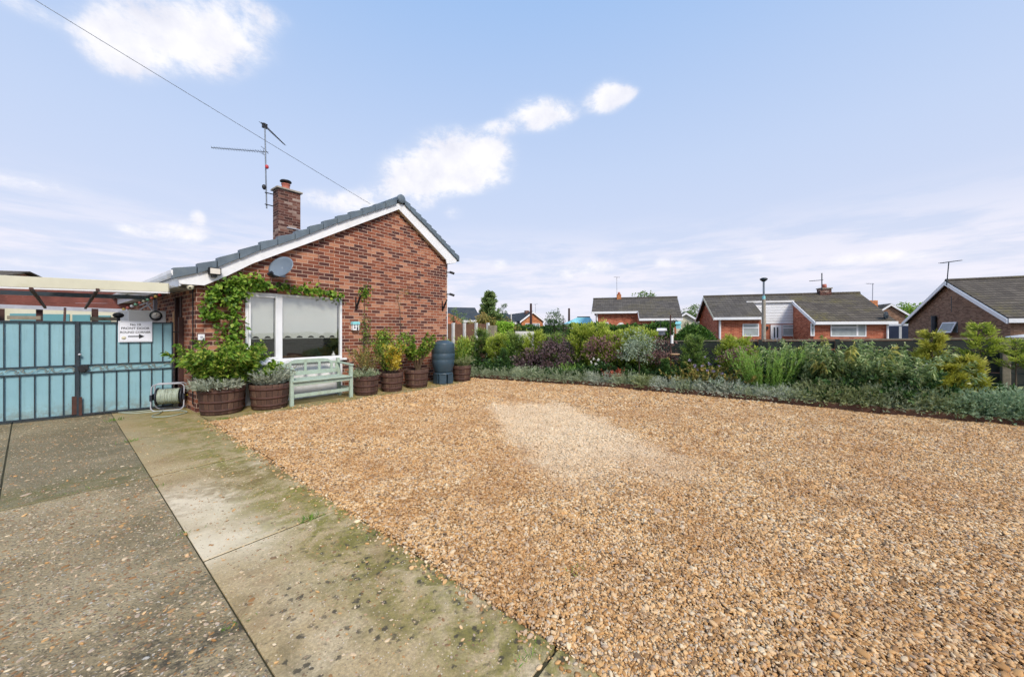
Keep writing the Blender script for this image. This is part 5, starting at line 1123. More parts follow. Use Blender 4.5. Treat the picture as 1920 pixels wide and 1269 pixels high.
p, h = at(1700, .75, 680); ro = shrub('rose_bush', p, 'low rose bush with a few white blooms in front of the arching shrub', 'deepgreen', R, 60, .3, h, .9, 40, .06, .55, .1, .1, .9, .005, cat='rose bush'); petals(3, p+Vector((-.1, -.2, h*.9)), (.15, .1, .05), 'whitefl', .055, ro)
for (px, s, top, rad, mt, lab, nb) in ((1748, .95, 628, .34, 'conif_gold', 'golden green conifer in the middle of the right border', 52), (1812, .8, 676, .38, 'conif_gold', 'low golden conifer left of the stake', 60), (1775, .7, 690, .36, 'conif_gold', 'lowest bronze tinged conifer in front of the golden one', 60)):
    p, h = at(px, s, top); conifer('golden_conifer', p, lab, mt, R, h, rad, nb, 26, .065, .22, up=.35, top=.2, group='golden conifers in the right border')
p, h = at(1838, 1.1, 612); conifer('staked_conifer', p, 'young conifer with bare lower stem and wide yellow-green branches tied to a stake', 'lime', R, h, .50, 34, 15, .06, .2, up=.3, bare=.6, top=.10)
MB().tube([p+Vector((.05, -.05, 0)), p+Vector((.05, -.05, h*.82))], .016, 6)
tag(MB().tube([p+Vector((.05, -.06, 0)), p+Vector((.05, -.06, h*.72))], .016, 6).build('garden_stake', M['oldwood']), 'thin grey stake supporting the right-hand conifer', 'stake')
p, h = at(1905, 1.1, 640); conifer('young_conifer', p, 'yellow-green conifer branches at the right edge by the green cover', 'lime', R, h*.97, .42, 24, 14, .06, .2, up=.3, bare=.62, top=.2)
p, h = at(1862, .9, 702); shrub('leafy_plant', p, 'low broad-leaved green plant at the foot of the grey post', 'budd', R, 40, .2, h, 1.0, 26, .09, .6, .1, .2, .9, 0)
p, h = at(1920, .9, 712); shrub('leafy_plant', p, 'low green plant at the right edge before the green cover', 'deepgreen', R, 30, .2, h, 1.0, 26, .08, .6, .1, .2, .9, 0)

# ================================================================== GARDEN FENCE
FX = 8.62
fe = empty('garden_fence', (FX, -6, 0), 0, 'low dark stained board fence running behind the border plants', 'fence')
post_px = [1130, 1215, 1310, 1425, 1570, 1740]; pys = [XP(px, 620, FX).y for px in post_px]+[-11.0, -13.4]
zt_ = lambda y: 1.10+(-5.87-y)*.026
for a, c in zip([pys[0]+2.0]+pys[:-1], pys):
    n = 6; za, zc = zt_(a), zt_(c)
    mb = MB()
    for k in range(n):
        f0, f1 = k/n, (k+.93)/n; mb.prism([(FX, a-.04, .06+(za-.06)*f0), (FX, c+.04, .06+(zc-.06)*f0), (FX, c+.04, .06+(zc-.06)*f1), (FX, a-.04, .06+(za-.06)*f1)], (.02, 0, 0))
    mb.build('board_panel', M['fence_dark'], fe)
    MB().prism([(FX-.015, a, za+.002), (FX-.015, c, zc+.002), (FX-.015, c, zc+.028), (FX-.015, a, za+.028)], (.05, 0, 0)).build('capping_rail', M['oldwood'], fe)
for y in pys[:-1]: MB().box(FX-.04, FX+.03, y-.035, y+.035, 0, zt_(y)+.03).build('post', M['fence_dark'], fe)
p = XP(1885, 636, FX-.06); tag(MB().box(p.x-.05, p.x+.05, p.y-.05, p.y+.05, 0, p.z).build('fence_post', M['oldwood'], bevel=.01), 'thick weathered grey post at the right end of the dark fence', 'post')
# green cover and bin at the right edge
p = DP(1925, 650, 6.9); gc = empty('garden_bin', (p.x, p.y, 0), 0, 'dark green plastic garden store with pale lid at the right edge', 'garden store')
zt2 = ztop(p, 636); MB().lathe([(0, 0), (.30, 0), (.33, .3), (.34, zt2*.8), (.31, zt2), (0, zt2)], (p.x+.18, p.y-.12, 0), 20).build('body', M['cloth_green'], gc)
MB().lathe([(.33, zt2+.002), (.30, zt2+.05), (.1, zt2+.09), (0, zt2+.09)], (p.x+.18, p.y-.12, 0), 20).build('lid', M['concrete_white'], gc)
# bird feeder pole
p, h = at(1257, .75, 592); fp = empty('bird_feeder', tuple(p), 0, 'slim dark bird feeder pole with hanging house, tube and seed tray', 'bird feeder'); Z = depth(p)
MB().tube([p, p+Vector((0, 0, h))], .016, 8).build('pole', M['darkwood'], fp)
def dpt(px, py): return DP(px, py, Z-.02)
MB().tube([dpt(1257, 606), dpt(1248, 600), dpt(1238, 604), dpt(1238, 614)], .007, 6).tube([dpt(1257, 604), dpt(1266, 598), dpt(1272, 604)], .007, 6).build('crook', M['black'], fp)
q = dpt(1241, 620); MB().box(q.x-.07, q.x+.07, q.y-.06, q.y+.06, q.z-.10, q.z).build('feeder_house', M['alu'], fp)
MB().prism([(q.x-.12, q.y-.09, q.z), (q.x+.12, q.y-.09, q.z), (q.x+.08, q.y-.09, q.z+.06), (q.x-.08, q.y-.09, q.z+.06)], (0, .18, 0)).build('feeder_roof', M['white'], fp)
q = dpt(1272, 610); MB().box(q.x-.045, q.x+.045, q.y-.045, q.y+.045, q.z-.08, q.z+.03).prism([(q.x-.07, q.y-.06, q.z+.032), (q.x+.07, q.y-.06, q.z+.032), (q.x, q.y-.06, q.z+.10)], (0, .12, 0)).build('lantern', M['aqua'], fp)
q = dpt(1260, 636); MB().tube([q-Vector((0, 0, .10)), q+Vector((0, 0, .10))], .032, 12).build('seed_tube', M['white'], fp)
q = dpt(1265, 664); MB().lathe([(0, -.01), (.11, -.01), (.12, .012), (.11, .012), (0, 0)], q, 18).build('seed_tray', M['palewood'], fp)

# ================================================================== BEYOND THE FENCE
# clipped hedge and round bush
def hedge_box(name, lab, p0, p1, zb, zt, thick, n, mat, ll=.09, cat='hedge'):
    p0, p1 = Vector(p0), Vector(p1); p0.z = p1.z = 0; d = (p1-p0); L = d.length; d.normalize(); nn = Vector((-d.y, d.x, 0)); o = empty(name, tuple(p0), 0, lab, cat)
    t = R.random(n); u = (R.random(n)-.5); face = R.random(n)
    zz = zb+(zt-zb)*R.random(n); front = face < .62; topf = ~front
    off = np.where(front, np.where(R.random(n) < .5, -.5, .5)*thick, u*thick); zz = np.where(topf, zt, zz)
    jit = R.normal(size=(n, 3))*.045; bump_ = .05*np.sin(t*L*2.1)+.04*np.sin(t*L*5.3+1)
    P = np.array(p0)[None]+np.array(d)[None]*(t*L)[:, None]+np.array(nn)[None]*off[:, None]+jit; P[:, 2] = zz+jit[:, 2]+np.where(topf, bump_, 0)
    Dn = R.normal(size=(n, 3))+np.array([0, 0, .4]); leaves('foliage', P, Dn, ll*(.6+.7*R.random(n)), .55, M[mat], o, R)
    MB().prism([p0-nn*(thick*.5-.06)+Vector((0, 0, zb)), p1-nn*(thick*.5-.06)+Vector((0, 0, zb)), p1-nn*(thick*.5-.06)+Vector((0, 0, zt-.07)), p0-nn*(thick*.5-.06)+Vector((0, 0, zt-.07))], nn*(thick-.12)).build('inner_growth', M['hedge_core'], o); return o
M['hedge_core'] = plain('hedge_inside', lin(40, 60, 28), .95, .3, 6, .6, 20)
hedge_box('clipped_hedge', 'long clipped dark green hedge in front of the left brick house', DP(1070, 620, 15.8), DP(1262, 620, 14.2), 0, 1.54, 1.0, 17000, 'hedge')
p = DP(1302, 640, 13.2); p.z = 0; o = empty('round_bush', tuple(p), 0, 'rounded clipped bush between the two brick houses', 'bush')
n = 11000; v = unit(R.normal(size=(n, 3))); v[:, 2] = np.abs(v[:, 2]); P = np.array(p)[None]+v*np.array([.85, .85, ztop(p, 612)*.98])*(1+R.normal(size=(n, 1))*.035); leaves('foliage', P, v+R.normal(size=v.shape)*.6, .08*(.6+.7*R.random(n)), .55, M['hedge'], o, R)
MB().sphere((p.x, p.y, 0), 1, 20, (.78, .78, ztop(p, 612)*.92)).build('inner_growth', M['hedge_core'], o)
hedge_box('bright_hedge', 'short bright lime hedge block beyond the conifers', DP(933, 620, 20), DP(961, 620, 20), 0, ztop(DP(947, 620, 20), 609), .8, 4200, 'limehedge', .10)
hedge_box('low_hedge', 'low dark hedge below the distant orange brick gable', DP(962, 620, 26), DP(1062, 620, 27), 0, 1.62, .8, 5000, 'hedge', .13)
p0, p1 = DP(966, 640, 19), DP(1002, 640, 19.2); p0.z = p1.z = 0
tag(MB().prism([p0, p1, p1+Vector((0, 0, 1.35)), p0+Vector((0, 0, 1.35))], FW*.12).build('garden_wall', M['concrete_white']), 'pale low wall beyond the left part of the conifer row', 'wall')
p0, p1 = DP(915, 640, 16.5), DP(932, 640, 16.5); p0.z = p1.z = 0; tag(MB().prism([p0, p1, p1+Vector((0, 0, 1.62)), p0+Vector((0, 0, 1.62))], FW*.06).build('timber_screen', M['oldwood']), 'single grey weathered timber screen left of the bright lime hedge', 'screen')
# brown fence with white concrete posts
cf = empty('concrete_post_fence', tuple(DP(842, 620, 18.5)), 0, 'brown board fence with white concrete posts beyond the water butt', 'fence'); cf.location.z = 0
prev = None; zc_ = 1.38+13/F*18.5
for px in (815, 850, 871, 893, 915):
    q = DP(px, 620, 18.5); q.z = 0; MB().box(q.x-.06, q.x+.06, q.y-.06, q.y+.06, 0, zc_+.05).build('post', M['concrete_white'], cf)
    if prev is not None:
        d = (q-prev).normalized()*.07; MB().prism([prev+d, q-d, q-d+Vector((0, 0, zc_)), prev+d+Vector((0, 0, zc_))], FW*.04).build('board_panel', M['fence_brown'], cf)
    prev = q
# picket fence in front of the big red house
pf = empty('picket_fence', tuple(DP(1390, 640, 16)), 0, 'low brown picket fence in front of the long red brick house', 'fence'); pf.location.z = 0
q0_, q1_ = DP(1342, 640, 16), DP(1505, 640, 15.2); q0_.z = q1_.z = 0; n = 24
for i in range(n):
    q = q0_.lerp(q1_, i/(n-1)); hgt = ztop(q, 634.5); w = .05
    d = (q1_-q0_).normalized(); MB().prism([q-d*w, q+d*w, q+d*w+Vector((0, 0, hgt-.07)), q+Vector((0, 0, hgt)), q-d*w+Vector((0, 0, hgt-.07))], FW*.02).build('picket', M['fence_brown'], pf)
for z in (.3, .75): MB().beam(q0_+FW*.045+Vector((0, 0, z)), q1_+FW*.045+Vector((0, 0, z)), .04, .08).build('rail', M['fence_brown'], pf)
tag(MB().prism([DP(1505, 620, 15.6)*1, DP(1710, 620, 14.6)*1, DP(1710, 620, 14.6)+Vector((0, 0, -.32)), DP(1505, 620, 15.6)+Vector((0, 0, -.32))], FW*.05).build('board_fence', M['fence_brown']), 'brown board fence behind the arching shrubs, in front of the red house', 'fence')
bpy.data.objects['board_fence'].data.transform(Matrix.Translation((0, 0, -.36)))
q0_, q1_ = DP(1715, 620, 12), DP(1900, 620, 10.4); q0_.z = q1_.z = 0
tag(MB().prism([q0_, q1_, q1_+Vector((0, 0, 1.2)), q0_+Vector((0, 0, 1.2))], FW*.05).build('board_fence', M['fence_brown']), 'brown board fence in front of the brown brick gable', 'fence')
# lamp post
p = DP(1432, 640, 19.5); p.z = 0; lp_ = empty('lamp_post', tuple(p), 0, 'tall street lamp with concrete lower column and flat round head', 'street lamp'); hz = lambda py: ztop(p, py)
MB().tube([p, p+Vector((0, 0, 1.2)), p+Vector((0, 0, hz(561)))], [.115, .10, .085], 8).build('column', M['concrete_grey'], lp_)
MB().tube([p+Vector((0, 0, hz(561))), p+Vector((0, 0, hz(555)))], .075, 10).build('collar', M['aqua'], lp_)
MB().tube([p+Vector((0, 0, hz(555))), p+Vector((0, 0, hz(526)))], .048, 10).build('pole', M['alu'], lp_)
MB().lathe([(0, hz(528)), (.07, hz(528)), (.17, hz(524.5)), (.18, hz(522.5)), (.1, hz(521)), (0, hz(520.8))], (p.x, p.y, 0), 20).build('lamp_head', M['iron'], lp_)

# ------------------------------------------------------------------ neighbouring houses
class Fr:
    def __init__(s, o, a_cam, right=False):
        s.o = Vector((o.x, o.y, 0)); s.a = (RT*a_cam[0]+FW*a_cam[1]).normalized(); s.b = Vector((-s.a.y, s.a.x, 0))
        if s.b.dot(RT if right else FW) < 0: s.b = -s.b
    def p(s, a, b, z): v = s.o+s.a*a+s.b*b; return Vector((v.x, v.y, z))
    def aof(s, px, b=0.0):
        dd = FW+RT*((px-CX)/F); o = s.o+s.b*b; A = np.array([[dd.x, -s.a.x], [dd.y, -s.a.y]]); t, k = np.linalg.solve(A, np.array([o.x-CAMP.x, o.y-CAMP.y])); return float(k)
    def z(s, a, b, py): return ztop(s.p(a, b, 0), py)
    def box(s, mb, a0, a1, b0, b1, z0, z1): mb.prism([s.p(a0, b0, z0), s.p(a1, b0, z0), s.p(a1, b1, z0), s.p(a0, b1, z0)], (0, 0, z1-z0)); return mb
    def wallp(s, mb, poly, b, th): mb.prism([s.p(a, b, z) for a, z in poly], s.b*th); return mb
    def slab(s, mb, poly, th): mb.prism([s.p(*q) for q in poly], (0, 0, -th)); return mb
def far_window(fr, par, a0, a1, z0, z1, b, split=None, top=None, net='net'):
    MB_ = MB(); e = .05
    fr.box(MB_, a0, a1, b-.03, b-.002, z0, z0+e); fr.box(MB_, a0, a1, b-.03, b-.002, z1-e, z1); fr.box(MB_, a0, a0+e, b-.03, b-.002, z0+e, z1-e); fr.box(MB_, a1-e, a1, b-.03, b-.002, z0+e, z1-e)
    if split: fr.box(MB_, split-.04, split+.04, b-.03, b-.002, z0+e, z1-e)
    if top: fr.box(MB_, a0+e, (split-.04) if split else a1-e, b-.03, b-.002, top-.03, top+.03)
    w = MB_.build('window', M['white'], par); fr.box(MB(), a0+e, a1-e, b-.012, b-.003, z0+e, z1-e).build('pane', M[net], w); return w
def far_aerial(lab, base, top, boom0, boom1, n=10, mat='iron', r=.02, ln=.35):
    o = empty('tv_aerial', (base.x, base.y, 0), 0, lab, 'tv aerial'); MB().tube([base, top], r, 6).build('mast', M[mat], o); yagi('antenna', boom0, boom1, n, ln, M[mat], o, .0, None, r*.6)

# house B: long red brick house
o_ = DP(1345, 620, 22); fb_ = Fr(o_, (.954, -.30)); hb = empty('brick_house', tuple(fb_.p(0, 0, 0)), 0, 'long red brick house with white panelled porch bay and lichen stained roof', 'house')
aL = fb_.aof(1427); aR = (fb_.aof(1494, 1.9)+fb_.aof(1518, -.7))/2; aE = fb_.aof(1663, -.7); RB, RZ = 2.85, 3.66
sl = (RZ-2.32)/RB; zr = lambda b: 2.32+sl*b
aRE = fb_.aof(1612, RB)
mb = MB(); fb_.box(mb, 0, aL, 0, .2, 0, 2.25); mb.build('front_wall', M['brick_far'], hb)
mb = MB(); fb_.box(mb, aR, aE, -.7, -.5, 0, zr(-.7)-.04); mb.build('front_wall', M['brick_far'], hb)
mb = MB(); mb.prism([fb_.p(0, .2, 0), fb_.p(0, 2*RB, 0), fb_.p(0, 2*RB, 2.25), fb_.p(0, RB, RZ-.1), fb_.p(0, .2, 2.33)], fb_.a*.2); mb.build('gable_wall', M['brick_far'], hb)
mb = MB(); mb.prism([fb_.p(aR, -.5, 0), fb_.p(aR, 1.9, 0), fb_.p(aR, 1.9, zr(1.9)-.06), fb_.p(aR, -.5, zr(-.5)-.06)], fb_.a*.2); mb.build('porch_wall', M['brick_far'], hb)
mb = MB(); fb_.box(mb, aE-.2, aE, -.5, 2*RB+.5, 0, 1.95); mb.build('end_wall', M['brick_far'], hb)
zcl = fb_.z(aL+1, 1.9, 607); mb = MB(); fb_.box(mb, aL-.2, aR, 1.92, 2.1, 0, zcl); mb.build('porch_wall', M['brick_far'], hb)
n = 8; mb = MB()
for k in range(n): z0 = zcl+(zr(1.9)-.06-zcl)*k/n; z1 = zcl+(zr(1.9)-.06-zcl)*(k+1)/n; fb_.box(mb, aL-.2, aR-.01, 1.88-(.0), 1.918, z0, z1-.012)
mb.build('white_cladding', M['white'], hb)
mb = MB(); fb_.box(mb, aL-.25, aR+.02, 1.78, 1.90, zr(1.9)-.10, zr(1.9)+.02); mb.build('fascia', M['white_old'], hb)
mb = MB(); mb.prism([fb_.p(aL, .2, 1.7), fb_.p(aL, 1.88, 1.7), fb_.p(aL, 1.88, zr(1.9)-.1), fb_.p(aL, .2, 2.28)], -fb_.a*.05); mb.build('white_cheek', M['white'], hb)
rf = empty('roof', tuple(fb_.p(0, 0, 0))); rf.parent = hb; rf.location = (0, 0, 0)
bo = -.35; mb = MB()
fb_.slab(mb, [(-.25, bo, zr(bo)), (aL+.1, bo, zr(bo)), (aL+.1, RB, RZ), (-.25, RB, RZ)], .08); mb.build('roof_slope', M['roof_old'], rf)
mb = MB(); fb_.slab(mb, [(aL+.102, 1.80, zr(1.80)), (aR-.05, 1.80, zr(1.80)), (aR-.05, RB, RZ), (aL+.102, RB, RZ)], .08); mb.build('roof_slope', M['roof_old'], rf)
b2 = -1.0; mb = MB(); fb_.slab(mb, [(aR-.048, b2, zr(b2)), (aE+.25, b2, zr(b2)), (aRE, RB, RZ), (aR-.048, RB, RZ)], .08); mb.build('roof_slope', M['roof_moss'], rf)
mb = MB(); fb_.slab(mb, [(aE+.25, b2, zr(b2)-.001), (aE+.25, 2*RB+.9, zr(b2)-.001), (aRE, RB, RZ-.001)], .08); mb.build('roof_slope', M['roof_old'], rf)
mb = MB(); fb_.slab(mb, [(-.25, RB+.001, RZ), (aRE, RB+.001, RZ), (aE+.25, 2*RB+.9, zr(b2)), (-.25, 2*RB+.3, zr(bo))], .08); mb.build('roof_slope', M['roof_old'], rf)
MB().tube([fb_.p(-.25, RB, RZ+.0), fb_.p(aRE, RB, RZ+.0)], .09, 8).build('ridge_cap', M['roof_moss'], rf)
mb = MB(); fb_.box(mb, -.28, aL+.08, bo-.04, bo, zr(bo)-.14, zr(bo)+.01); mb.build('fascia', M['white'], hb)
mb = MB(); fb_.box(mb, aR-.05, aE+.28, b2-.04, b2, zr(b2)-.14, zr(b2)+.01); mb.build('fascia', M['white'], hb)
MB().prism([fb_.p(-.27, bo, zr(bo)-.18), fb_.p(-.27, RB, RZ-.18), fb_.p(-.27, RB, RZ-.01), fb_.p(-.27, bo, zr(bo)-.01)], fb_.a*.04).build('bargeboard', M['cream'], hb)
MB().prism([fb_.p(-.27, 2*RB+.3, zr(bo)-.18), fb_.p(-.27, RB, RZ-.18), fb_.p(-.27, RB, RZ-.01), fb_.p(-.27, 2*RB+.3, zr(bo)-.01)], fb_.a*.04).build('bargeboard', M['white'], hb)
MB().prism([fb_.p(aR-.09, b2, zr(b2)-.18), fb_.p(aR-.09, 1.9, zr(1.9)-.18), fb_.p(aR-.09, 1.9, zr(1.9)+.02), fb_.p(aR-.09, b2, zr(b2)+.02)], fb_.a*.04).build('bargeboard', M['white'], hb)
MB().tube([fb_.p(.12, -.08, 2.2), fb_.p(.12, -.08, 0)], .06, 8).build('downpipe', M['white'], hb)
MB().tube([fb_.p(aE-.02, -.78, 1.8), fb_.p(aE-.02, -.78, 0)], .05, 8).build('downpipe', M['white'], hb)
far_window(fb_, hb, fb_.aof(1392), fb_.aof(1423), fb_.z(2, 0, 630.5), fb_.z(2, 0, 607), 0, top=fb_.z(2, 0, 614.5))
far_window(fb_, hb, fb_.aof(1467, 1.88), fb_.aof(1493, 1.88), fb_.z(4, 1.9, 630), fb_.z(4, 1.9, 609), 1.92, top=fb_.z(4, 1.9, 614.5))
far_window(fb_, hb, fb_.aof(1557, -.7), fb_.aof(1624, -.7), fb_.z(6, -.7, 631), fb_.z(6, -.7, 605.5), -.7, split=fb_.aof(1607, -.7), top=fb_.z(6, -.7, 613.5))
far_window(fb_, hb, fb_.aof(1519.5, -.7), fb_.aof(1527, -.7), fb_.z(5, -.7, 630), fb_.z(5, -.7, 606), -.7, top=fb_.z(5, -.7, 614))
d0, d1 = fb_.aof(1445, 1.88), fb_.aof(1465.5, 1.88); mb = MB(); fb_.box(mb, d0, d1, 1.86, 1.918, 0, fb_.z(4, 1.9, 609)); dd_ = mb.build('door', M['white'], hb)
for k in (.33, .62): a0 = d0+(d1-d0)*k; mb = MB(); fb_.box(mb, a0-.035, a0+.035, 1.85, 1.859, .95, 1.6); mb.build('door_glass', M['iron'], dd_)
mb = MB(); a0 = fb_.aof(1438, 1.9); fb_.box(mb, a0-.05, a0+.05, 1.8, 1.918, 1.45, 1.65); mb.build('porch_light', M['black'], hb)
ac = fb_.aof(1545, RB); mb = MB(); fb_.box(mb, ac-.27, ac+.30, RB-.2, RB+.25, RZ-.3, fb_.z(ac, RB, 542)); ch = mb.build('chimney', M['chim_brick'], hb)
mb = MB(); zt3 = fb_.z(ac, RB, 542); fb_.box(mb, ac-.31, ac+.34, RB-.24, RB+.29, zt3, zt3+.06); mb.build('cap', M['concrete_grey'], ch)
MB().lathe([(0, zt3+.06), (.12, zt3+.06), (.1, zt3+.3), (0, zt3+.3)], fb_.p(ac+.02, RB, 0), 12).build('pot', M['terracotta'], ch)
q = fb_.p(fb_.aof(1541, RB), RB-.25, 0); Zq = depth(q); far_aerial('dark double television aerial on the chimney of the long red house', DP(1541, 545, Zq), DP(1541, 512, Zq), DP(1518, 527, Zq), DP(1543, 525, Zq), 9, r=.028, ln=.2)
q = fb_.p(aE+.1, -.6, 0); Zq = depth(q); so_ = empty('satellite_dish', (q.x, q.y, 0), 0, 'small dark satellite dish at the right eave of the long red house', 'satellite dish')
MB().lathe([(0, .06), (.12, .05), (.2, 0), (.2, .012), (0, .075)], DP(1661, 591, Zq-.1), 18, axis=tuple((-FW+RT*.3).normalized())).build('reflector', M['iron'], so_)
MB().beam(DP(1661, 591, Zq-.1), DP(1660, 594, Zq+.2), .03, .03).build('arm', M['iron'], so_)

# house A: left brick house
o_ = DP(1117, 620, 28); fa_ = Fr(o_, (.965, -.262)); ha = empty('brick_house', tuple(fa_.p(0, 0, 0)), 0, 'red brick house with stepped brown tiled roof behind the clipped hedge', 'house')
za0 = fa_.z(1, 0, 581); RBa = 2.3; RZa = fa_.z(1, RBa, 560.0); sla = (RZa-za0)/RBa; zra = lambda b: za0+sla*b
a1 = fa_.aof(1195); ae = fa_.aof(1268, -1.3); are = fa_.aof(1270, RBa)
mb = MB(); fa_.box(mb, 0, a1, 0, .2, 0, za0-.05); mb.build('front_wall', M['brick_far'], ha)
mb = MB(); fa_.box(mb, a1-.02, ae, -1.3, -1.1, 0, zra(-1.3)-.05); mb.build('front_wall', M['brick_far'], ha)
mb = MB(); mb.prism([fa_.p(a1-.02, -1.1, 0), fa_.p(a1-.02, 0, 0), fa_.p(a1-.02, 0, za0-.05), fa_.p(a1-.02, -1.1, zra(-1.1)-.06)], fa_.a*.2); mb.build('return_wall', M['brick_far'], ha)
mb = MB(); mb.prism([fa_.p(0, .2, 0), fa_.p(0, 2*RBa, 0), fa_.p(0, 2*RBa, za0-.05), fa_.p(0, RBa, RZa-.1), fa_.p(0, .2, za0)], fa_.a*.2); mb.build('gable_wall', M['brick_far'], ha)
mb = MB(); fa_.box(mb, ae-.2, ae, -1.1, 2*RBa, 0, zra(-1.3)-.05); mb.build('end_wall', M['brick_orange'], ha)
rf = empty('roof', (0, 0, 0)); rf.parent = ha
mb = MB(); fa_.slab(mb, [(-.3, -.3, zra(-.3)), (a1+.02, -.3, zra(-.3)), (a1+.02, RBa, RZa), (-.3, RBa, RZa)], .08); mb.build('roof_slope', M['roof_old'], rf)
aev = fa_.aof(1280, -1.6); mb = MB(); fa_.slab(mb, [(a1+.022, -1.6, zra(-1.6)), (aev, -1.6, zra(-1.6)), (are, RBa, RZa), (a1+.022, RBa, RZa)], .08); mb.build('roof_slope', M['roof_old'], rf)
mb = MB(); fa_.slab(mb, [(-.3, RBa+.001, RZa), (are, RBa+.001, RZa), (are, 2*RBa+.3, zra(-.3)), (-.3, 2*RBa+.3, zra(-.3))], .08); mb.build('roof_slope', M['roof_old'], rf)
MB().tube([fa_.p(-.3, RBa, RZa), fa_.p(are, RBa, RZa)], .09, 8).build('ridge_cap', M['roof_old'], rf)
mb = MB(); fa_.box(mb, -.3, a1, -.34, -.301, zra(-.3)-.15, zra(-.3)+.0); mb.build('fascia', M['white'], ha)
mb = MB(); fa_.box(mb, a1+.02, aev, -1.64, -1.601, zra(-1.6)-.15, zra(-1.6)+.0); mb.build('fascia', M['white'], ha)
MB().prism([fa_.p(-.32, -.3, zra(-.3)-.15), fa_.p(-.32, RBa, RZa-.15), fa_.p(-.32, RBa, RZa), fa_.p(-.32, -.3, zra(-.3))], fa_.a*.02).build('bargeboard', M['white'], ha)
MB().prism([fa_.p(a1, -1.6, zra(-1.6)-.1), fa_.p(a1, -.3, zra(-.3)-.1), fa_.p(a1, -.3, zra(-.3)+.02), fa_.p(a1, -1.6, zra(-1.6)+.02)], fa_.a*.02).build('bargeboard', M['white'], ha)
MB().tube([fa_.p(.1, -.08, za0-.2), fa_.p(.1, -.08, 0)], .06, 8).build('downpipe', M['white'], ha)
far_window(fa_, ha, fa_.aof(1123), fa_.aof(1141), 1.1, fa_.z(1, 0, 604), 0, top=fa_.z(1, 0, 609))
far_window(fa_, ha, fa_.aof(1228, -1.3), fa_.aof(1264, -1.3), 1.0, fa_.z(5, -1.3, 602.5), -1.3, split=fa_.aof(1250, -1.3), top=fa_.z(5, -1.3, 607))
ar0, ar1 = fa_.aof(1157), fa_.aof(1172); zc0 = fa_.z(2, 0, 613); rad = (ar1-ar0)/2; hh = fa_.z(2, 0, 604.5)-zc0
mb = MB(); mb.prism([fa_.p((ar0+ar1)/2+math.cos(t)*rad, -.03, zc0+math.sin(t)*hh) for t in np.linspace(0, math.pi, 14)], fa_.b*.028); aw = mb.build('arched_window', M['white'], ha)
mb = MB(); mb.prism([fa_.p((ar0+ar1)/2+math.cos(t)*rad*.6, -.036, zc0+math.sin(t)*hh*.6) for t in np.linspace(0, math.pi, 14)], fa_.b*.005); mb.build('pane', M['glass_far'], aw)
ac = fa_.aof(1160.5, RBa); zt3 = fa_.z(ac, RBa, 552); mb = MB(); fa_.box(mb, ac-.17, ac+.17, RBa-.2, RBa+.2, RZa-.3, zt3); ch = mb.build('chimney', M['brick_orange'], ha)
MB().lathe([(0, zt3), (.11, zt3), (.09, zt3+.18), (0, zt3+.18)], fa_.p(ac, RBa, 0), 10).build('pot', M['terracotta'], ch)
Zq = depth(fa_.p(ac, RBa, 0)); far_aerial('thin television aerial above the left brick house chimney', DP(1156.5, 560, Zq), DP(1156.5, 519, Zq), DP(1151, 519.5, Zq), DP(1162, 520, Zq), 5, 'beam', .022, .3)

# house C: brown brick gable at the right
pL, pR = DP(1703, 620, 25.6), DP(1895, 620, 17.3); hcq = (pR-pL); fc = Fr(pL, (hcq.normalized().dot(RT), hcq.normalized().dot(FW)), True); W_ = Vector((hcq.x, hcq.y)).length
hcx = empty('brick_house', tuple(fc.p(0, 0, 0)), 0, 'brown brick bungalow gable with white bargeboards at the right edge', 'house')
ze = fc.z(0, 0, 603)-.02; am = fc.aof(1782); zrd = fc.z(am, 0, 529)
MB().prism([fc.p(0, 0, 0), fc.p(W_, 0, 0), fc.p(W_, 0, ze), fc.p(am, 0, zrd), fc.p(0, 0, ze)], fc.b*.2).build('gable_wall', M['brick_brown'], hcx)
MB().prism([fc.p(W_, .2, 0), fc.p(W_, 14, 0), fc.p(W_, 14, ze), fc.p(W_, .2, ze)], -fc.a*.2).build('front_wall', M['brick_brown'], hcx)
rf = empty('roof', (0, 0, 0)); rf.parent = hcx; ov = .25; slp = (zrd-ze)/(W_-am); slq = (zrd-ze)/am
def two(a0, z0, a1, z1, b0, b1, th, up_): return [fc.p(a0, b0, z0), fc.p(a1, b0, z1), fc.p(a1, b0, z1+th), fc.p(a0, b0, z0+th)]
MB().prism(two(am, zrd+.03, W_+ov, ze-slp*ov+.03, -.2, 0, .09, 0), fc.b*14.2).build('roof_slope', M['roof_moss'], rf)
MB().prism(two(-ov, ze-slq*ov+.03, am, zrd+.03, -.2, 0, .09, 0), fc.b*14.2).build('roof_slope', M['roof_dark'], rf)
MB().tube([fc.p(am, -.2, zrd+.10), fc.p(am, 14, zrd+.10)], .1, 8).build('ridge_cap', M['roof_moss'], rf)
MB().prism(two(am, zrd-.16, W_+ov, ze-slp*ov-.16, -.26, 0, .22, 0), fc.b*.05).build('bargeboard', M['white'], hcx)
MB().prism(two(-ov, ze-slq*ov-.16, am, zrd-.16, -.26, 0, .22, 0), fc.b*.05).build('bargeboard', M['white'], hcx)
for (a0, z0, a1, z1) in ((am, zrd-.03, W_+ov, ze-slp*ov-.03), (-ov, ze-slq*ov-.03, am, zrd-.03)): pass
mb = MB(); fc.box(mb, W_+ov, W_+ov+.04, -.2, 14, ze-slp*ov-.12, ze-slp*ov+.08); mb.build('fascia', M['white'], hcx)
wa, wb_ = fc.aof(1770), fc.aof(1796); zw0, zw1 = fc.z(wa, 0, 623.5), fc.z(wa, 0, 604.5)
wd = empty('window', (0, 0, 0)); wd.parent = hcx
mb = MB(); fc.box(mb, wa, wb_, -.02, -.001, zw0, zw1); mb.build('frame', M['glass_far'], wd)
mb = MB(); e = .07
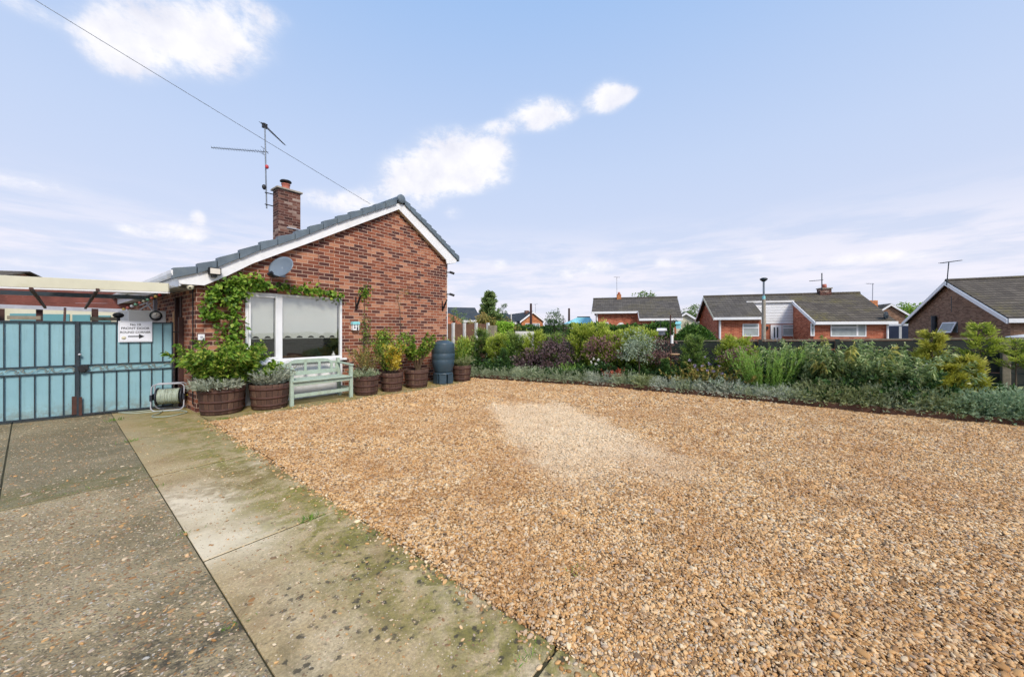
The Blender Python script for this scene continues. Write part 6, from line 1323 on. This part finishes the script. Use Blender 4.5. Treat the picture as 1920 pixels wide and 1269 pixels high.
def tilt(a, k, z): return fc.p(a, -.03-(zw1-z)*.38, z)
for (aa, bb_, zz0, zz1) in ((wa, wb_, zw1-e, zw1), (wa, wb_, zw0, zw0+e), (wa, wa+e, zw0+e, zw1-e), (wb_-e, wb_, zw0+e, zw1-e)): mb.prism([tilt(aa, 0, zz0), tilt(bb_, 0, zz0), tilt(bb_, 0, zz1), tilt(aa, 0, zz1)], -fc.b*.04)
mb.build('open_sash', M['white'], wd)
MB().prism([tilt(wa+e, 0, zw0+e), tilt(wb_-e, 0, zw0+e), tilt(wb_-e, 0, zw1-e), tilt(wa+e, 0, zw1-e)], -fc.b*.015).build('pane', M['net'], wd)
ap = fc.aof(1756); MB().tube([fc.p(ap, -.12, fc.z(ap, 0, 592)), fc.p(ap, -.12, 0)], .12, 8).build('flue_pipe', M['iron'], hcx)
a_s = fc.aof(1784); mb = MB(); fc.box(mb, a_s-.02, a_s+.03, -.012, -.001, fc.z(a_s, 0, 585), fc.z(a_s, 0, 556)); mb.build('wall_strap', M['iron'], hcx)
Zq = depth(fc.p(am, 0, 0))-.3; far_aerial('large television aerial on the apex of the brown brick gable', DP(1775, 535, Zq), DP(1779, 492, Zq), DP(1763, 493.5, Zq), DP(1803, 488, Zq-1.0), 13, 'iron', .024, .32)

# small houses further away
def simple_house(lab, px0, px1, Z, dirc, depth_, ez, rz, wallm, roofm, ridge_along=True, chimney=None):
    fr = Fr(DP(px0, 620, Z), dirc); a = fr.aof(px1); h = empty('brick_house', tuple(fr.p(0, 0, 0)), 0, lab, 'house')
    if ridge_along:
        mb = MB(); fr.box(mb, 0, a, 0, .2, 0, ez); mb.build('front_wall', M[wallm], h)
        for x in (0, a-.2): MB().prism([fr.p(x, .2, 0), fr.p(x, depth_, 0), fr.p(x, depth_, ez), fr.p(x, depth_/2, rz-.08), fr.p(x, .2, ez)], fr.a*.2).build('gable_wall', M[wallm], h)
        mb = MB(); mb.prism([fr.p(-.3, -.35, ez-.1), fr.p(-.3, depth_/2, rz), fr.p(-.3, depth_/2, rz+.09), fr.p(-.3, -.35, ez)], fr.a*(a+.6)); rr = mb.build('roof', M[roofm], h)
        mb = MB(); mb.prism([fr.p(-.3, depth_+.35, ez-.1), fr.p(-.3, depth_/2+.002, rz), fr.p(-.3, depth_/2+.002, rz+.09), fr.p(-.3, depth_+.35, ez)], fr.a*(a+.6)); mb.build('roof', M[roofm], h)
        mb = MB(); fr.box(mb, -.3, a+.3, -.39, -.352, ez-.2, ez+.01); mb.build('fascia', M['white'], h)
    else:
        m_ = a/2; MB().prism([fr.p(0, 0, 0), fr.p(a, 0, 0), fr.p(a, 0, ez), fr.p(m_, 0, rz-.05), fr.p(0, 0, ez)], fr.b*.2).build('gable_wall', M[wallm], h)
        MB().prism([fr.p(a, .2, 0), fr.p(a, depth_, 0), fr.p(a, depth_, ez), fr.p(a, .2, ez)], -fr.a*.2).build('side_wall', M['white_old'], h)
        for (x0, z0, x1, z1) in ((-.3, ez-.1, m_, rz), (m_, rz, a+.3, ez-.1)):
            MB().prism([fr.p(x0, -.2, z0), fr.p(x1, -.2, z1), fr.p(x1, -.2, z1+.1), fr.p(x0, -.2, z0+.1)], fr.b*depth_).build('roof', M[roofm], h)
            MB().prism([fr.p(x0, -.25, z0-.15), fr.p(x1, -.25, z1-.15), fr.p(x1, -.25, z1+.06), fr.p(x0, -.25, z0+.06)], fr.b*.045).build('bargeboard', M['white'], h)
    return fr, h, a
zat = lambda Z, py: H+(HY-py)/F*Z
fr, h, a = simple_house('distant dark slate roofed brick house behind the far corner of the bungalow', 800, 896, 34, (.97, .24), 8, zat(34, 600), zat(37, 576), 'brick_far', 'roof_dark')
g_ = fr.aof(860); mb = MB(); mb.prism([fr.p(g_-2.2, -1.2, 0), fr.p(g_+.2, -1.2, 0), fr.p(g_+.2, -1.2, zat(34, 599)), fr.p(g_-1.0, -1.2, zat(34, 588)), fr.p(g_-2.2, -1.2, zat(34, 599))], fr.b*1.2); mb.build('porch_gable', M['brick_far'], h)
far_window(fr, h, fr.aof(882), fr.aof(894), zat(34, 606), zat(34, 601), 0, net='glass_far')
fr, h, a = simple_house('distant dark roofed house half hidden by the pointed tree', 902, 962, 40, (.97, .24), 8, zat(40, 604), zat(43, 587), 'brick_far', 'roof_dark')
fr, h, a = simple_house('small distant orange brick gable between two utility poles', 978, 1018, 46, (.95, .30), 12, zat(46, 602), zat(46, 584.5), 'brick_orange', 'roof_dark', False)
far_window(fr, h, fr.aof(985), fr.aof(994), .9, zat(46, 606), 0, net='glass_far'); far_window(fr, h, fr.aof(998), fr.aof(1012), .9, zat(46, 606), 0, net='glass_far', split=fr.aof(1005))
mb = MB(); q = fr.aof(994); fr.box(mb, q-.25, q+.25, 1, 1.5, zat(46, 592), zat(46, 581)); mb.build('chimney', M['chim_brick'], h)
far_aerial('tiny distant television aerial above the orange brick gable', DP(1004, 586, 47), DP(1004, 570, 47), DP(1000, 571, 47), DP(1008, 570, 47), 4, 'beam', .03, .3)
fr, h, a = simple_house('small brown brick gable with white bargeboards between the red house and the right bungalow', 1640, 1698, 40, (.93, -.36), 10, zat(39, 590), zat(39, 570), 'brick_brown', 'roof_moss', False)
mb = MB(); q0_, q1_ = DP(1631, 620, 37), DP(1646, 620, 37); q0_.z = q1_.z = 2.5; mb.prism([q0_, q1_, q1_+Vector((0, 0, zat(37, 563)-2.5)), q0_+Vector((0, 0, zat(37, 563)-2.5))], FW*.7); mb.build('chimney', M['brick_orange'], h)
far_aerial('thin television aerial between the red house and the small brown gable', DP(1636, 565, 37), DP(1636.5, 531, 37), DP(1624, 531.5, 37), DP(1638, 532, 37), 5, 'beam', .035, .3)
# garage between
g0, g1 = DP(1664, 620, 30), DP(1712, 620, 29); g0.z = g1.z = 0; gg = empty('garage', tuple(g0), 0, 'flat roofed garage with navy door left of the brown brick gable', 'garage')
MB().prism([g0+Vector((0, 0, zat(30, 611))), g1+Vector((0, 0, zat(30, 611))), g1+Vector((0, 0, zat(30, 607.5))), g0+Vector((0, 0, zat(30, 607.5)))], FW*5).build('fascia', M['white'], gg)
MB().prism([g0, g1, g1+Vector((0, 0, zat(30, 611)-.005)), g0+Vector((0, 0, zat(30, 611)-.005))], FW*4.8).build('door', M['garage'], gg)
g2_ = DP(1688, 620, 29.3); g2_.z = 0; MB().box(g2_.x-.07, g2_.x+.07, g2_.y-.07, g2_.y+.07, 0, zat(29, 612)).build('post', M['concrete_white'], gg)
# pale gabled roof behind house A
fr, h, a = simple_house('low cream walled building with sloping roof behind the round bush', 1262, 1310, 36, (.95, -.30), 8, zat(35, 603), zat(35, 586), 'cream', 'roof_dark', False)
# conservatory with light blue roof
c0, c1 = DP(1066, 620, 31), DP(1114, 620, 30.4); c0.z = c1.z = 0; cs_ = empty('conservatory', tuple(c0), 0, 'white conservatory with pale blue sloping roof left of the brick house', 'conservatory')
ze_, zr_ = zat(31, 607), zat(31, 594); d = (c1-c0).normalized(); nb3 = FW
MB().prism([c0, c1, c1+Vector((0, 0, ze_)), c0+Vector((0, 0, ze_))], FW*3).build('wall', M['white'], cs_)
mb = MB(); a_, b_ = c0-d*.1+Vector((0, 0, ze_+.01)), c1+Vector((0, 0, ze_+.01)); mb.raw([a_, b_, b_+FW*3.2, a_+FW*3.2, c0+d*1.0+FW*1.6+Vector((0, 0, zr_)), c1+FW*1.6+Vector((0, 0, zr_))], [(0, 1, 5, 4), (1, 2, 5), (2, 3, 4, 5), (3, 0, 4), (3, 2, 1, 0)]); mb.build('roof', M['skyblue'] if 'skyblue' in M else M['aqua'], cs_)
MB().tube([c0+d*1.0+FW*1.6+Vector((0, 0, zr_+.03)), c1+FW*1.6+Vector((0, 0, zr_+.03))], .05, 6).build('ridge', M['iron'], cs_)
# utility poles
for (px, top, Z, lab) in ((995.5, 569, 30, 'dark wooden utility pole in front of the orange brick gable'), (1067, 578, 34, 'utility pole at the left end of the conservatory'), (958.5, 588, 38, 'thin pale pole beside the dark roofed distant house')):
    p = DP(px, 620, Z); p.z = 0; tag(MB().tube([p, p+Vector((0, 0, zat(Z, top)))], [.13, .09] if px != 958.5 else .06, 8).build('utility_pole', M['darkwood'] if px != 958.5 else M['concrete_white']), lab, 'utility pole')
# mossy roof seen above the carport at the left
fr, h, a = simple_house('mossy tiled neighbouring roof above the carport at the left edge', -260, -82, 20, (.97, .2), 7, zat(20, 530), zat(22, 500), 'brick', 'roof_moss')
# trees beyond
def dtree(px, Z, top, rpx, lab, mat, trunk=.25, ncl=46, nper=60, name='tree', cr=None, ll=None, zs=1.0):
    p = DP(px, 620, Z); p.z = 0; h_ = zat(Z, top); r_ = rpx/F*Z; tree(name, p, lab, mat, R, h_, r_, trunk, ncl, nper, cr or r_*.38, ll or r_*.13, .6, tr=.09)
p = DP(918, 620, 21); p.z = 0; conifer('pointed_tree', p, 'tall pointed pale green tree beyond the far corner of the bungalow', 'birch', R, zat(21, 551), 1.05, 110, 34, .12, .45, cat='tree', up=.35, top=.10, tr=.05)
dtree(905, 20, 588, 26, 'spreading olive-green bush under the pointed tree', 'autumn', .1, 40, 60); dtree(944, 21, 592, 22, 'yellowish bushy tree right of the pointed tree', 'autumn', .1, 36, 60)
dtree(943, 32, 566, 11, 'small dark green tree behind the pointed tree', 'deepgreen', .2); dtree(1040, 25, 586, 18, 'rounded dark green tree left of the conservatory', 'deepgreen', .1, 50, 70); dtree(1056, 26, 592, 9, 'small dark bush between the round tree and the conservatory', 'purple', .05, 24, 50)
dtree(868, 26, 588, 12, 'low dark bush in front of the slate roofed house', 'birch', .05, 30, 50); dtree(852, 24, 576, 10, 'pale green tree top right beside the bungalow corner', 'birch', .6, 20, 50)
dtree(1216, 45, 549, 28, 'broad tree top rising behind the left brick house ridge', 'birch', .5, 40, 60); dtree(1300, 44, 577, 24, 'green tree behind the gap between the two brick houses', 'birch', .2, 46, 60); dtree(1286, 26, 597, 13, 'small green bush at the right end of the left brick house', 'birch', .05, 30, 50)
dtree(1708, 42, 567, 26, 'bright green tree behind the brown brick gable', 'vine', .4, 46, 60); dtree(1690, 44, 574, 16, 'lower part of green foliage left of the brown brick gable', 'vine', .4, 30, 60)
dtree(978, 50, 596, 14, 'distant dark shrubbery left of the orange gable', 'deepgreen', .0, 30, 40); dtree(1102, 20, 612, 10, 'small grey-green bush in front of the conservatory', 'budd', .05, 24, 40)
# white soft furnishing / small things in the hedge line
for i in range(2):
    pass
# weeds in the joints
def tuft(px, py, n, h, lab):
    p = G(px, py); o = empty('grass_tuft', tuple(p), 0, lab, 'grass tuft', 'weeds growing in the concrete joints'); P = np.array([tuple(p)])+np.stack([R.normal(size=n)*.05, R.normal(size=n)*.02, np.zeros(n)], 1)
    leaves('blades', P, R.normal(size=(n, 3))*.6+np.array([0, 0, .8]), h*(.4+.8*R.random(n)), .12, M['grass'], o, R)
tuft(587, 971, 60, .05, 'green weed tuft in the nearest cross joint of the path'); tuft(245, 828, 50, .05, 'green weed tuft in the joint between driveway and path'); tuft(216, 789, 50, .06, 'green weed tuft at the foot of the right gate leaf'); tuft(418, 787, 50, .05, 'green weed tuft in front of the nearest barrel'); tuft(985, 1232, 30, .03, 'tiny weed in the joint at the bottom of the path')

for (px, py, lab) in ((1078, 1070, 'tiny green weed alone in the middle of the near gravel'), (300, 912, 'small weed at the corner where the path joint meets the driveway'), (700, 1005, 'small weed at the gravel edge of the path'), (352, 1000, 'thin weed in the long joint beside the driveway'), (455, 1165, 'weed low in the long joint near the bottom of the photo'), (130, 925, 'weed in the cross joint of the driveway')): tuft(px, py, 26, .03, lab)
# ================================================================== GRAVEL (stuff: sheet of bedding plus loose pebbles)
poly = [(xr(-14)+.0, -14), (6.905, -14), (6.905, -4.68), (6.06, -.62), (5.63, -1.0), (3.3, -1.23), (2.4, -1.10), (1.2, -1.03), (xr(-1.02)+.02, -1.02)]
def inside(x, y):
    c = np.zeros(len(x), bool); n = len(poly)
    for i in range(n):
        x1, y1 = poly[i]; x2, y2 = poly[(i+1) % n]; cond = ((y1 > y) != (y2 > y)) & (x < (x2-x1)*(y-y1)/((y2-y1) if y2 != y1 else 1e-9)+x1); c ^= cond
    return c
RG = np.random.default_rng(77)
def scatter(n, x0, x1, y0, y1): return RG.uniform(x0, x1, n), RG.uniform(y0, y1, n)
def zdep(x, y): return (x-CAMP.x)*FW.x+(y-CAMP.y)*FW.y
def pts_zone(dens, z0, z1, size):
    area = 7.6*13.5; n = int(dens*area); x, y = scatter(n, -.5, 7.1, -13.5, 0)
    e = RG.normal(size=n)*.02; zz = zdep(x, y); lx = (x-CAMP.x)*RT.x+(y-CAMP.y)*RT.y; out_ = np.abs(lx) > zz*1.45+.3; k = inside(x+e, y+e*.7) & (zz >= z0) & (zz < z1) & (~out_ | ((lx < zz*1.45+4.0) & (RG.random(n) < .45))); x, y = x[k], y[k]; return x, y, np.full(len(x), size)
Z_ = [pts_zone(18000, .9, 2.6, .0054), pts_zone(14500, 2.6, 4.2, .0058), pts_zone(8500, 4.2, 6.5, .0072), pts_zone(3600, 6.5, 12, .0102)]
# a thin scatter kicked onto the path and driveway
n = 700; t = RG.random(n); yy = -7.6+6.8*t; xx = (-.045+.042*(yy+.66))-np.abs(RG.normal(size=n))*.06; Z_.append((xx, yy, np.full(n, .0058)))
n = 620; yy = -7.4+7*RG.random(n); xx = -3.4+3.2*RG.random(n); Z_.append((xx, yy, np.full(n, .005)))
n = 260; xx = RG.uniform(-.1, 5.6, n); yy = -1.0+np.abs(RG.normal(size=n))*.10; Z_.append((xx, yy, np.full(n, .0075)))
npeb = sum(len(z[0]) for z in Z_)
# aggregate standing proud of the washed concrete driveway, a little on the path
n = 60000; xx = RG.uniform(-4.6, -.9, n); yy = RG.uniform(-7.7, 1.15, n); zz_ = zdep(xx, yy); lx_ = (xx-CAMP.x)*RT.x+(yy-CAMP.y)*RT.y
k_ = (xx < xl(yy)-.02) & (zz_ > .9) & (np.abs(lx_) < zz_*1.45+.2) & (np.abs(yy+3.18) > .03) & (np.abs(xx+1.866) > .015); k_ &= RG.random(n) < np.where(yy > -3.2, .5, .85); Z_.append((xx[k_], yy[k_], np.full(k_.sum(), .0038)))
n = 2600; yy = RG.uniform(-7.6, -1.0, n); xx = xl(yy)+.03+RG.random(n)*.62; Z_.append((xx, yy, np.full(n, .0034)))
X = np.concatenate([z[0] for z in Z_]); Y = np.concatenate([z[1] for z in Z_]); Sz = np.concatenate([z[2] for z in Z_]); N = len(X)
on = inside(X, Y); und = .012*np.sin(X*1.9+1.3*np.sin(Y*1.1))*np.sin(Y*1.6+.5)+.008*np.sin(X*5.1+Y*2.3)*np.sin(Y*4.3-X)+.005*np.sin(X*9.7-Y*6.1)*np.sin(Y*8.3+X*3)
zz = np.where(on, -.002+RG.random(N)*.012+und, .003+0*X)
agg = np.arange(N) >= npeb; zz = np.where(agg, .0002, zz)
sc = Sz*np.exp(RG.normal(size=N)*np.where(agg, .42, .36)); S3 = np.stack([sc*(1.1+.5*RG.random(N)), sc*(.8+.3*RG.random(N)), sc*(.5+.25*RG.random(N))], 1)
S3[agg, 2] *= .45
rot = np.stack([RG.normal(size=N)*np.where(agg, .08, .35), RG.normal(size=N)*np.where(agg, .08, .35), RG.random(N)*6.283], 1)
me = bpy.data.meshes.new('gravel'); pv = np.array([(x, y, -.012) for x, y in poly]); Vv = np.concatenate([pv, np.stack([X, Y, zz], 1)])
me.vertices.add(len(Vv)); me.vertices.foreach_set('co', Vv.astype(np.float32).ravel()); k = len(poly)
me.loops.add(k); me.loops.foreach_set('vertex_index', np.arange(k, dtype=np.int32)); me.polygons.add(1); me.polygons.foreach_set('loop_start', np.array([0], dtype=np.int32))
try: me.polygons.foreach_set('loop_total', np.array([k], dtype=np.int32))
except Exception: pass
me.update(calc_edges=True)
def fattr(name, typ, arr):
    a = me.attributes.new(name, typ, 'POINT'); a.data.foreach_set('value' if typ == 'FLOAT' else 'vector', arr.astype(np.float32).ravel())
pad = lambda a: np.concatenate([np.zeros((k,)+a.shape[1:]), a])
fattr('ispeb', 'FLOAT', pad(np.ones(N))); pc_ = RG.random(N); pc_ = np.where(agg, np.choose(RG.integers(0, 5, N), [.04+0*pc_, .80+.08*pc_, .93+.06*pc_, .08+.05*pc_, .1+.3*pc_]), pc_); fattr('peb', 'FLOAT', pad(pc_)); fattr('pscale', 'FLOAT_VECTOR', pad(S3)); fattr('prot', 'FLOAT_VECTOR', pad(rot))
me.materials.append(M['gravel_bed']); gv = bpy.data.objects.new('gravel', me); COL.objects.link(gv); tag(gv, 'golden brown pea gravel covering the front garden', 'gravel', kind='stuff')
ng = bpy.data.node_groups.new('pebbles', 'GeometryNodeTree'); ng.interface.new_socket('Geometry', in_out='INPUT', socket_type='NodeSocketGeometry'); ng.interface.new_socket('Geometry', in_out='OUTPUT', socket_type='NodeSocketGeometry')
b = NB(ng); gi = b.add('NodeGroupInput'); go = b.add('NodeGroupOutput')
ico = b.add('GeometryNodeMeshIcoSphere'); ico.inputs['Radius'].default_value = 1; ico.inputs['Subdivisions'].default_value = 2
sp_ = b.add('GeometryNodeSetPosition'); nz = b.add('ShaderNodeTexNoise'); nz.inputs['Scale'].default_value = 1.3; nz.inputs['Detail'].default_value = 1
vm = b.add('ShaderNodeVectorMath', operation='SUBTRACT'); b.put(vm.inputs[0], nz.outputs['Color']); vm.inputs[1].default_value = (.5, .5, .5); vs_ = b.add('ShaderNodeVectorMath', operation='SCALE'); b.put(vs_.inputs[0], vm.outputs[0]); vs_.inputs['Scale'].default_value = .9
b.l.new(ico.outputs['Mesh'], sp_.inputs['Geometry']); b.put(sp_.inputs['Offset'], vs_.outputs[0])
sm_ = b.add('GeometryNodeSetMaterial'); sm_.inputs['Material'].default_value = M['pebble']; b.l.new(sp_.outputs[0], sm_.inputs['Geometry'])
ss = b.add('GeometryNodeSetShadeSmooth'); b.l.new(sm_.outputs[0], ss.inputs[0])
def na(nm, dt): n_ = b.add('GeometryNodeInputNamedAttribute', data_type=dt); n_.inputs['Name'].default_value = nm; return n_.outputs['Attribute']
iop = b.add('GeometryNodeInstanceOnPoints'); b.l.new(gi.outputs[0], iop.inputs['Points']); b.l.new(ss.outputs[0], iop.inputs['Instance'])
cmp_ = b.add('FunctionNodeCompare', data_type='FLOAT', operation='GREATER_THAN'); b.put(cmp_.inputs[0], na('ispeb', 'FLOAT')); cmp_.inputs[1].default_value = .5
b.put(iop.inputs['Selection'], cmp_.outputs[0]); b.put(iop.inputs['Rotation'], na('prot', 'FLOAT_VECTOR')); b.put(iop.inputs['Scale'], na('pscale', 'FLOAT_VECTOR'))
jn = b.add('GeometryNodeJoinGeometry'); b.l.new(gi.outputs[0], jn.inputs[0]); b.l.new(iop.outputs[0], jn.inputs[0]); b.l.new(jn.outputs[0], go.inputs[0])
md = gv.modifiers.new('pebbles', 'NODES'); md.node_group = ng
print('pebbles', N)
